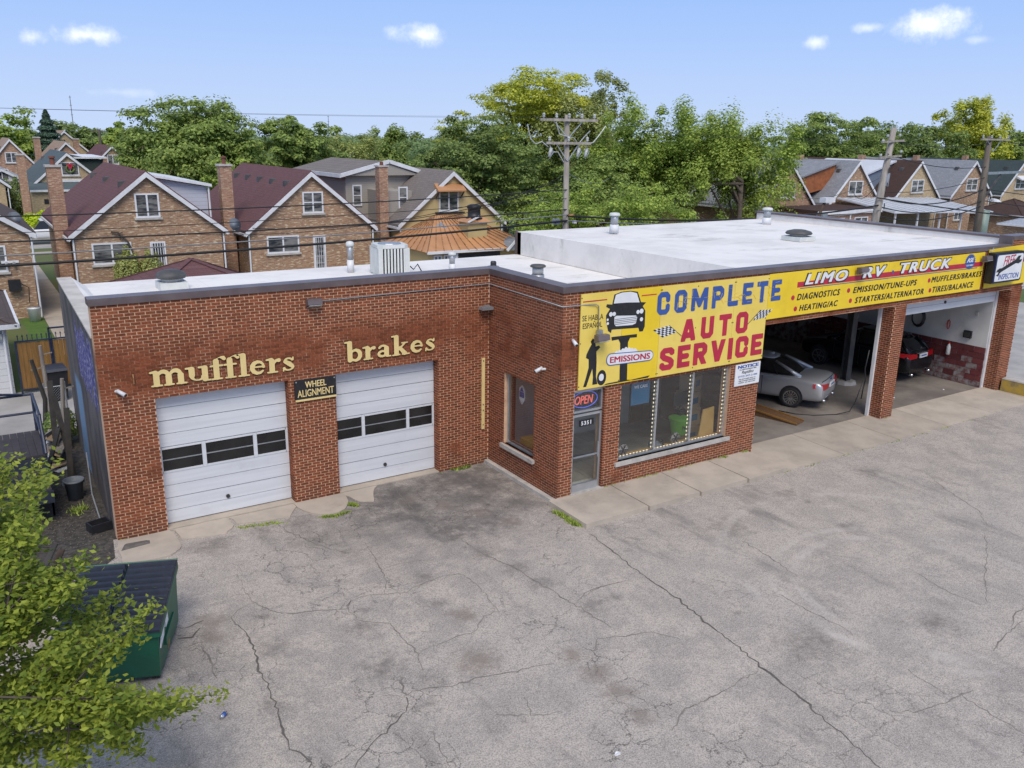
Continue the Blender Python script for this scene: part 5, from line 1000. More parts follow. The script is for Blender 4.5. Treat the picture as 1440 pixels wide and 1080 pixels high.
# ------------------------------------------------ vehicles
def loft(rings, closed_ends=True):
    b = MB(); n = len(rings[0]); vs = [p for r in rings for p in r]; fs = []
    for i in range(len(rings)-1): fs += [(i*n+k, i*n+(k+1) % n, (i+1)*n+(k+1) % n, (i+1)*n+k) for k in range(n)]
    if closed_ends: fs += [tuple(range(n))[::-1], tuple(range((len(rings)-1)*n, len(rings)*n))]
    b.add(vs, fs); return b
def subd(o, lv=2):
    m = o.modifiers.new('s', 'SUBSURF'); m.levels = m.render_levels = lv; o.data.polygons.foreach_set('use_smooth', [True]*len(o.data.polygons)); return o
def wheel(par, x, y, r, wd, nsp, side, rim='chrome'):
    """wheel on the side x (sign = side); axle along x"""
    t = MB(); t.v = []; prof = [(r*.68, -wd/2), (r*.93, -wd/2), (r, -wd*.32), (r, wd*.32), (r*.93, wd/2), (r*.68, wd/2)]; n = 28
    vs = [(d, rr*math.cos(2*math.pi*k/n), rr*math.sin(2*math.pi*k/n)) for rr, d in prof for k in range(n)]; m = len(prof)
    t.add(vs, [(i*n+k, i*n+(k+1) % n, ((i+1) % m)*n+(k+1) % n, ((i+1) % m)*n+k) for i in range(m) for k in range(n)])
    wo = t.build('wheel', M['rubber'], par, True, (x, y, r))
    rm = MB(); s = side; rm.tube([(s*wd*.10, 0, 0), (s*wd*.14, 0, 0)], r*.66, 24, 1); rm.tube([(s*wd*.14, 0, 0), (s*wd*.52, 0, 0)], [r*.12, r*.10], 12, 0)
    for k in range(nsp):
        a = 2*math.pi*k/nsp; rm.bar((s*wd*.45, r*.1*math.cos(a), r*.1*math.sin(a)), (s*wd*.42, r*.66*math.cos(a), r*.66*math.sin(a)), r*.085, r*.09, 0, (1, 0, 0))
    n = 28; pr = [(r*.70, .45), (r*.72, .52), (r*.64, .50), (r*.63, .2)]
    vs = [(s*wd*d, rr*math.cos(2*math.pi*k/n), rr*math.sin(2*math.pi*k/n)) for rr, d in pr for k in range(n)]
    rm.add(vs, [(i*n+k, i*n+(k+1) % n, (i+1)*n+(k+1) % n, (i+1)*n+k) for i in range(3) for k in range(n)], 0)
    outward(rm.build('rim', [M[rim], M['black']], wo)); return wo
def body_rings(st, tum=.9):
    rs = []
    for y, hw, zb, zm, zt in st:      # half ring, then mirrored; y measured from the rear end forwards
        h = [(0, zb), (hw*.80, zb), (hw*.97, zb+.10), (hw, zb+(zm-zb)*.55), (hw*.985, zm-.02), (hw*.93, zm+.035), (hw*.62, zt), (0, zt+.012)]
        rs.append([(x, y, z) for x, z in h]+[(-x, y, z) for x, z in h[-2:0:-1]])
    return rs
def car(name, label, loc, rz, paint, st, cab, wheels, nsp, wr, kind):
    c = thing(name, label, 'car', loc, rz)
    bo = subd(outward(loft(body_rings(st)).build('body', M[paint], c)))
    # cabin: stations (y, bottom z, bottom half width, top z, top half width)
    rs = []
    for y0_, z0_, w0_, y1_, z1_, w1_ in cab: rs.append([(-w0_, y0_, z0_), (-w0_*.99, y0_, z0_+.02), (-w1_*1.02, y1_, z1_-.05), (-w1_*.86, y1_, z1_), (0, y1_, z1_+.03), (w1_*.86, y1_, z1_), (w1_*1.02, y1_, z1_-.05), (w0_*.99, y0_, z0_+.02), (w0_, y0_, z0_)])
    g = subd(outward(loft(rs).build('glasshouse', M['car_glass'], c)), 2)
    rf = [[(-w1_*.90, y1_, z1_+.004), (-w1_*.45, y1_, z1_+.028), (w1_*.45, y1_, z1_+.028), (w1_*.90, y1_, z1_+.004), (w1_*.86, y1_, z1_-.03), (-w1_*.86, y1_, z1_-.03)] for _, _, _, y1_, z1_, w1_ in cab[1:-1]]
    subd(outward(loft(rf).build('roof_panel', M[paint], c)), 1)
    for s in (-1, 1):
        for i in (0, len(cab)-2):       # end pillars
            a, b_ = (cab[0], cab[1]) if i == 0 else (cab[-1], cab[-2])
            MB().tube([(s*a[2]*.96, a[0], a[1]-.02), (s*(a[2]+b_[5])/2*.955, (a[0]+b_[3])/2, (a[1]+b_[4])/2-.03), (s*b_[5]*.90, b_[3], b_[4]-.05)], [.075, .065, .05], 8).build('pillar', M[paint], c, True)
        for p0, p1 in kind['pillars']: MB().bar((s*p0[0], p0[1], p0[2]), (s*p1[0], p1[1], p1[2]), .05, .03, 0, (0, 1, 0)).build('door_pillar', M['black'], c)
        for y in kind['doors']: MB().box(s*kind['hw']-.012, s*kind['hw']+.006, y, y+.012, .32, kind['belt']-.06).build('door_gap', M['black'], c)
        for y in kind['handles']: MB().tube([(s*kind['hw'], y, kind['belt']-.14), (s*(kind['hw']+.03), y+.04, kind['belt']-.14), (s*(kind['hw']+.03), y+.16, kind['belt']-.14), (s*kind['hw'], y+.2, kind['belt']-.14)], .012, 6).build('handle', M[paint], c)
        for y in wheels:
            ar = MB(); ar.tube([(s*(kind['hw']-.22), y, wr+.03), (s*(kind['hw']+.004), y, wr+.03)], wr*1.12, 24); ar.build('wheel_arch', M['black'], c)
            wheel(c, s*(kind['hw']-.10), y, wr, .24, nsp, s)
        m_ = subd(outward(MB().box(-.09, .09, -.06, .06, -.06, .06).build('mirror', M[paint], c, loc=(s*(kind['hw']+.1), cab[-1][0]-.35, kind['belt']+.06))), 2)
    return c
sed = dict(hw=.925, belt=.98, doors=(2.0, 3.1), handles=(1.75, 2.75), pillars=(((.80, 2.25, 1.0), (.66, 2.2, 1.40)), ((.81, 1.55, 1.0), (.70, 1.75, 1.3))))
c1 = car('silver_sedan', 'silver four-door sedan parked nose-in in the left service bay', (12.3, 1.75, .05), R(24), 'silver_car',
    [(.0, .70, .42, .70, .80), (.04, .86, .34, .78, .92), (.10, .92, .28, .86, 1.0), (.26, .94, .25, .93, 1.05), (.7, .925, .22, .95, 1.06), (1.3, .93, .22, .96, 1.04), (2.4, .93, .20, .96, .98), (3.4, .93, .20, .94, .97), (4.1, .90, .20, .84, .88), (4.6, .84, .22, .72, .78), (4.86, .62, .34, .60, .66)],
    [(.82, 1.02, .72, .95, 1.05, .66), (1.05, 1.0, .80, 1.72, 1.42, .58), (2.0, .96, .83, 2.3, 1.475, .60), (2.9, .95, .83, 2.9, 1.44, .59), (3.65, .95, .78, 3.45, 1.03, .70)], (1.02, 3.95), 14, .335, sed)
def rear_bits(c, zl, hw, lampz, plate_y, w0, ylamp):
    for s in (-1, 1):
        o = outward(MB().hexa([(s*.38, ylamp-.05, zl-.03), (s*.82, ylamp-.02, zl-.03), (s*.955, ylamp+.30, zl+.02), (s*.5, ylamp+.3, zl)], [(s*.38, ylamp-.04, zl+.12), (s*.80, ylamp+.0, zl+.16), (s*.94, ylamp+.32, zl+.16), (s*.5, ylamp+.3, zl+.13)]).build('tail_light', M['tail'], c))
    MB().box(-.26, .26, plate_y-.04, plate_y, zl-.02, zl+.13).build('licence_plate', M['white_print'], c); MB().box(-.18, .18, plate_y-.044, plate_y-.04, zl+.03, zl+.08).build('plate_number', M['blue'], c)
rear_bits(c1, .74, .9, .8, -.005, 0, .03)
text_mesh('XV 5207', (-.2, .2, .775, .83), lambda u, v, d: (u, -.0315-d, v), .01, m=M['ink'], parent=c1)
MB().tube([(0, .03, .97), (0, -.005, .965)], .04, 14).build('badge', M['blue'], c1, True)
MB().tube([(-.86, .26, .44), (-.5, .03, .42), (0, -.01, .42), (.5, .03, .42), (.86, .26, .44)], .022, 6).build('bumper_crease', M['chrome'], c1, True)
MB().tube([(-.72, .12, .955), (-.4, .07, .975), (.4, .07, .975), (.72, .12, .955)], .012, 6).build('boot_line', M['black'], c1)
for s in (-.55, .55): MB().tube([(s, .12, .3), (s, -.0, .3)], .045, 12).build('exhaust_tip', M['chrome'], c1, True)
for s in (-.75, .75): MB().box(s-.1, s+.1, .06, .1, .5, .53).build('reflector', M['tail'], c1)
MB().hexa([(-.015, 1.95, 1.48), (.015, 1.95, 1.48), (.015, 2.15, 1.49), (-.015, 2.15, 1.49)], [(-.005, 1.93, 1.55), (.005, 1.93, 1.55), (.008, 2.1, 1.50), (-.008, 2.1, 1.50)]).build('antenna_fin', M['white'], c1)
suv = dict(hw=.93, belt=1.12, doors=(1.95, 3.0), handles=(1.8, 2.85), pillars=(((.82, 2.15, 1.12), (.70, 2.15, 1.6)), ((.82, 1.2, 1.12), (.70, 1.3, 1.58))))
c2 = car('black_suv', 'black sport utility vehicle parked nose-in behind the middle pier', (17.80, 2.05, .05), R(5), 'black_car',
    [(.0, .78, .46, .80, 1.0), (.05, .90, .38, .96, 1.10), (.3, .92, .30, 1.08, 1.16), (1.0, .935, .28, 1.10, 1.15), (2.4, .935, .26, 1.10, 1.12), (3.3, .93, .26, 1.06, 1.10), (3.9, .91, .26, .98, 1.04), (4.4, .86, .28, .86, .94), (4.66, .66, .4, .74, .80)],
    [(.14, 1.10, .76, .25, 1.13, .72), (.2, 1.1, .80, .62, 1.58, .60), (1.2, 1.1, .84, 1.4, 1.68, .64), (2.5, 1.1, .84, 2.5, 1.65, .63), (3.4, 1.08, .80, 3.15, 1.16, .72)], (.95, 3.62), 6, .36, suv)
rear_bits(c2, .95, .9, 1.0, -.01, 0, .05)
MB().box(-.4, .4, -.005, .03, 1.09, 1.115).build('chrome_strip', M['chrome'], c2); MB().tube([(0, .1, 1.24), (0, .075, 1.235)], .05, 14).build('badge', M['chrome'], c2)
MB().bar((-.3, .10, 1.2), (.25, .06, 1.23), .02).build('rear_wiper', M['black'], c2)
for s in (-.6, .6): MB().tube([(s, .12, .33), (s, -.04, .33)], .045, 12).build('exhaust_tip', M['chrome'], c2, True)
pk = thing('white_pickup', 'white pickup truck parked on the street beyond the houses', 'pickup truck', (-5.4, 60.2, 0), R(-90))
sec = [(.0, .85, .55, 1.1, 1.12), (.1, .95, .45, 1.15, 1.2), (2.0, .97, .42, 1.16, 1.22), (3.6, .97, .42, 1.15, 1.2), (4.6, .96, .42, 1.10, 1.18), (5.3, .92, .45, 1.0, 1.08), (5.45, .75, .6, .9, .95)]
subd(outward(loft([[(x, -y+2.7, z) for x, y, z in r] for r in body_rings(sec)]).build('body', M['white_car'], pk)), 1)
outward(MB().hexa([(-.9, -.9, 1.15), (.9, -.9, 1.15), (.9, 1.0, 1.15), (-.9, 1.0, 1.15)], [(-.72, -.35, 1.8), (.72, -.35, 1.8), (.72, .85, 1.8), (-.72, .85, 1.8)]).build('cab', M['car_glass'], pk)); MB().box(-.74, .74, -.38, .88, 1.78, 1.85).build('cab_roof', M['white_car'], pk)
for y in (-1.7, 1.6):
    for s in (-1, 1): MB().tube([(s*.9, y, .45), (s*.975, y, .45)], .5, 18).build('wheel_arch', M['black'], pk); wheel(pk, s*.88, y, .39, .26, 6, s)

# ------------------------------------------------ dumpster, drum and the clutter left of the shop
dm = thing('dumpster', 'green dumpster with black ribbed plastic lid beside the lot', 'dumpster', (-9.5, -2.64, 0), R(-20.3))
# local axes: +y runs back along the visible side, -x runs left
fh, bh = 1.02, 1.22; W_ = 1.55; L_ = 1.85
MB().hexa([(-W_, .16, .12), (-.08, .16, .12), (-.04, L_-.05, .12), (-W_, L_-.05, .12)], [(-W_, 0, fh), (0, 0, fh), (0, L_, bh), (-W_, L_, bh)]).build('bin_body', M['green_dump'], dm)
for y, z in ((0, fh), (L_, bh)): MB().box(-W_-.03, .03, y-.03, y+.03, z-.10, z+.0).build('rim_rail', M['green_dump'], dm)
MB().bar((.0, 0, fh-.05), (.0, L_, bh-.05), .07, .10).build('rim_rail', M['green_dump'], dm)
MB().box(-.10, -.01, .55, 1.35, .42, .56).build('fork_pocket', M['green_dump'], dm)
MB().hexa([(-.02, .08, .66), (-.02, .40, .70), (-.005, .40, .70), (-.005, .08, .66)], [(.006, .10, .95), (.006, .40, 1.0), (.02, .40, 1.0), (.02, .10, .95)]).build('sticker', M['white_print'], dm); MB().box(-.012, .014, .50, .72, .78, 1.03).build('sticker', M['white_print'], dm)
MB().hexa([(-.075, .80, .16), (-.06, .80, .16), (-.06, 1.05, .16), (-.075, 1.05, .16)], [(-.06, .86, .36), (-.045, .86, .36), (-.045, 1.0, .40), (-.06, 1.0, .40)]).build('rust_patch', M['rust'], dm)
for hx in (0, 1):
    x1 = -.0-hx*(W_/2)+.03*(1-hx)+0; x0 = x1-W_/2+.02-(.03 if hx == 0 else 0)
    lo = outward(MB().hexa([(x0, -.05, fh), (x1, -.05, fh), (x1, L_+.02, bh), (x0, L_+.02, bh)], [(x0, -.05, fh+.04), (x1, -.05, fh+.04), (x1, L_+.02, bh+.04), (x0, L_+.02, bh+.04)]).build('lid', M['lid'], dm))
    for k in range(11):
        y = .06+k*.165; z = fh+.04+(bh-fh)*(y/L_)
        MB().hexa([(x0+.02, y, z), (x1-.01, y, z), (x1-.01, y+.10, z+.01), (x0+.02, y+.10, z+.01)], [(x0+.04, y+.02, z+.065), (x1-.02, y+.02, z+.065), (x1-.02, y+.08, z+.07), (x0+.04, y+.08, z+.07)]).build('rib', M['lid'], lo)
MB().tube([(-W_-.02, L_+.03, bh+.05), (.03, L_+.03, bh+.05)], .02, 6).build('hinge_rod', M['green_dump'], dm)
for x in (-W_+.12, -.15):
    for y in (.3, L_-.2): MB().tube([(x-.04, y, .07), (x+.04, y, .07)], .07, 10).build('caster', M['black'], dm)
dr_ = thing('rusty_drum', 'dark red steel drum with a rusty top beside the tree', 'drum', (-11.36, .2, 0)); MB().lathe((0, 0, 0), [(.29, 0), (.30, .02), (.29, .30), (.305, .31), (.29, .32), (.29, .60), (.305, .61), (.29, .62), (.29, .86), (.31, .88), (.31, .90)], 24).build('drum_body', M['drum_red'], dr_, True); MB().lathe((0, 0, 0), [(.285, .875), (.28, .885)], 24).build('drum_top', M['rust'], dr_)
o = thing('bucket', 'tall grey-blue plastic bin in the gravel strip beside the shop', 'bin', (-9.75, 6.1, -.01)); MB().lathe((0, 0, 0), [(.16, 0), (.21, .45), (.235, .46), (.235, .50), (.21, .50), (.18, .2), (.04, .18)], 18).build('bin_body', M['bucket'], o, True); MB().box(-.25, .25, -.04, .04, .40, .44).build('handle', M['bucket'], o)
o = thing('black_crate', 'low black tray lying at the foot of the side wall', 'crate', (-9.52, 4.0, -.01), R(15)); k = MB(); k.box(-.22, .22, -.16, .16, 0, .04); k.box(-.22, -.19, -.16, .16, .04, .2); k.box(.19, .22, -.16, .16, .04, .2); k.box(-.19, .19, -.16, -.13, .04, .2); k.box(-.19, .19, .13, .16, .04, .2); k.build('tray', M['black'], o); MB().box(-.18, .18, -.12, .12, .04, .08).build('contents', M['dark'], o)
o = thing('grey_pole', 'thin grey rod leaning from the gravel against the side wall', 'rod', (-9.5, 4.6, 0)); MB().tube([(.05, -.5, .02), (0, .3, .5), (.1, 1.5, 1.1)], .015, 6).build('rod', M['metal'], o)
o = tag(outward(MB().hexa([(-.3, -.12, 0), (.28, -.06, 0), (.3, .1, 0), (-.2, .14, 0)], [(-.22, -.08, .03), (.2, -.03, .05), (.22, .06, .04), (-.16, .1, .04)]).build('asphalt_chunk', M['crack'], loc=(-9.0, 2.72, .03))), 'black lump of asphalt on the left concrete slab', 'asphalt')
for i, (x, y, z, dx, dz, l_, lb) in enumerate(((-9.75, 7.0, 0, .15, 1.9, 2.2, 'dark board leaning beside the grey-blue bin'), (-9.6, 7.6, 0, -.2, 2.1, 2.3, 'tall brown plank leaning on the side wall'), (-10.3, 7.4, 0, .5, 1.3, 1.6, 'short plank crossing the pile of wood'), (-9.9, 8.3, 0, .1, 2.3, 2.5, 'long weathered plank standing behind the pile'), (-11.0, 1.6, 0, .5, .8, 1.3, 'brown plank leaning near the rusty drum'), (-10.7, 1.9, 0, .3, .5, 1.1, 'pale plank lying near the rusty drum'))):
    o = thing('plank', lb, 'plank', (x, y, z), group='loose planks beside the shop'); MB().bar((0, 0, .02), (dx, .35, dz), .13, .035).build('plank_board', M['dark'] if i != 5 else M['brown_wood'], o)
o = thing('scrap_pile', 'pile of pale sheet scrap and cartons against the side wall', 'scrap', (-9.75, 8.6, 0))
for i in range(9): MB().hexa([(random.uniform(-.4, 0), random.uniform(-.6, .4), .1*i) for _ in range(1)]*1+[(.2, -.3+.1*i, .12*i), (.25, .2+.05*i, .13*i), (-.3, .25, .1*i)], [(-.35, -.35, .12*i+.05), (.2, -.3+.1*i, .12*i+.05), (.25, .2+.05*i, .13*i+.05), (-.3, .25, .1*i+.06)]).build('scrap_sheet', (M['pale_metal'], M['carton'], M['old_wood'])[i % 3], o)
for i, (x, y, h_, lean, lb) in enumerate(((-9.62, 13.4, 2.2, .03, 'grey wooden post right of the black bin'), (-9.95, 11.0, 2.35, .25, 'tall brown post wrapped in dead vine'), (-9.45, 9.9, 2.0, -.1, 'thin grey post inside the gravel strip'))):
    o = thing('fence_post', lb, 'post', (x, y, 0)); MB().tube([(0, 0, 0), (lean*.5, 0, h_*.5), (-lean*.3, 0, h_)], [.07, .06, .05], 8).build('post_shaft', M['old_wood'] if i != 1 else M['dark'], o); MB().bar((-lean*.3-.05, .02, h_-.3), (-lean*.3+.3, .02, h_-.25), .03, .03).build('cross_rail', M['old_wood'], o)
# black wheeled bin, wooden gate, chain-link fence
o = thing('wheeled_bin', 'black wheeled rubbish bin in front of the wooden gate', 'bin', (-9.2, 15.1, -.01), R(5)); MB().hexa([(-.24, -.26, .06), (.24, -.26, .06), (.24, .26, .06), (-.24, .26, .06)], [(-.31, -.34, 1.02), (.31, -.34, 1.02), (.31, .34, 1.02), (-.31, .34, 1.02)]).build('bin_body', M['black'], o); outward(MB().hexa([(-.34, -.38, 1.02), (.34, -.38, 1.02), (.34, .38, 1.04), (-.34, .38, 1.04)], [(-.30, -.32, 1.10), (.30, -.32, 1.10), (.30, .36, 1.12), (-.30, .36, 1.12)]).build('lid', M['lid'], o))
for s in (-.25, .25): MB().tube([(s-.03, .3, .12), (s+.03, .3, .12)], .12, 12).build('wheel', M['rubber'], o)
MB().tube([(-.25, .42, 1.0), (.25, .42, 1.0)], .02, 6).build('handle', M['black'], o)
gt = thing('wooden_gate', 'stained wooden gate and fence in a black iron frame with spikes', 'gate', (-10.15, 16.35, 0))
for i in range(13):
    x0 = .04+i*.135; MB().box(x0, x0+.128, -.012-.006*(i % 2), .012, .08, 1.72+.03*math.sin(i*2.1)*0).build('board', M['wood'], gt)
for x in (0, 1.0, 1.05, 1.83): MB().box(x-.03, x+.03, -.03, .03, 0, 1.78 if x != 1.0 else 2.15).build('iron_post', M['navy'], gt)
for z in (.1, 1.74): MB().box(0, 1.83, -.045, -.015, z, z+.05).build('iron_rail', M['navy'], gt)
MB().box(1.0, 1.83, -.03, .03, 2.1, 2.15).build('iron_rail', M['navy'], gt)
for i in range(13): MB().lathe((.08+i*.14, 0, 1.79), [(.012, 0), (.012, .12), (.03, .13), (.002, .2)], 6).build('spike', M['navy'], gt)
fl_ = thing('chain_link_fence', 'short rusty chain-link fence panel beside the painted side wall', 'fence', (-9.75, 12.3, 0))
k = MB()
for i in range(-12, 14):
    for s in (1, -1):
        x0 = i*.075; pts = []
        a, b_ = (x0, 0), (x0+s*1.1, 1.1); t0, t1 = 0, 1
        xs0, xs1 = a[0], b_[0]
        def clipx(t_): return a[0]+(b_[0]-a[0])*t_
        ts = sorted([min(max((0-a[0])/(b_[0]-a[0]), 0), 1), min(max((.55-a[0])/(b_[0]-a[0]), 0), 1)])
        if ts[1]-ts[0] > .03: k.bar((clipx(ts[0]), 0, 1.1*ts[0]+.05), (clipx(ts[1]), .004*s, 1.1*ts[1]+.05), .007, .007)
k.build('wire_mesh', M['metal'], fl_)['kind'] = 'stuff'
for x in (0, .55): MB().tube([(x, 0, 0), (x, 0, 1.3)], .025, 8).build('post', M['metal'], fl_)
for z in (.05, 1.17): MB().tube([(0, 0, z), (.55, 0, z)], .016, 6).build('rail', M['metal'], fl_)
# dark raised deck with navy pipe railing
dk = thing('deck', 'dark raised timber deck with navy pipe railing at the left edge', 'deck', (-13.6, 5.3, 0))
for i in range(22): MB().box(.02+i*.15, .02+i*.15+.142, 0, 1.9, 1.44, 1.49).build('board', M['deck'], dk)
for y, z in ((0, 1.15), (-.28, .85), (-.56, .55)):
    MB().box(0, 3.34, y-.04, y, z, z+.28).build('fascia', M['lid'], dk)
    if y < 0:
        for i in range(22): MB().box(.02+i*.15, .02+i*.15+.142, y, y+.30, z+.25, z+.30).build('step_board', M['deck'], dk)
MB().box(0, 3.34, .0, .05, 0, 1.43).build('skirt', M['dark'], dk); MB().box(3.30, 3.34, .0, 1.9, 0, 1.43).build('skirt', M['dark'], dk)
for z in (1.95, 2.4): MB().tube([(0, 1.88, z), (3.3, 1.88, z)], .03, 8).build('rail', M['navy'], dk)
for z in (1.95, 2.4): MB().tube([(3.3, 1.88, z), (3.3, .05, z)], .03, 8).build('rail', M['navy'], dk)
MB().tube([(3.3, .05, 2.4), (3.3, -.6, 1.7)], .03, 8).build('rail', M['navy'], dk)
for x, y in ((3.3, 1.88), (3.3, .05), (1.6, 1.88)): MB().tube([(x, y, 1.4), (x, y, 2.42)], .035, 8).build('post', M['navy'], dk)
MB().tube([(0, .9, 2.9), (1.6, 1.6, 2.7), (3.1, 1.86, 2.42)], .028, 8).build('stay_pipe', M['navy'], dk)
MB().box(0, 3.2, 2.0, 2.0+.03, 1.9, 1.94).build('toe_board', M['sill'], dk)
# yellow kerb wall by the road, litter, weeds
o = thing('yellow_kerb_wall', 'low yellow painted concrete wall at the right edge of the lot', 'low wall', (19.36, -3.2, 0)); MB().hexa([(0, 0, 0), (.75, 0, 0), (.60, 3.12, 0), (.02, 3.12, 0)], [(.02, 0, .45), (.75, 0, .45), (.60, 3.12, .45), (.03, 3.12, .45)]).build('wall_block', M['kerb_yellow'], o); MB().hexa([(.0, 0, .45), (.77, 0, .45), (.62, 3.13, .45), (.02, 3.13, .45)], [(.03, 0, .49), (.74, 0, .49), (.59, 3.1, .49), (.04, 3.1, .49)]).build('cap', M['sill'], o)
o = thing('drink_can', 'crushed silver drink can lying on the asphalt', 'can', (-8.9, -3.85, .035), R(40)); MB().tube([(-.07, 0, 0), (-.06, 0, 0), (.06, 0, 0), (.07, 0, 0)], [.026, .035, .035, .026], 12).build('can_body', M['chrome'], o, True); MB().tube([(-.03, 0, 0), (.03, 0, 0)], .0356, 12).build('can_label', M['blue'], o, True)
def litter(px, lab, s_):
    b_ = MB(); n = 7; pts = [(s_*(.6+.4*random.random())*math.cos(a*.9), s_*(.3+.3*random.random())*math.sin(a*.9)) for a in range(n)]; b_.hexa([(x, y, 0) for x, y in pts], [(x*.9, y*.9, .008+.02*random.random()) for x, y in pts]); tag(b_.build('paper_scrap', M['white_print'], None, False, px), lab, 'litter')
litter((-4.35, -7.6, .003), 'scrap of white paper lying at the bottom of the lot', .07); litter((15.0, 1.2, .063), 'white paper scrap on the floor of the right bay', .13); litter((17.5, .9, .063), 'tiny white paper scrap near the right bay sill', .05)
def weeds(name, line, n, h_, wd, lab):
    V_ = []; F_ = []
    for i in range(n):
        t_ = random.random()*(len(line)-1); k_ = int(t_); f_ = t_-k_; x = line[k_][0]*(1-f_)+line[k_+1][0]*f_+random.gauss(0, wd); y = line[k_][1]*(1-f_)+line[k_+1][1]*f_+random.gauss(0, wd)
        a = random.uniform(0, 6.3); l_ = h_*random.uniform(.4, 1.2); w_ = random.uniform(.008, .02); z = line[0][2] if len(line[0]) > 2 else 0
        if math.sin(x*5.1+y*3.7)+math.sin(x*13+y*11)*.6 < -.25: continue
        dx, dy = math.cos(a), math.sin(a); q = len(V_)
        V_ += [(x-dy*w_, y+dx*w_, z), (x+dy*w_, y-dx*w_, z), (x+dx*l_*.7, y+dy*l_*.7, z+l_*.8)]; F_ += [(q, q+1, q+2)]
    b_ = MB(); b_.add(V_, F_); tag(b_.build(name, M['leaf_bright']), lab, 'weeds', kind='stuff')
for i, (ln, n, h_, wd) in enumerate([([(-.28, -.15), (-.3, -.8), (-.36, -1.45)], 1100, .10, .05), ([(-4.3, 2.45), (-4.2, 2.3)], 250, .08, .05), ([(-5.1, 2.1), (-4.8, 2.0), (-4.4, 2.1)], 350, .06, .04), ([(-6.9, 2.5), (-6.3, 2.4), (-5.8, 2.3), (-5.5, 2.3)], 450, .05, .05),
    ([(-1.45, 3.12), (-1.0, 3.1), (-.6, 3.12)], 260, .09, .04), ([(1.4, -.06, .12), (3.4, -.04, .12), (5.8, -.05, .12), (6.5, -.05, .12)], 420, .06, .02), ([(5.5, -.06, .12), (5.9, -.06, .12)], 160, .09, .03), ([(6.3, -1.5), (9, -1.46), (12, -1.46), (16, -1.47)], 190, .05, .03),
    ([(-9.2, 3.1), (-8.6, 3.1)], 160, .06, .03), ([(-9.9, 5.2), (-9.7, 5.4)], 200, .12, .08), ([(12.7, -.04, .03), (13.0, -.04, .03)], 90, .05, .02), ([(-8.9, 17.4), (-8.85, 21), (-8.7, 24)], 900, .25, .12)]):
    weeds('weeds', ln, n, h_, wd, 'green weeds growing along the joints of the pavement')
# loose gravel along the left strip
V_ = []; F_ = []
for i in range(1300):
    x, y = random.uniform(-10.6, -9.35), random.uniform(1.9, 7.5); r_ = random.uniform(.005, .016); q = len(V_); z = 0
    V_ += [(x-r_, y, z), (x, y-r_, z), (x+r_, y, z), (x, y+r_, z), (x, y, z+r_)]; F_ += [(q, q+1, q+4), (q+1, q+2, q+4), (q+2, q+3, q+4), (q+3, q, q+4)]
b = MB(); b.add(V_, F_); tag(b.build('loose_gravel', M['dirt']), 'loose pale gravel in the strip beside the shop', 'gravel', kind='stuff')

# ------------------------------------------------ houses
def hwin(par, x0, x1, y, z0, z1, split='v', m='white', name='window', sill=True):
    f = MB(); t_ = .08; f.box(x0, x1, y-.05, y, z0, z0+t_); f.box(x0, x1, y-.05, y, z1-t_, z1); f.box(x0, x0+t_, y-.05, y, z0+t_, z1-t_); f.box(x1-t_, x1, y-.05, y, z0+t_, z1-t_)
    xc = (x0+x1)/2; zc = (z0+z1)/2
    if 'v' in split: f.box(xc-.04, xc+.04, y-.05, y, z0+t_, z1-t_)
    if 'h' in split: f.box(x0+t_, x1-t_, y-.045, y, zc-.025, zc+.025)
    fo = f.build(name, M[m], par)
    for a, c in ([(x0+t_, xc-.04), (xc+.04, x1-t_)] if 'v' in split else [(x0+t_, x1-t_)]):
        MB().box(a, c, y-.015, y+.02, z0+t_, z1-t_).build('pane', M['house_glass'], fo)
    if sill: MB().box(x0-.08, x1+.08, y-.1, y, z0-.1, z0).build('sill', M['sill'], fo)
    return fo
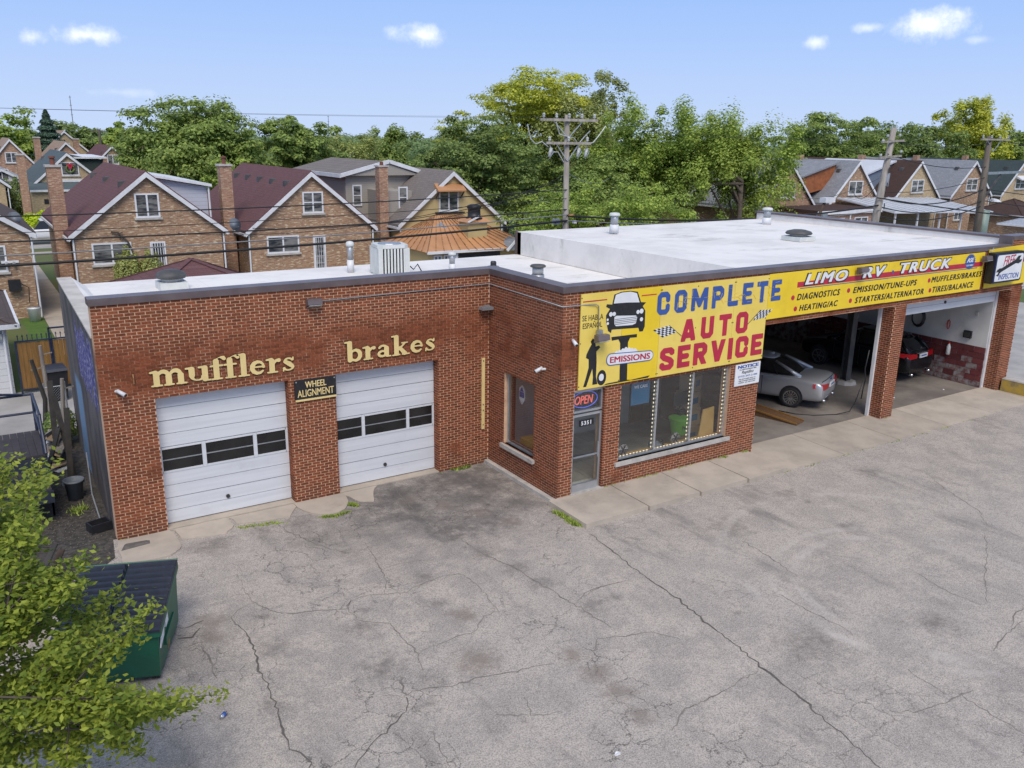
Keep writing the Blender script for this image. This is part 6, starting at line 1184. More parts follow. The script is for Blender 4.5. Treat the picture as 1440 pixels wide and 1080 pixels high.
def house(name, lab, x, w_, y, depth, eave, ridge, wall, roof, wins=(), chim=None, trim='white', group=None, vents=3, ov=.28, gable2=None, door=None):
    h = thing(name, lab, 'house', (x, y, 0), group=group); c = w_/2
    b_ = MB(); b_.prism([(0, 0), (w_, 0), (w_, eave), (c, ridge), (0, eave)], lambda u, v, d: (u, d, v), 0, depth); outward(b_.build('wall', M[wall], h))
    sl_ = (ridge-eave)/c; th = .14
    rf = MB()
    for s in (0, 1):
        xa = -ov if s == 0 else w_+ov; za = eave-ov*sl_
        q = [(xa, -.18, za+.05), (c, -.18, ridge+.05), (c, depth+.18, ridge+.05), (xa, depth+.18, za+.05)]
        rf.hexa(q, [(p[0], p[1], p[2]+th) for p in q])
    ro = outward(rf.build('roof', M[roof], h))
    for s in (0, 1):
        xa = -ov if s == 0 else w_+ov; za = eave-ov*sl_
        for yy in (-.24, depth+.18):
            q = [(xa, yy, za-.12), (c, yy, ridge-.12), (c, yy+.06, ridge-.12), (xa, yy+.06, za-.12)]
            MB().hexa(q, [(p[0], p[1], p[2]+.24) for p in q]).build('bargeboard', M[trim], h)
        MB().bar((xa, -.18, za-.02), (xa, depth+.18, za-.02), .14, .12).build('gutter', M[trim], h)
        MB().tube([(xa+(.2 if s == 0 else -.2), -.06, za-.05), (xa+(.2 if s == 0 else -.2), -.06, 0)], .045, 6).build('downpipe', M[trim], h)
    for wd in wins: hwin(h, *wd)
    for i in range(vents):
        yy = 1.2+i*(depth-3)/max(1, vents-1)*1.; xx = c-.9; zz = ridge-.9*sl_+.16
        vo = outward(MB().hexa([(xx-.18, yy-.18, zz-.12), (xx+.18, yy-.18, zz+.12*sl_), (xx+.18, yy+.18, zz+.12*sl_), (xx-.18, yy+.18, zz-.12)], [(xx-.15, yy-.15, zz+.18), (xx+.15, yy-.15, zz+.2), (xx+.15, yy+.15, zz+.2), (xx-.15, yy+.15, zz+.18)]).build('roof_vent', M['steel_post'], ro))
    if chim:
        cx_, cy_, cz_, cw = chim; co = MB().box(cx_-cw/2, cx_+cw/2, cy_-cw/2, cy_+cw/2, 0, cz_).build('chimney', M['hbrick2'], h); MB().box(cx_-cw/2-.06, cx_+cw/2+.06, cy_-cw/2-.06, cy_+cw/2+.06, cz_, cz_+.10).build('cap', M['sill'], co); MB().lathe((cx_, cy_, cz_+.1), [(.12, 0), (.10, .3), (.15, .32), (.13, .4)], 10).build('flue', M['terracotta'], co)
    if door:
        x0, x1, z1 = door; do = MB().box(x0, x1, -.06, 0, .3, z1).build('door', M['white'], h); MB().box(x0+.12, x1-.12, -.075, -.06, .45, z1-.12).build('pane', M['house_glass'], do)
        for k_ in range(4): MB().box(x0+.16+k_*(x1-x0-.32)/3-.01, x0+.16+k_*(x1-x0-.32)/3+.01, -.1, -.08, .45, z1-.1).build('grille_bar', M['white'], do)
        for k_ in range(5): MB().box(x0+.1, x1-.1, -.1, -.08, .5+k_*.38, .52+k_*.38).build('grille_bar', M['white'], do)
    return h
h1 = house('brick_house', 'tan brick house with maroon roof and grey side dormer, left of the pair', -6.62, 6.8, 30, 12.5, 3.75, 6.45, 'hbrick', 'roof_maroon',
    [(2.80, 3.92, 0, 4.40, 5.56, 'v'), (.68, 2.45, 0, 2.25, 3.27, 'v'), (3.30, 4.02, 0, 1.6, 3.22, '')], chim=(-.35, 1.9, 6.75, .62), vents=3)
for x0 in (3.38, 3.5, 3.62, 3.74, 3.86): MB().box(x0, x0+.03, -.13, -.1, 1.65, 3.15).build('window_bar', M['white'], h1)
# dormer on the right slope
b = MB(); b.hexa([(3.9, 1.3, 4.9), (6.55, 1.3, 3.9), (6.55, 11, 3.9), (3.9, 11, 4.9)], [(3.6, 1.3, 6.3), (6.55, 1.3, 5.75), (6.55, 11, 5.75), (3.6, 11, 6.3)]); outward(b.build('dormer_wall', M['siding_light'], h1))
b = MB(); b.hexa([(3.4, 1.0, 6.36), (6.75, 1.0, 5.76), (6.75, 11.2, 5.76), (3.4, 11.2, 6.36)], [(3.4, 1.0, 6.46), (6.75, 1.0, 5.90), (6.75, 11.2, 5.90), (3.4, 11.2, 6.46)]); outward(b.build('dormer_roof', M['white'], h1)); MB().tube([(6.6, 1.15, 5.8), (6.62, 1.15, 3.6)], .05, 6).build('downpipe', M['white'], h1)
MB().tube([(2.55, -.08, .3), (2.6, -.08, 2.4), (2.3, -.1, 3.3), (1.9, -.1, 3.75), (1.6, -.1, 3.8)], .045, 6).build('vine_stem', M['bark'], h1); MB().tube([(2.3, -.1, 3.3), (1.95, -.12, 3.5), (1.9, -.1, 3.7), (2.1, -.1, 3.75)], .03, 6).build('vine_stem', M['bark'], h1)
def dish(x, y, z, rz, lab):
    o = thing('satellite_dish', lab, 'satellite dish', (x, y, z), rz); q = MB(); q.lathe((0, 0, 0), [(.02, 0), (.18, .02), (.30, .07), (.34, .11)], 18); d_ = q.build('dish', M['bucket'], o, True); d_.rotation_euler = (R(70), 0, 0); d_.location = (0, -.1, .3); MB().tube([(0, 0, -.2), (0, 0, .3)], .025, 6).build('mast', M['metal'], o); MB().tube([(0, -.1, .15), (0, -.5, .25)], .015, 6).build('feed_arm', M['metal'], o)
h2 = house('brick_house', 'tan brick house with plain maroon roof and barred white door, behind the air conditioner', 1.63, 6.8, 30, 12.5, 3.60, 6.40, 'hbrick', 'roof_maroon',
    [(2.90, 4.05, 0, 4.35, 5.48, 'vh'), (.85, 2.6, 0, 2.3, 3.22, 'v')], chim=(-.45, 2.4, 6.75, .60), vents=5, door=(3.38, 4.08, 3.15))
dish(.75, 29.9, 3.6, R(20), 'grey satellite dish between the two maroon-roofed houses')
h0 = house('brick_house', 'brown-roofed brick house at the left edge with the walk beside it', -15.6, 7.1, 29.8, 12, 3.95, 6.3, 'hbrick', 'roof_brown', [(5.2, 6.1, 0, 2.2, 3.4, 'v')], vents=3)
dish(-8.9, 30.2, 4.2, R(-30), 'pale satellite dish on the brown roof edge at the left')
o = thing('wall_ac', 'dark unit with cables on the left house wall', 'box', (-9.3, 29.7, 1.35)); MB().box(-.3, .2, -.25, 0, 0, .5).build('case', M['black'], o); MB().tube([(.2, -.1, .3), (.5, -.1, .1), (.45, -.1, -.6)], .02, 6).build('cable', M['black'], o)
o = thing('floodlight_pair', 'white twin floodlight on the left house wall', 'lamp', (-9.4, 29.75, 2.55)); MB().box(-.35, .35, -.08, 0, .05, .15).build('bar', M['white'], o)
for s in (-.15, .15): MB().tube([(s, -.06, .05), (s, -.2, -.02)], .07, 10).build('lamp_head', M['metal'], o)
# house 3: painted gable, taupe siding second floor, copper porch
h3 = house('tan_house', 'tan painted house with taupe siding storey and copper-coloured porch roof', 10.3, 6.7, 30, 13, 3.60, 6.35, 'tan_paint', 'roof_taupe',
    [(2.45, 3.75, 0, 4.20, 5.40, 'v')], vents=0)
MB().box(2.2, 4.0, -.35, 0, 4.08, 4.16).build('dark_sill', M['black'], h3)
aw = MB(); aw.hexa([(2.15, -.55, 5.35), (4.0, -.55, 5.35), (4.0, 0, 5.55), (2.15, 0, 5.55)], [(2.15, -.55, 5.42), (4.0, -.55, 5.42), (4.0, 0, 5.80), (2.15, 0, 5.80)]); outward(aw.build('awning', M['orange_roof'], h3))
for x in (2.25, 3.9): MB().bar((x, -.45, 5.35), (x, -.02, 4.95), .06).build('awning_bracket', M['brown_wood'], h3)
b = MB(); b.box(-.1, 3.0, 4.2, 13, 3.4, 6.15); b.box(-1.6, -.1, 4.2, 13, 3.2, 6.1); b.build('upper_wall', M['siding_taupe'], h3); MB().box(-.2, 1.5, 1.6, 4.2, 3.55, 5.3).build('upper_wall', M['siding_taupe'], h3)
b = MB(); b.prism([(-2.0, 6.12), (3.7, 6.12), (1.1, 6.92)], lambda u, v, d: (u, d, v), 3.9, 13.3); outward(b.build('upper_roof', M['roof_taupe'], h3)); b = MB(); b.prism([(-1.7, 6.10), (3.2, 6.10), (1.1, 6.76)], lambda u, v, d: (u, d, v), 3.82, 3.9); outward(b.build('upper_gable', M['siding_taupe'], h3)); outward(MB().hexa([(-2.0, 1.35, 5.55), (1.7, 1.35, 5.3), (1.7, 3.8, 6.0), (-2.0, 3.8, 6.1)], [(-2.0, 1.35, 5.68), (1.7, 1.35, 5.42), (1.7, 3.8, 6.12), (-2.0, 3.8, 6.2)]).build('upper_roof', M['roof_taupe'], h3)) if False else None
for q in (((-2.05, 3.78, 6.12), (1.1, 3.78, 6.92)), ((1.1, 3.78, 6.92), (3.75, 3.78, 6.14)), ((-2.05, 3.78, 6.10), (-2.05, 13.4, 6.10))): MB().bar(*q, .12, .22).build('eave_board', M['white'], h3)
for x0, yy in ((-1.2, 4.18), (.6, 1.58)): hwin(h3, x0, x0+.6, yy, 4.3, 5.55, 'h', sill=False)
co = MB().box(-.75, -.2, 1.2, 1.75, 0, 6.7).build('chimney', M['hbrick2'], h3); MB().box(-.8, -.15, 1.15, 1.8, 6.7, 6.78).build('cap', M['sill'], co); MB().lathe((-.47, 1.47, 6.78), [(.12, 0), (.1, .2)], 8).build('flue', M['terracotta'], co)
pr = thing('porch_addition', 'low porch with orange copper-coloured hipped roof and dormer vents', 'porch', (9.2, 24.6, 0))
MB().box(.2, 5.9, .3, 5.35, 0, 2.55).build('wall', M['tan_paint'], pr); 
for x0, x1 in ((.5, 1.0), (1.1, 1.6)): hwin(pr, x0, x1, .3, 1.5, 2.4, 'vh', sill=False)
MB().box(1.9, 4.6, .25, .3, 1.3, 2.4).build('dark_opening', M['black'], pr)
MB().box(1.72, 1.88, .1, .3, 0, 2.5).build('white_post', M['white'], pr)
apex = (2.9, 3.4, 4.35); rr = MB(); e = [(0, 0, 2.6), (6.8, -.3, 2.6), (6.8, 5.4, 2.6), (0, 5.4, 2.6)]; ap = [(2.0, 3.0, 4.2), (3.6, 3.0, 4.2)]
rr.add([e[0], e[1], e[2], e[3], ap[0], ap[1]], [(0, 1, 5, 4), (1, 2, 5), (2, 3, 4, 5), (3, 0, 4), (3, 2, 1, 0)]); ro = outward(rr.build('hip_roof', M['orange_roof'], pr))
for i in range(15):
    f_ = i/14; a = Vector(e[0]).lerp(Vector(e[1]), f_); t_ = Vector(ap[0]).lerp(Vector(ap[1]), f_); MB().bar(a+Vector((0, 0, .03)), t_+Vector((0, 0, .03)), .035, .04).build('roof_seam', M['rust'], ro)
for i in range(9):
    f_ = i/8; a = Vector(e[3]).lerp(Vector(e[0]), f_); MB().bar(a+Vector((0, 0, .03)), Vector(ap[0])+Vector((0, 0, .03)), .035, .04).build('roof_seam', M['rust'], ro)
MB().bar((0, 0, 2.58), (4.6, -.1, 2.58), .1, .14).build('eave_board', M['white'], pr)
MB().box(2.95, 4.15, .9, 1.9, 2.7, 4.0).build('dormer_block', M['tan_paint'], pr); outward(MB().hexa([(2.8, .7, 3.98), (4.35, .7, 3.98), (4.35, 2.0, 3.98), (2.8, 2.0, 3.98)], [(3.2, 1.1, 4.22), (4.0, 1.1, 4.22), (4.0, 1.7, 4.22), (3.2, 1.7, 4.22)]).build('dormer_roof', M['orange_roof'], pr)); MB().bar((2.85, .72, 4.0), (3.5, .68, 4.3), .06, .08).build('gable_trim', M['white'], pr)
MB().lathe((3.55, 1.3, 4.15), [(.48, 0), (.45, .05), (.36, .06), (.34, .52), (.40, .55), (.38, .68), (.2, .75)], 20).build('turbine_vent', M['black'], pr, True)
MB().hexa([(1.6, 1.6, 3.36), (2.2, 1.9, 3.56), (2.1, 2.4, 3.85), (1.5, 2.1, 3.65)], [(1.6, 1.6, 3.42), (2.2, 1.9, 3.62), (2.1, 2.4, 3.91), (1.5, 2.1, 3.71)]).build('roof_light', M['metal'], pr)
for x in (5.4,): MB().hexa([(x-.7, -.35, 2.5), (x+.7, -.35, 2.5), (x+.7, .6, 2.8), (x-.7, .6, 2.8)], [(x-.02, -.35, 3.15), (x+.02, -.35, 3.15), (x+.02, .6, 3.15), (x-.02, .6, 3.15)]).build('porch_gable', M['roof_grey'], pr); MB().bar((4.65, -.4, 2.5), (5.4, -.4, 3.2), .08, .12).build('gable_trim', M['white'], pr); MB().bar((6.15, -.4, 2.5), (5.4, -.4, 3.2), .08, .12).build('gable_trim', M['white'], pr)
# garages on the alley
def hip(name, lab, x0, x1, y0, y1, ez, az, wall, roof, dcol='white', cat='garage', kids=True):
    g_ = thing(name, lab, cat, (x0, y0, 0)); w_, d_ = x1-x0, y1-y0; MB().box(0, w_, 0, d_, 0, ez).build('wall', M[wall], g_); o_ = .35
    e_ = [(-o_, -o_, ez), (w_+o_, -o_, ez), (w_+o_, d_+o_, ez), (-o_, d_+o_, ez)]; q = MB(); q.add(e_+[(w_/2-.05, d_/2, az), (w_/2+.05, d_/2, az)], [(0, 1, 5, 4), (1, 2, 5), (2, 3, 4, 5), (3, 0, 4), (3, 2, 1, 0)]); outward(q.build('roof', M[roof], g_))
    for i in range(4): a, b_ = e_[i], e_[(i+1) % 4]; MB().bar((a[0], a[1], ez-.02), (b_[0], b_[1], ez-.02), .08, .14).build('gutter', M[dcol], g_)
    for i in range(4): MB().bar(e_[i], (w_/2, d_/2, az+.02), .22, .04).build('ridge_cap', M[roof], g_)
    return g_
g0 = hip('white_garage', 'white sided garage with brown shingle roof at the left edge', -16.6, -10.35, 16.4, 23, 2.35, 3.9, 'siding_white', 'roof_brown')
MB().box(3.3, 5.7, -.04, 0, .05, 2.0).build('garage_door', M['white'], g0)
for i in range(5): MB().box(3.35, 5.65, -.06, -.04, .08+i*.39, .08+i*.39+.36).build('door_panel', M['white'], g0)
MB().tube([(6.15, -.1, 2.2), (6.15, -.1, 0)], .045, 6).build('downpipe', M['white'], g0); MB().box(5.9, 6.1, -.2, -.05, 1.9, 2.1).build('lamp', M['porcelain'], g0)
g1 = hip('maroon_garage', 'garage with low maroon hipped roof just behind the left roof vent', -6.2, -1.0, 17.2, 23, 2.35, 3.62, 'hbrick', 'roof_maroon')
hip('grey_garage', 'grey shingled garage behind the right end of the shop', 60.5, 66, 18.5, 22.5, 2.3, 3.3, 'hbrick', 'roof_light')
hip('maroon_roof_garage', 'small garage with brown roof at the far right edge', 68.5, 74, 25.2, 30, 2.4, 3.7, 'hbrick', 'roof_dkbrown')
# green chain fence by the walk, tan board fence
o = thing('green_fence', 'dark green privacy fence along the walk behind the shop', 'fence', (-7.0, 24.5, 0))
for i in range(34): MB().box(-.02, .02, i*.28, i*.28+.262, .05, 1.35).build('slat', M['siding_dkgreen'], o)
for i in range(5): MB().tube([(0.04, i*2.3, 0), (.04, i*2.3, 1.5)], .03, 6).build('post', M['siding_dkgreen'], o)
o = thing('tan_fence', 'short tan board fence behind the left end of the roof', 'fence', (-6.9, 17.2, 0))
for i in range(14): MB().box(-.02, .02, i*.5, i*.5+.48, 0, 1.9).build('board', M['terracotta'] if i > 9 else M['carton'], o)
o = thing('barbecue', 'covered dark barbecue beside the tan fence', 'barbecue', (-6.1, 24.0, 0)); MB().box(-.5, .5, -.3, .3, .2, .95).build('cabinet', M['drum_red'], o); outward(MB().hexa([(-.75, -.45, 1.3), (.75, -.45, 1.3), (.75, .45, 1.3), (-.75, .45, 1.3)], [(-.6, -.35, 1.5), (.6, -.35, 1.5), (.6, .35, 1.5), (-.6, .35, 1.5)]).build('cover', M['bucket'], o))
for s in (-.5, .5): MB().tube([(s, 0, 0), (s, 0, 1.3)], .03, 6).build('leg', M['metal'], o)
o = thing('white_bucket', 'white bucket beside the walk by the left house', 'bucket', (-8.75, 28.9, 0)); MB().lathe((0, 0, 0), [(.22, 0), (.28, .6), (.30, .62)], 14).build('bucket_body', M['white'], o, True); MB().tube([(-.28, 0, .55), (0, -.25, .45), (.28, 0, .55)], .012, 5).build('handle', M['metal'], o)
# right-hand row
RH = [(52.0, 'roof_grey', 'grey-roofed brick house with a cedar dormer, leftmost gable past the trees'), (61.05, 'roof_dkbrown', 'brick house with narrow brown roof and white dormer roof'), (70.0, 'roof_grey', 'brick house with mottled grey roof behind the white canopy'), (78.9, 'roof_dkgreen', 'brick house with dark green roof at the right edge')]
for i, (x, rf_, lb) in enumerate(RH):
    hh = house('brick_house', lb, x, 6.6, 33, 13, 3.75 if i else 3.5, 6.78, 'hbrick' if i % 2 == 0 else 'hbrick3', rf_, [(2.35, 4.25, 0, 4.1, 5.25, 'v' if i == 0 else 'vh'), (1.0, 2.4, 0, 1.3, 2.6, 'v'), (4.2, 5.4, 0, 1.3, 2.6, 'v')], vents=2, group='brick gable houses in the right-hand row')
    if i == 0: MB().hexa([(-2.6, 1.5, 3.9), (1.5, 1.5, 4.6), (1.5, 9, 4.6), (-2.6, 9, 3.9)], [(-2.6, 1.5, 5.3), (2.4, 1.5, 6.6), (2.4, 9, 6.6), (-2.6, 9, 5.3)]).build('dormer_wall', M['wood_siding'], hh); outward(MB().hexa([(-3.2, 1.3, 5.25), (2.6, 1.3, 6.72), (2.6, 9.2, 6.72), (-3.2, 9.2, 5.25)], [(-3.2, 1.3, 5.38), (2.6, 1.3, 6.86), (2.6, 9.2, 6.86), (-3.2, 9.2, 5.38)]).build('dormer_roof', M['roof_grey'], hh)); MB().box(-2.4, -1.3, 4.0, 5.1, 5.7, 5.95).build('skylight', M['white'], hh)
    if i == 1: MB().hexa([(-2.6, 2.5, 3.2), (2.6, 2.5, 4.6), (2.6, 10, 4.6), (-2.6, 10, 3.2)], [(-2.6, 2.5, 5.0), (2.8, 2.5, 6.7), (2.8, 10, 6.7), (-2.6, 10, 5.0)]).build('dormer_wall', M['siding_blue'], hh); outward(MB().hexa([(-3.2, 2.3, 5.0), (3.1, 2.3, 6.75), (3.1, 10.2, 6.75), (-3.2, 10.2, 5.0)], [(-3.2, 2.3, 5.14), (3.1, 2.3, 6.9), (3.1, 10.2, 6.9), (-3.2, 10.2, 5.14)]).build('dormer_roof', M['white_metal'], hh))
    if i == 3: outward(MB().hexa([(2.2, -.7, 5.0), (4.4, -.7, 5.0), (4.4, -.05, 5.2), (2.2, -.05, 5.2)], [(2.2, -.7, 5.08), (4.4, -.7, 5.08), (4.4, -.05, 5.45), (2.2, -.05, 5.45)]).build('awning', M['white'], hh))
    MB().box(3.0, 3.5, 6, 6.5, 6.4, 7.3).build('chimney', M['hbrick2'], hh)
hh = house('brick_house', 'pinkish brick house half hidden by the tree, left end of the right-hand row', 43.2, 6.6, 33, 13, 3.4, 6.78, 'hbrick2', 'roof_grey', [(2.35, 4.25, 0, 4.0, 5.2, 'v'), (4.2, 5.3, 0, 1.6, 2.5, 'v')], vents=2, group='brick gable houses in the right-hand row')
ex = thing('flat_roof_extension', 'low brick extension with flat dark roof in front of the grey-roofed house', 'extension', (45.0, 28.6, 0)); MB().box(0, 7.6, 0, 4.3, 0, 3.1).build('wall', M['hbrick2'], ex); MB().box(-.2, 7.8, -.2, 4.35, 3.12, 3.36).build('roof', M['roof_dkbrown'], ex); MB().box(-.25, 7.85, -.26, -.2, 3.04, 3.32).build('fascia', M['white'], ex)
for x0 in (1.6, 4.6): hwin(ex, x0, x0+1.7, 0, 1.5, 2.7, 'v')
MB().tube([(3.9, -.1, 3.1), (3.9, -.1, 0)], .06, 6).build('downpipe', M['white'], ex)
cn = thing('patio_canopy', 'wide white metal patio canopy over a dark porch in the right-hand row', 'canopy', (53.2, 27.2, 0)); outward(MB().hexa([(-.5, 0, 3.0), (13, -.6, 2.7), (13.4, 5.6, 3.5), (-.6, 5.6, 3.8)], [(-.5, 0, 3.1), (13, -.6, 2.8), (13.4, 5.6, 3.6), (-.6, 5.6, 3.9)]).build('canopy_roof', M['white_metal'], cn))
for i in range(14): MB().bar((-.4+i*.95, .0-i*.04, 3.14-i*.02), (-.4+i*.98, 5.5, 3.93-i*.02), .06, .06).build('canopy_rib', M['white_metal'], cn)
for x in (0, 3.1, 6.3, 9.5, 12.6): MB().box(x, x+.12, .2, .32, 0, 3.0).build('post', M['white'], cn)
MB().box(-.4, 13, 5.3, 5.5, 0, 2.6).build('rear_wall', M['hbrick3'], cn); MB().box(0, 12.8, .2, .26, 0, .9).build('railing', M['dark'], cn)
for i, x in enumerate((1.2, 3.4, 5.2, 7.5, 9.0)): o = thing('patio_chair', 'dark patio chair under the canopy, %s from the left' % ('first', 'second', 'third', 'fourth', 'fifth')[i], 'chair', (53.4+x, 28.8, 0), group='patio chairs under the canopy'); MB().box(-.35, .35, -.3, .3, .4, .5).build('seat', M['black'], o); MB().box(-.35, .35, .25, .32, .5, 1.2).build('backrest', M['black'], o)
# houses beyond the street on the left
g = house('green_roof_house', 'yellow brick house with slate green roof and a wreath in its gable window', -5.0, 5.6, 71, 13, 3.9, 6.4, 'hbrick3', 'roof_green', [(2.25, 3.65, 0, 4.6, 5.75, 'v')], vents=2, ov=.4)
outward(MB().hexa([(-.5, -1.6, 3.35), (6.4, -1.6, 3.35), (6.4, 0, 3.9), (-.5, 0, 3.9)], [(-.5, -1.6, 3.5), (6.4, -1.6, 3.5), (6.4, 0, 4.05), (-.5, 0, 4.05)]).build('porch_roof', M['roof_green'], g)); MB().box(-.4, 6.2, -1.4, 0, 0, 3.3).build('porch_wall', M['hbrick3'], g); MB().box(-.5, 6.4, -1.68, -1.6, 3.32, 3.5).build('gutter', M['white'], g); MB().box(2.2, 4.4, -.1, 0, 4.05, 4.3).build('gable_sill_board', M['white'], g)
MB().hexa([(3.6, 1.5, 4.4), (5.6, 1.5, 4.0), (5.6, 11, 4.0), (3.6, 11, 4.4)], [(3.2, 1.5, 6.3), (5.9, 1.5, 5.9), (5.9, 11, 5.9), (3.2, 11, 6.3)]).build('dormer_wall', M['siding_dkgreen'], g); MB().box(3.0, 6.2, 1.2, 11.2, 6.0, 6.15).build('dormer_roof', M['white'], g)
for x in (.5, 1.9, 2.6): MB().box(x, x+.35, -1.45, -1.4, 2.3, 2.7).build('mailbox', M['black'], g)
wr_ = tag(MB().tube([(-2.05+.32*math.cos(a*.524), 70.86, 5.2+.32*math.sin(a*.524)) for a in range(13)], .07, 6).build('wreath', M['leaf_dark'], None, True), 'green wreath with a red bow in the far gable window', 'wreath'); MB().hexa([(-2.17, 70.75, 5.2), (-1.93, 70.75, 5.2), (-1.93, 70.8, 5.2), (-2.17, 70.8, 5.2)], [(-2.3, 70.75, 5.62), (-1.8, 70.75, 5.62), (-1.8, 70.8, 5.62), (-2.3, 70.8, 5.62)]).build('bow', M['red'], wr_)
MB().hexa([(-2.12, 70.74, 5.38), (-1.98, 70.74, 5.38), (-1.98, 70.8, 5.38), (-2.12, 70.8, 5.38)], [(-2.14, 70.74, 5.5), (-1.96, 70.74, 5.5), (-1.96, 70.8, 5.5), (-2.14, 70.8, 5.5)]).build('bow_knot', M['drum_red'], wr_)
house('green_roof_house', 'buff house with green roof at the far left edge of the picture', -13.2, 6.0, 71, 12, 4.0, 6.5, 'hbrick3', 'roof_green', [(3.9, 5.3, 0, 1.8, 3.2, 'v')], vents=1, ov=.4)
FH = [(-7.2, 96, 4.4, 'roof_tan', 'hbrick2', 4.7, 7.3, 'pink brick gable far left beyond the green roof'), (-1.9, 97, 5.0, 'roof_tan', 'hbrick2', 4.5, 7.0, 'tan-roofed brick house far beyond the wreath window'), (3.4, 99, 4.5, 'roof_maroon', 'hbrick2', 4.4, 6.6, 'small maroon-roofed gable right of the tan-roofed house'), (.2, 122, 6.0, 'roof_tan', 'hbrick3', 5.4, 8.2, 'pale gable highest of the far houses'), (7.2, 104, 6.0, 'roof_maroon', 'hbrick2', 4.2, 6.4, 'maroon-roofed house half hidden by the big maple'), (-8.8, 84, 4.2, 'roof_light', 'siding_white', 3.4, 4.6, 'low white garage behind the green-roofed house'), (38.5, 118, 7, 'roof_taupe', 'siding_white', 4.2, 7.2, 'pale house glimpsed between the trees right of the taupe house'), (-16, 100, 7, 'roof_brown', 'hbrick2', 4.2, 6.8, 'brown-roofed house at the far left edge')]
for x, y, w_, rf_, wl, e_, r_, lb in FH: house('far_house', lb, x, w_, y, 12, e_, r_, wl, rf_, [(w_/2-.6, w_/2+.6, 0, e_+.2, e_+1.3, 'v')], vents=1, ov=.3)
for i, (x, y, h_, lb) in enumerate(((-6.0, 67.5, 6.4, 'slim brick chimney between the two green-roofed houses'), (1.9, 99, 7.4, 'brick chimney right of the far tan roof'), (4.9, 82, 6.9, 'stout brick chimney beside the big maple'), (-3.0, 88, 7.6, 'slim brick chimney behind the green roof'))):
    o = thing('brick_chimney', lb, 'chimney', (x, y, 0)); MB().box(-.3, .3, -.3, .3, 0, h_).build('stack', M['hbrick2'], o); MB().box(-.36, .36, -.36, .36, h_, h_+.12).build('cap', M['sill'], o)

# ------------------------------------------------ utility poles and wires
def xarm(o, z, L, a, n=4, dark=False):
    dx, dy = math.cos(a), math.sin(a); MB().bar((-dx*L, -dy*L-.16, z), (dx*L, dy*L-.16, z), .10, .10).build('cross_arm', M['pole'], o)
    for i in range(n):
        t_ = -L+.15+(2*L-.3)*i/(n-1); MB().lathe((dx*t_, dy*t_-.16, z+.06), [(.03, 0), (.06, .05), (.05, .10), (.07, .14), (.02, .2)], 8).build('insulator', M['porcelain'], o)
    for s in (-1, 1): MB().bar((dx*L*.5*s, dy*L*.5*s-.1, z-.05), (0, -.12, z-.7), .035, .035).build('brace', M['metal'], o)
p1 = thing('utility_pole', 'weathered wooden utility pole behind the raised white roof', 'utility pole', (10.15, 14, 0)); MB().tube([(0.12, 0, 0), (.12, 0, 4.2), (0, 0, 9.35)], [.145, .135, .10], 12).build('shaft', M['pole'], p1, True); MB().tube([(.12, 0, 0), (.12, 0, 4.35)], .21, 12).build('stub_sleeve', M['pole_dark'], p1)
xarm(p1, 9.15, 1.25, R(-14), 5); xarm(p1, 8.25, 1.0, R(-10), 3)
for t_ in (-.85, .55, .95):
    MB().tube([(t_-.03, -.2, 8.05), (t_-.16, -.25, 7.72)], [.07, .06], 8).build('fuse_cutout', M['porcelain'], p1, True); MB().tube([(t_-.1, -.2, 8.15), (t_+.05, -.25, 7.9), (t_-.15, -.25, 7.65)], .02, 6).build('fuse_tube', M['metal'], p1)
for pts in ([(-1.9, 0, 8.9), (-1.75, 0, 8.4), (-1.5, 0, 8.2), (-1.2, 0, 8.3), (-.9, 0, 8.1)], [(-.6, -.1, 9.05), (-.35, 0, 8.6), (0, -.15, 8.5), (.4, 0, 8.45), (.55, 0, 8.25)], [(1.0, 0, 8.2), (1.4, 0, 8.3), (1.7, 0, 8.6), (2.0, 0, 8.95)], [(.6, 0, 8.2), (.9, 0, 8.5), (1.2, 0, 8.75)], [(-.8, -.1, 7.9), (-.4, 0, 7.9), (-.1, 0, 7.5)]): MB().tube(pts, .024, 6).build('jumper_wire', M['porcelain'], p1)
MB().box(-.55, -.25, -.1, .1, 5.0, 5.22).build('splice_box', M['metal'], p1); MB().box(.1, .35, -.25, -.15, 5.35, 5.42).build('bracket', M['rust'], p1); MB().box(.5, .62, -.08, .08, 5.0, 5.12).build('tag_plate', M['white'], p1)
p2 = thing('utility_pole', 'leaning grey utility pole with wires in front of the right-hand houses', 'utility pole', (30.6, 14, 0)); MB().tube([(0, 0, 0), (.7, 0, 5), (1.22, 0, 9.25)], [.24, .21, .15], 12).build('shaft', M['pole'], p2, True)
q = thing('utility_pole', 'dark utility pole with green transformer and street light near the right edge', 'utility pole', (41.6, 14, 0)); MB().tube([(0, 0, 0), (-.2, 0, 5), (-.42, 0, 8.95)], [.24, .22, .15], 12).build('shaft', M['pole_dark'], q, True)
MB().tube([(.4, 0, 2.2), (.35, 0, 4.6)], .32, 14).build('transformer', M['transformer'], q, True); xarm(q, 8.75, 1.5, 0, 4); MB().bar((-.3, -.15, 6.8), (3.8, -.15, 6.85), .14, .14).build('guy_arm', M['metal'], q); MB().bar((-.25, -.1, 5.2), (1.3, -.1, 6.75), .1, .1).build('arm_brace', M['steel_post'], q)
MB().tube([(-.1, 0, 5.0), (.4, 0, 5.25), (1.2, 0, 5.2)], .03, 6).build('lamp_arm', M['metal'], q); MB().hexa([(1.0, -.15, 5.1), (1.9, -.12, 5.05), (1.9, .12, 5.05), (1.0, .15, 5.1)], [(1.05, -.08, 5.3), (1.7, -.05, 5.2), (1.7, .05, 5.2), (1.05, .08, 5.3)]).build('lamp_head', M['white'], q)
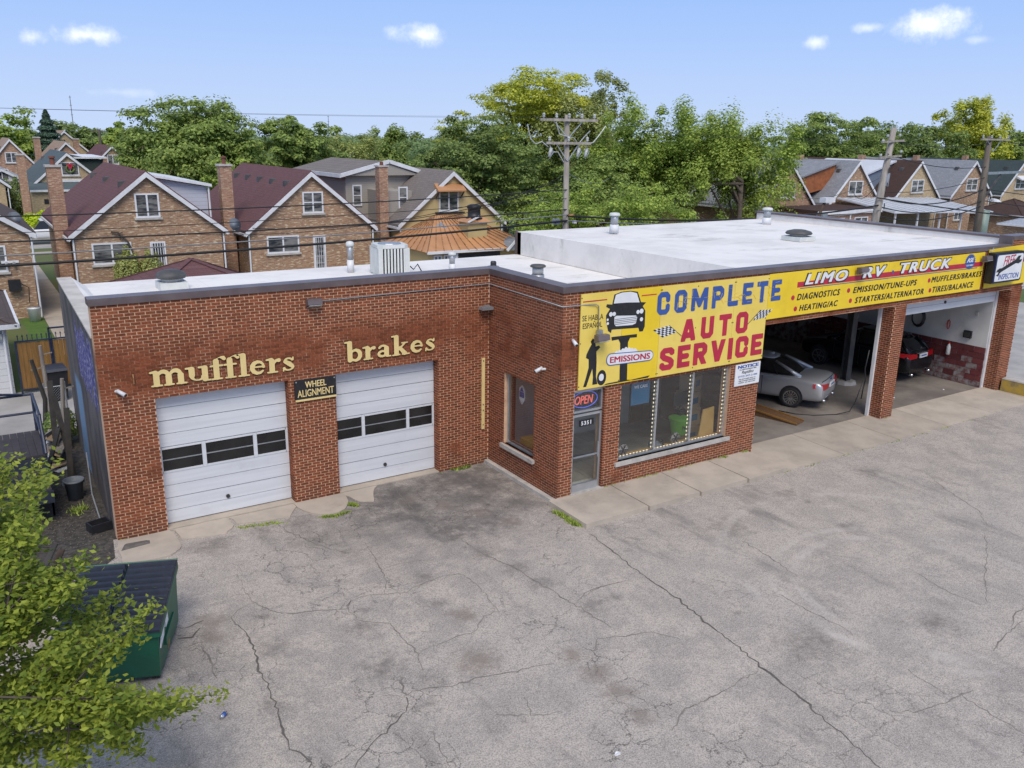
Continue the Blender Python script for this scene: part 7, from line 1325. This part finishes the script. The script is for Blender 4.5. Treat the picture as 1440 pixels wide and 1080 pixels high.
for z, x in ((8.6, 1.1), (7.8, 1.05)): MB().bar((x-1.0, -.15, z-.1), (x+.9, -.15, z), .1, .1).build('cross_arm', M['pole'], p2)
for x, z in ((.2, 8.5), (.55, 8.75), (1.6, 8.8), (1.9, 7.95), (.15, 7.75)): MB().lathe((x, -.15, z), [(.05, 0), (.08, .06), (.05, .16)], 8).build('insulator', M['porcelain'], p2)
for z in (5.0, 5.6, 6.1, 6.9): MB().tube([(.9, -.25, z), (.9, -.25, z+.3)], .03, 6).build('step_bracket', M['dark'], p2)
MB().tube([(.95, -.15, 6.2), (1.0, -.15, 6.9)], .12, 10).build('fuse_box', M['metal'], p2)
street_lamp = thing('street_light', 'brown street light arm rising behind the shop near the far right parapet', 'street light', (27.6, 15, 0)); MB().tube([(0, 0, 0), (0, 0, 4.4), (.5, 0, 5.4)], .08, 8).build('lamp_post', M['brown_wood'], street_lamp); MB().box(.3, 1.1, -.2, .2, 5.35, 5.6).build('lamp_head', M['white'], street_lamp); MB().box(.2, .6, -.2, .2, 4.3, 4.8).build('meter_box', M['metal'], street_lamp)
pf = thing('utility_pole', 'distant utility pole between the far left roofs', 'utility pole', (6.3, 112, 0)); MB().tube([(0, 0, 0), (0, 0, 8.6)], [.2, .14], 8).build('shaft', M['pole_dark'], pf); MB().bar((-1, 0, 8.3), (1, 0, 8.3), .12).build('cross_arm', M['pole_dark'], pf)
for i, (x, y, h_) in enumerate(((64, 640, 30), (241, 640, 22))):
    o = thing('radio_mast', ('thin radio mast on the far left horizon', 'thin radio mast on the horizon above the bare tree')[i], 'mast', (x, y, 0)); MB().tube([(0, 0, 0), (0, 0, h_)], [.35, .2], 5).build('mast_shaft', M['wire_grey'], o)
    for z in (h_*.6, h_*.8, h_*.97): MB().bar((-.7, 0, z), (.7, 0, z), .3).build('antenna', M['wire_grey'], o)
def wire(a, b_, sag, r_, lab, m='wire', n=22):
    a, b_ = Vector(a), Vector(b_); pts = [a.lerp(b_, k/n)-Vector((0, 0, sag*4*(k/n)*(1-k/n))) for k in range(n+1)]
    tag(MB().tube(pts, r_, 5, cap=False).build('overhead_wire', M[m], None, True), lab, 'wire', 'overhead wires along the alley')
X0 = -48
DZ = .35
wire((X0, 14, 6.0), (10.2, 13.85, 5.15), .95, .045, 'thick black cable crossing the left houses low down'); wire((X0, 14, 6.5), (10.2, 13.8, 5.4), 1.0, .022, 'thin cable just above the thick black cable', 'wire_grey')
wire((X0, 14, 7.0), (10.2, 13.9, 5.6), .9, .026, 'dark cable second above the thick black cable'); wire((X0, 14, 7.6), (10.2, 13.9, 6.4), .9, .022, 'dark cable passing across the maroon roofs')
wire((X0, 14, 7.0), (10.2, 13.9, 6.05), .95, .012, 'fine dark wire below the cable across the maroon roofs'); 
for i, dx in enumerate((-1.2, 1.2)): wire((X0, 14+dx*.3, 9.9), (10.15+dx, 14, 9.25), .5, .004, 'fine high wire against the sky left of the pole, %s' % ('nearer', 'farther')[i], 'wire'); wire((10.15+dx, 14, 9.25), (31.7+dx*.5, 14, 8.9), .5, .006, 'fine high wire in front of the trees right of the pole, %s' % ('nearer', 'farther')[i], 'wire')
wire((10.2, 13.9, 5.35), (31.2, 13.9, 5.2), .45, .045, 'thick black cable right of the pole above the raised roof'); wire((10.2, 13.8, 5.15), (31.2, 13.8, 4.95), .4, .022, 'thin cable under the thick one above the raised roof', 'wire_grey')
wire((10.2, 14, 7.0), (9.9, 29.8, 3.7), .5, .016, 'service drop from the pole to the tan house gable'); wire((10.2, 14, 6.6), (1.7, 29.8, 3.7), .6, .016, 'service drop from the pole to the barred-door house'); wire((10.2, 14, 6.8), (-2.0, 29.8, 3.6), .8, .014, 'service drop from the pole to the dormer house'); wire((10.2, 14, 7.1), (25.5, 30, 6.0), .4, .016, 'short service wire leaving the pole to the right', 'wire_grey')
for i, (za, zb, sg, r_) in enumerate(((8.6, 8.6, .3, .02), (7.9, 7.2, .35, .02), (5.6, 5.9, .6, .035), (5.1, 5.2, .5, .03), (4.6, 4.9, .5, .03), (5.9, 6.6, .3, .018))): wire((31.4, 13.9, za), (41.4, 13.9, zb), sg, r_, 'cable between the leaning pole and the transformer pole, %s' % ('highest', 'second highest', 'thick upper one', 'thick middle one', 'thick lowest one', 'thin middle one')[i])
for i, (za, zb) in enumerate(((8.8, 8.4), (5.9, 5.4), (5.2, 4.7), (4.6, 3.6))): wire((41.4, 13.9, za), (66, 13.0, zb), .6, .025, 'cable leaving the transformer pole to the right, %s' % ('highest', 'second', 'third', 'lowest')[i])
wire((31.0, 14, 6.3), (55, 33, 4.4), .7, .018, 'service drop from the leaning pole to the grey-roofed house'); wire((31.0, 14, 6.6), (47.0, 33, 4.2), .6, .018, 'service drop from the leaning pole to the pinkish house', 'wire_grey'); wire((41.3, 14, 6.2), (73, 33, 4.6), .7, .018, 'service drop from the transformer pole to the canopy house'); wire((31.0, 13.9, 5.6), (52, -2, 4.0), .5, .035, 'thick cable sweeping down to the right above the parapet')

# ------------------------------------------------ trees
def leaf_mesh(P, N, S, name='crown', m=None, asp=.62):
    """one rhombic leaf (a quad) per row of P, facing N, of size S; leaf by leaf"""
    n = len(P); N = N/np.linalg.norm(N, axis=1, keepdims=True); r_ = rng.normal(size=(n, 3)); U = np.cross(N, r_); U /= np.linalg.norm(U, axis=1, keepdims=True)+1e-9; V = np.cross(N, U)
    S = S[:, None]; q = np.stack([P-U*S, P+V*S*asp-N*S*.12, P+U*S, P-V*S*asp-N*S*.12], 1).reshape(-1, 3).astype(np.float32)
    me = bpy.data.meshes.new(name); me.vertices.add(4*n); me.vertices.foreach_set('co', q.ravel()); me.loops.add(4*n); me.loops.foreach_set('vertex_index', np.arange(4*n, dtype=np.int32)); me.polygons.add(n); me.polygons.foreach_set('loop_start', np.arange(0, 4*n, 4, dtype=np.int32)); me.update(calc_edges=True)
    if m: me.materials.append(m)
    return me
def crown_points(kind, seed, rx, rz, ncl, nleaf):
    """leaves gathered in clumps, the clumps spread through an uneven volume; crown centre at z = 0"""
    g = np.random.default_rng(seed); C_ = []
    lobes = [(g.uniform(-.45, .45)*rx, g.uniform(-.42, .42)*rx, g.uniform(-.35, .36)*rz, g.uniform(.48, .68)) for _ in range(11)]+[(0, 0, 0, .85)]
    if kind == 'spiky': lobes = [(g.uniform(-.7, .7)*rx, g.uniform(-.7, .7)*rx, g.uniform(-.2, .5)*rz, g.uniform(.3, .5)) for _ in range(14)]+[(0, 0, -.1*rz, .75)]
    if kind == 'locust': lobes = [(g.uniform(-.7, .7)*rx, g.uniform(-.7, .7)*rx, g.uniform(-.3, .65)*rz, g.uniform(.3, .45)) for _ in range(16)]
    while len(C_) < ncl:
        lx, ly, lz, ls = lobes[g.integers(len(lobes))]; d = g.normal(size=3); d /= np.linalg.norm(d); r_ = g.uniform(.35, 1)**.5
        p = np.array([lx+d[0]*rx*ls*r_, ly+d[1]*rx*ls*r_, lz+d[2]*rz*ls*r_])
        if p[2] < -rz*.75: continue
        C_.append(p)
    C_ = np.array(C_); cs = g.uniform(.55, 1.25, ncl)*rx*(.15 if kind == 'locust' else .22 if ncl < 115 else .17)
    if kind == 'spiky':
        top = C_[:, 2] > rz*.25; C_[top, 2] *= g.uniform(1.0, 1.32, top.sum())
    k = g.integers(0, ncl, nleaf); d = g.normal(size=(nleaf, 3)); d /= np.linalg.norm(d, axis=1, keepdims=True); d[:, 2] = np.where(g.random(nleaf) < .72, np.abs(d[:, 2]), d[:, 2])
    sq = np.array([1.0, 1.0, .62 if kind in ('maple',) else .4 if kind == 'locust' else 1.5 if kind == 'spiky' else .7])
    P = C_[k]+d*sq*cs[k][:, None]*(g.uniform(.35, 1.08, (nleaf, 1)))
    outw = P/np.array([rx, rx, rz]); N = d*.8+outw*.5+np.array([0, 0, .75])+g.normal(size=(nleaf, 3))*.45
    return P, N, C_
def make_tree(name, lab, x, y, top, width, kind, leafm, bottom=None, seed=1, nleaf=26000, leaf=.13, ncl=150, group=None, trunk=True):
    rx = width/2; bt = bottom if bottom is not None else top*.28; rz = (top-bt)/2; zc = (top+bt)/2; kk = 1.10
    P, N, C_ = crown_points(kind, seed, rx*kk, rz*kk, ncl, nleaf); S = rng.uniform(.6, 1.3, len(P))*leaf
    t = thing(name, lab, 'tree', (x, y, 0), group=group); P = P+np.array([0, 0, zc]); me = leaf_mesh(P, N, S, 'crown', M[leafm]); o = bpy.data.objects.new('crown', me); col.objects.link(o); o.parent = t; o['kind'] = 'stuff'
    b_ = MB(); r0 = max(.12, width*.028); b_.tube([(0, 0, -.05), (.05*width*.1, 0, bt*.7), (0, .1, zc)], [r0, r0*.8, r0*.45], 8)
    for i in range(14):
        c = C_[i*len(C_)//14]; s_ = random.uniform(.45, .95); z0 = bt*.7+(zc-bt*.7)*random.random()
        b_.tube([(0, 0, z0), (c[0]*.5, c[1]*.5, z0+(zc+c[2]-z0)*.55+.2), (c[0]*s_*1.05, c[1]*s_*1.05, zc+c[2]*s_)], [r0*.42, r0*.25, r0*.08], 6, cap=False)
    b_.build('trunk', M['bark'], t, True); return t
TREES = [
 ('maple_tree', 'large dark green maple, biggest crown left of the taupe house', 7.4, 66.4, 11.8, 14.2, 'maple', 'leaf_maple', 2.0, 62000, .15, 280),
 ('maple_tree', 'rounded green maple just left of the bare-looking tree', 16.6, 64, 10.2, 8.6, 'maple', 'leaf_maple', 2.5, 30000, .15, 150),
 ('small_tree', 'low bright green tree between the two maroon roofs', 6.6, 49, 6.6, 4.8, 'maple', 'leaf_bright', 1.2, 12000, .13, 70),
 ('maple_tree', 'dense dark maple rising just right of the tan house', 21.2, 41.5, 10.1, 9.6, 'maple', 'leaf_dark', 1.6, 46000, .12, 230),
 ('locust_tree', 'tall airy yellow-green locust, highest crown in the picture', 32.3, 51.2, 14.0, 14.6, 'locust', 'leaf_locust', 4.6, 46000, .12, 250),
 ('poplar_tree', 'tall loose olive-green tree right behind the utility pole', 34.6, 44.2, 13.6, 7.4, 'spiky', 'leaf_olive', 3.0, 26000, .12, 120),
 ('ash_tree', 'spiky green tree right of the utility pole', 33.6, 36.5, 10.9, 7.6, 'spiky', 'leaf_bright', 1.6, 36000, .11, 150),
 ('maple_tree', 'low bright maple just behind the raised white roof', 18.9, 22.6, 6.7, 8.8, 'maple', 'leaf_bright', 1.2, 34000, .085, 170),
 ('ash_tree', 'broad spiky green tree left of the right-hand houses', 38.4, 30.4, 10.3, 10.2, 'spiky', 'leaf_bright', .9, 46000, .11, 190),
 ('ash_tree', 'green tree filling the gap between two spiky trees', 44.5, 45, 9.2, 7.4, 'maple', 'leaf_bright', 1.5, 20000, .13, 110),
 ('maple_tree', 'mid green tree above the grey-roofed house', 76.3, 53.2, 12.2, 14, 'maple', 'leaf_maple', 2.0, 34000, .18, 180),
 ('maple_tree', 'green tree behind the leaning pole', 98.6, 63.4, 11.8, 11, 'maple', 'leaf_maple', 2.0, 20000, .2, 120),
 ('maple_tree', 'wide dark green tree between the two right-hand poles', 91.1, 49.5, 11.4, 15, 'maple', 'leaf_dark', 2.0, 34000, .18, 180),
 ('elm_tree', 'tall light green tree with upswept tips near the right edge', 102.3, 49.5, 14.2, 9.6, 'spiky', 'leaf_locust', 2.0, 26000, .18, 130),
 ('maple_tree', 'green tree at the right edge of the picture', 111.1, 48.8, 11.0, 9, 'maple', 'leaf_maple', 2.0, 18000, .2, 100),
 ('maple_tree', 'green tree at the left edge of the picture', -4.3, 117, 10.3, 9.5, 'maple', 'leaf_bright', 2.0, 16000, .22, 90),
 ('maple_tree', 'light green tree left of the big maple', 9.4, 114.7, 10.0, 7.4, 'maple', 'leaf_bright', 2.0, 14000, .22, 80),
 ('maple_tree', 'green tree between the spruce and the light green tree', 6.0, 134, 9.6, 9.4, 'maple', 'leaf_dark', 2.0, 14000, .24, 80),
 ('maple_tree', 'green crown behind the far left gables, left one', 1.5, 141, 9.4, 11, 'maple', 'leaf_maple', 1.0, 12000, .26, 70),
 ('maple_tree', 'green crown behind the far left gables, right one', 12.5, 131, 9.3, 9, 'maple', 'leaf_dark', 1.0, 12000, .25, 70),
 ('maple_tree', 'round tree at the left edge behind the spruce', -9.0, 130, 9.8, 10, 'maple', 'leaf_maple', 1.0, 12000, .26, 70),
 ('willow_tree', 'thin grey-green tree left of centre', 27.3, 78, 8.8, 6.4, 'spiky', 'leaf_olive', 1.5, 8000, .13, 80),
 ('ash_tree', 'small tree with fan-like top near the middle', 37.2, 90, 9.8, 6.4, 'spiky', 'leaf_maple', 1.5, 14000, .17, 80),
 ('maple_tree', 'dark tree behind the low wires right of the locust', 46, 58, 9.0, 11, 'maple', 'leaf_dark', 1.5, 20000, .17, 110),
 ('maple_tree', 'green tree below the locust crown, left of the pole', 28.5, 47.5, 8.4, 10, 'maple', 'leaf_maple', 1.0, 30000, .12, 160),
 ('ash_tree', 'green tree below the olive tree, right of the pole', 38.5, 48.5, 8.8, 9, 'maple', 'leaf_dark', 1.0, 26000, .13, 140),
 ('maple_tree', 'round tree between the two dark maples on the left', 28, 86, 8.8, 9, 'maple', 'leaf_dark', 1.5, 18000, .17, 90),
 ('maple_tree', 'dark maple behind the low bright tree', 24.5, 30.5, 7.6, 7, 'maple', 'leaf_maple', 1.0, 22000, .1, 110),
 ('maple_tree', 'tree right behind the broad spiky tree', 50, 41, 9.0, 9, 'maple', 'leaf_maple', 1.0, 20000, .13, 100),
 ('maple_tree', 'small green tree standing by the side street', 26.3, 33.5, 5.4, 6.0, 'maple', 'leaf_dark', 1.3, 16000, .11, 90),
]
for i, (n_, lb, x, y, tp, wd, kd, lf, bt, nl, ls, nc) in enumerate(TREES): make_tree(n_, lb, x, y, tp, wd, kd, lf, bt, 20+i, nl, ls, nc)
# spruce
g_ = np.random.default_rng(5); n = 16000; hz = g_.random(n)**.75; lay = np.floor(hz*13)/13; rr_ = (1-hz)*4.4*(.75+.35*((hz*13) % 1 < .5))+.1; an = g_.uniform(0, 6.283, n); rad = rr_*g_.uniform(.35, 1.05, n)**.6
P = np.stack([rad*np.cos(an), rad*np.sin(an), 10.9*(1-(1-hz)*.92)-rad*.22], 1); P[:, 2] = 1.2+hz*9.7-rad*.2; N = np.stack([np.cos(an)*.5, np.sin(an)*.5, np.ones(n)], 1)+g_.normal(size=(n, 3))*.3
t = thing('spruce_tree', 'dark blue-green spruce on the far left skyline', 'tree', (.5, 114, 0)); o = bpy.data.objects.new('crown', leaf_mesh(P, N, g_.uniform(.1, .24, n), 'crown', M['leaf_spruce'], .35)); col.objects.link(o); o.parent = t; o['kind'] = 'stuff'; MB().tube([(0, 0, 0), (0, 0, 10.6)], [.22, .04], 8).build('trunk', M['bark'], t)
# shrubs, hedge
def shrub(name, lab, x, y, w_, d_, h_, lf, n, ls, z0=0, cat='shrub'):
    g = np.random.default_rng(int(abs(x*7+y))); d = g.normal(size=(n, 3)); d /= np.linalg.norm(d, axis=1, keepdims=True); r_ = g.uniform(.5, 1, n)[:, None]**.4; bmp = 1+.16*np.sin(d[:, :1]*9+x)*np.cos(d[:, 2:]*7)
    P = d*r_*bmp*np.array([w_/2, d_/2, h_/2])+np.array([0, 0, z0+h_/2]); t = thing(name, lab, cat, (x, y, 0)); o = bpy.data.objects.new('foliage', leaf_mesh(P, d+np.array([0, 0, .5])+g.normal(size=(n, 3))*.4, g.uniform(.6, 1.3, n)*ls, 'foliage', M[lf])); col.objects.link(o); o.parent = t; o['kind'] = 'stuff'; MB().tube([(0, 0, 0), (0, 0, z0+h_*.8)], [.06, .02], 6).build('stem', M['bark'], t)
shrub('hedge', 'rounded golden-green hedge in front of the green-roofed house', -5.1, 64.5, 3.9, 2.5, 2.1, 'leaf_hedge', 9000, .09, cat='hedge')
shrub('conifer_shrub', 'feathery green conifer against the left brick house, left of the two', -4.55, 29.2, 1.4, 1.2, 3.1, 'leaf_olive', 5200, .06); shrub('conifer_shrub', 'feathery green conifer against the left brick house, right of the two', -3.55, 29.1, 1.2, 1.1, 2.9, 'leaf_olive', 4600, .06)
shrub('bush', 'small green bush behind the air conditioner', 7.3, 28.9, 1.4, 1.2, 1.5, 'leaf_bright', 2600, .06); shrub('garden_bush', 'small bush at the near end of the garden walk', -8.15, 17.8, .5, .5, .6, 'leaf_bright', 900, .035); shrub('front_tree', 'small dark tree between the two green-roofed houses', -6.3, 75.5, 2.2, 2, 4.2, 'leaf_dark', 4500, .1)
shrub('weedy_bush', 'green weeds behind the chain-link fence by the side wall', -9.6, 10.4, .9, .9, 1.1, 'leaf_dark', 1600, .045); shrub('street_bush', 'round dark bush by the side street behind the roof', 24.2, 36, 1.7, 1.6, 2.2, 'leaf_dark', 3000, .07); shrub('corner_bush', 'green bush by the road beyond the right pier', 38.5, 12.6, 3, 2.4, 1.6, 'leaf_bright', 4200, .09)
# far tree belt (nobody could count it)
g_ = np.random.default_rng(11); PP = []; NN = []; SS = []
for i in range(330):
    a = YAW+g_.uniform(-.72, .72); ds = g_.uniform(150, 520); cx_, cy_ = -11.3+ds*math.sin(a), -15.4+ds*math.cos(a); hh_ = g_.uniform(5.5, 8.6)+ds*.002; w_ = g_.uniform(5, 9)
    n = 330; d = g_.normal(size=(n, 3)); d /= np.linalg.norm(d, axis=1, keepdims=True); P = d*np.array([w_, w_, hh_*.45])*(g_.uniform(.55, 1.0, (n, 1)))+np.array([cx_, cy_, hh_*.55])
    PP.append(P); NN.append(d+np.array([0, 0, .5])); SS.append(g_.uniform(.5, 1.1, n)*(.55+ds*.0012))
o = bpy.data.objects.new('far_tree_belt', leaf_mesh(np.concatenate(PP), np.concatenate(NN), np.concatenate(SS), 'far_tree_belt', M['leaf_far'])); col.objects.link(o); tag(o, 'distant belt of trees along the whole horizon', 'trees', kind='stuff')
# near tree at the lower left
FT = np.array([(-11.3, -4.95, 2.74), (-11.5, -3.11, 4.35), (-11.06, -3.36, 3.32), (-10.83, -5.41, 1.52), (-10.39, -5.64, 1.34), (-11.9, -4.39, 1.64), (-10.82, -3.51, 4.27), (-10.72, -4.51, 1.45), (-11.02, -5.31, 1.69), (-11.46, -4.67, 4.37), (-11.01, -4.74, 2.34), (-11.71, -3.89, 0.74), (-10.89, -3.54, 4.14), (-11.41, -3.7, 3.28), (-10.85, -4.14, 4.29), (-11.67, -4.19, 3.98), (-11.99, -5.03, 1.6), (-10.88, -4.8, 2.89), (-10.89, -5.7, 2.26), (-11.37, -5.16, 0.91), (-10.88, -5.99, 3.02), (-11.83, -4.52, 2.3), (-10.24, -6.59, 2.48), (-11.91, -3.51, 1.5), (-11.22, -4.42, 2.82), (-10.99, -5.04, 3.47), (-10.99, -5.36, 2.63), (-11.07, -6.08, 2.34), (-10.53, -5.81, 2.12), (-11.48, -5.43, 1.95), (-11.39, -4.06, 2.79), (-11.55, -4.59, 3.59), (-11.08, -4.17, 1.72), (-11.6, -5.12, 2.99), (-11.31, -3.67, 3.31), (-10.37, -5.93, 1.81), (-11.47, -3.61, 3.26), (-11.11, -4.72, 3.42), (-10.69, -4.0, 2.67), (-11.47, -4.15, 1.39), (-10.18, -5.81, 2.94), (-11.77, -4.88, 2.66), (-11.98, -5.17, 2.23), (-11.2, -4.85, 2.11), (-11.03, -5.14, 0.93), (-11.42, -3.93, 2.26), (-11.65, -3.93, 1.08), (-11.06, -4.41, 3.61), (-10.73, -4.37, 2.57), (-11.66, -4.64, 4.73), (-11.36, -2.97, 4.02), (-10.98, -4.32, 3.18), (-11.32, -5.2, 3.77), (-10.55, -5.63, 2.1), (-11.53, -4.33, 4.08), (-10.45, -5.77, 1.85), (-10.68, -4.86, 3.26), (-10.08, -5.89, 3.2), (-10.63, -6.18, 2.56), (-10.69, -4.11, 2.65), (-11.2, -5.43, 3.3), (-10.22, -5.49, 1.81), (-11.66, -5.54, 3.0), (-11.65, -5.68, 2.3), (-11.47, -3.15, 3.97), (-11.17, -3.33, 4.31), (-11.8, -4.4, 1.2), (-10.58, -6.41, 2.25), (-11.67, -4.02, 3.35), (-11.3, -4.04, 3.6), (-10.88, -5.07, 3.31), (-10.96, -5.85, 2.26), (-10.15, -5.34, 1.58), (-10.49, -4.82, 2.68), (-11.84, -3.75, 1.26), (-10.45, -4.63, 2.75), (-11.3, -4.97, 3.92), (-11.41, -3.87, 1.46), (-11.23, -5.11, 2.09), (-11.07, -5.44, 4.26), (-11.38, -4.77, 3.46), (-10.21, -4.57, 2.53), (-10.7, -4.57, 1.47), (-10.93, -4.22, 1.29), (-11.41, -4.48, 1.7), (-11.11, -4.87, 4.15), (-11.54, -4.0, 1.52), (-10.93, -6.0, 2.42), (-11.84, -5.13, 1.76), (-10.99, -4.56, 2.25), (-11.82, -4.21, 3.44), (-10.92, -5.72, 3.03), (-11.27, -5.65, 2.6), (-11.89, -5.07, 1.25), (-10.02, -6.2, 2.07), (-11.61, -4.73, 2.94), (-11.66, -4.59, 1.05), (-11.79, -5.58, 1.62), (-11.14, -4.81, 1.8), (-10.63, -5.5, 3.79), (-11.89, -4.01, 1.6), (-10.6, -5.67, 2.04), (-11.13, -3.79, 2.82), (-11.79, -4.84, 3.01), (-10.97, -4.62, 3.09), (-11.0, -5.15, 4.6), (-10.01, -6.39, 2.32), (-11.37, -3.95, 2.82), (-9.81, -5.71, 1.72), (-11.47, -5.04, 3.45), (-10.57, -5.8, 2.85), (-11.39, -5.88, 2.3), (-10.45, -5.0, 2.3), (-11.31, -5.12, 1.41), (-10.5, -6.45, 2.54), (-10.61, -5.18, 2.72), (-11.41, -5.56, 3.16), (-10.65, -5.34, 2.28), (-11.69, -4.76, 3.55), (-11.77, -3.47, 2.11), (-11.25, -4.75, 1.08), (-11.77, -4.59, 1.25), (-9.43, -5.61, 1.67), (-11.15, -4.25, 1.02), (-11.38, -4.91, 4.82), (-11.2, -4.25, 4.05), (-10.88, -5.49, 2.43), (-10.81, -5.47, 1.92), (-11.67, -4.47, 0.92), (-10.86, -4.68, 3.22), (-11.79, -3.32, 3.6), (-11.5, -5.08, 3.23), (-11.18, -4.48, 4.09), (-11.22, -4.92, 4.85), (-11.45, -5.44, 3.27), (-10.96, -6.02, 2.55), (-10.82, -5.8, 3.64), (-11.64, -5.08, 3.21), (-11.35, -3.5, 4.28), (-11.33, -5.04, 1.71), (-11.11, -3.76, 3.35), (-11.81, -3.57, 1.47), (-11.61, -4.62, 4.57), (-11.6, -3.51, 4.32), (-11.14, -3.94, 1.82), (-11.6, -3.41, 3.2), (-11.55, -4.67, 3.34), (-11.6, -4.27, 1.54), (-11.0, -3.9, 3.82), (-10.41, -5.7, 2.11), (-10.78, -4.93, 1.55), (-11.54, -3.39, 3.44), (-10.31, -5.0, 0.82), (-10.9, -4.93, 0.93), (-10.98, -5.57, 3.69), (-11.1, -6.12, 1.6), (-11.77, -5.05, 2.5), (-11.62, -3.65, 3.95), (-11.54, -5.63, 1.38), (-10.3, -4.56, 2.78), (-10.43, -5.48, 1.63), (-11.25, -5.15, 4.35), (-12.07, -5.33, 1.41), (-10.25, -4.88, 1.3), (-11.04, -5.03, 2.43), (-11.82, -4.54, 1.34), (-10.4, -4.67, 2.66), (-11.63, -4.24, 3.35), (-11.78, -3.89, 2.28), (-10.85, -4.89, 2.07), (-11.26, -3.39, 2.83), (-11.0, -5.6, 3.46), (-11.14, -3.35, 3.66), (-10.04, -4.94, 0.68), (-10.49, -5.63, 1.08), (-11.01, -4.59, 0.48), (-11.36, -5.77, 1.55), (-11.77, -5.03, 2.16), (-10.65, -6.17, 2.79), (-10.64, -4.33, 3.12), (-11.54, -4.4, 3.6), (-11.54, -3.44, 3.84), (-10.75, -4.94, 4.21), (-10.67, -4.97, 2.62), (-11.15, -5.61, 1.71), (-10.85, -4.8, 0.87), (-10.96, -3.84, 3.46), (-11.71, -3.82, 4.12), (-11.65, -3.43, 3.63), (-11.63, -5.06, 4.37), (-10.72, -5.74, 3.82), (-10.92, -3.88, 3.44), (-10.72, -5.67, 4.1), (-10.81, -4.74, 2.07), (-11.05, -3.75, 3.93), (-11.02, -5.43, 4.44), (-10.32, -4.96, 0.7), (-10.7, -4.34, 1.61), (-10.84, -5.63, 3.06), (-11.55, -3.69, 1.44), (-10.41, -5.38, 3.27), (-10.86, -5.4, 1.68), (-11.09, -4.97, 2.77), (-11.89, -4.24, 2.4), (-11.73, -4.83, 2.26)])
ft = thing('young_tree', 'bright yellow-green leafy tree in the lower left foreground', 'tree', (-12.9, -4.6, 0)); base_ = np.array([-12.9, -4.6, 0.])
b = MB(); b.tube([(0, 0, 0), (.05, 0, 1.2), (.15, -.05, 2.4), (.3, 0, 3.6)], [.12, .10, .08, .05], 10); g_ = np.random.default_rng(3); P = []; N = []
hubs = [(0.05, 0, .9), (.1, 0, 1.5), (.15, -.05, 2.1), (.2, -.02, 2.7), (.28, 0, 3.3)]
mids = FT[g_.choice(len(FT), 16, replace=False)]-base_
for m_ in mids:
    hb = np.array(min(hubs, key=lambda q: abs(q[2]-(m_[2]-.6)))); md = (hb+m_)/2+np.array([0, 0, .12]); b.tube([hb, md, m_*.96+hb*.04], [.022, .015, .006], 6, cap=False)
for c in (FT-base_)[:160]:
    m_ = mids[np.argmin(np.linalg.norm(mids-c, axis=1))]; s0 = m_*.75+np.array(hubs[2])*.25; d = c-s0; L = np.linalg.norm(d)
    if L > 1.6: s0 = c-d/L*1.1; d = c-s0; L = 1.1
    s1 = s0+d*.5+np.array([0, 0, .06]); tip = c+d/L*.22+np.array([0, 0, -.06]); b.tube([s0, s1, c, tip], [.010, .008, .005, .002], 5, cap=False)
    for k in range(190):
        t_ = g_.uniform(.45, 1.12); q = s0+d*t_+g_.normal(size=3)*np.array([.085, .085, .06]); P.append(q); N.append(np.array([g_.normal()*.45, g_.normal()*.45-.15, 1.0]))
b.build('trunk', M['bark'], ft, True)
P = np.array(P); N = np.array(N); S_l = g_.uniform(.028, .055, len(P)); cpn = np.array(cp)-base_; dist = np.linalg.norm(P-cpn, axis=1)
outer = np.argsort(dist)[:int(len(P)*.5)]; pick = set(g_.choice(outer, 295, replace=False).tolist()); rest = np.array([i for i in range(len(P)) if i not in pick])
o = bpy.data.objects.new('foliage', leaf_mesh(P[rest], N[rest], S_l[rest], 'foliage', M['leaf_near'], .5)); col.objects.link(o); o.parent = ft; o['kind'] = 'stuff'
lm = leaf_mesh(np.zeros((1, 3)), np.array([[0, 0, 1.]]), np.array([.04]), 'leaf', M['leaf_near'], .5)
for i in pick:
    o = bpy.data.objects.new('leaf', lm); col.objects.link(o); o.parent = ft; o.location = P[i]; o.rotation_euler = (g_.normal()*.45, g_.normal()*.45, g_.uniform(0, 6.28)); s_ = S_l[i]/.04; o.scale = (s_, s_, s_)
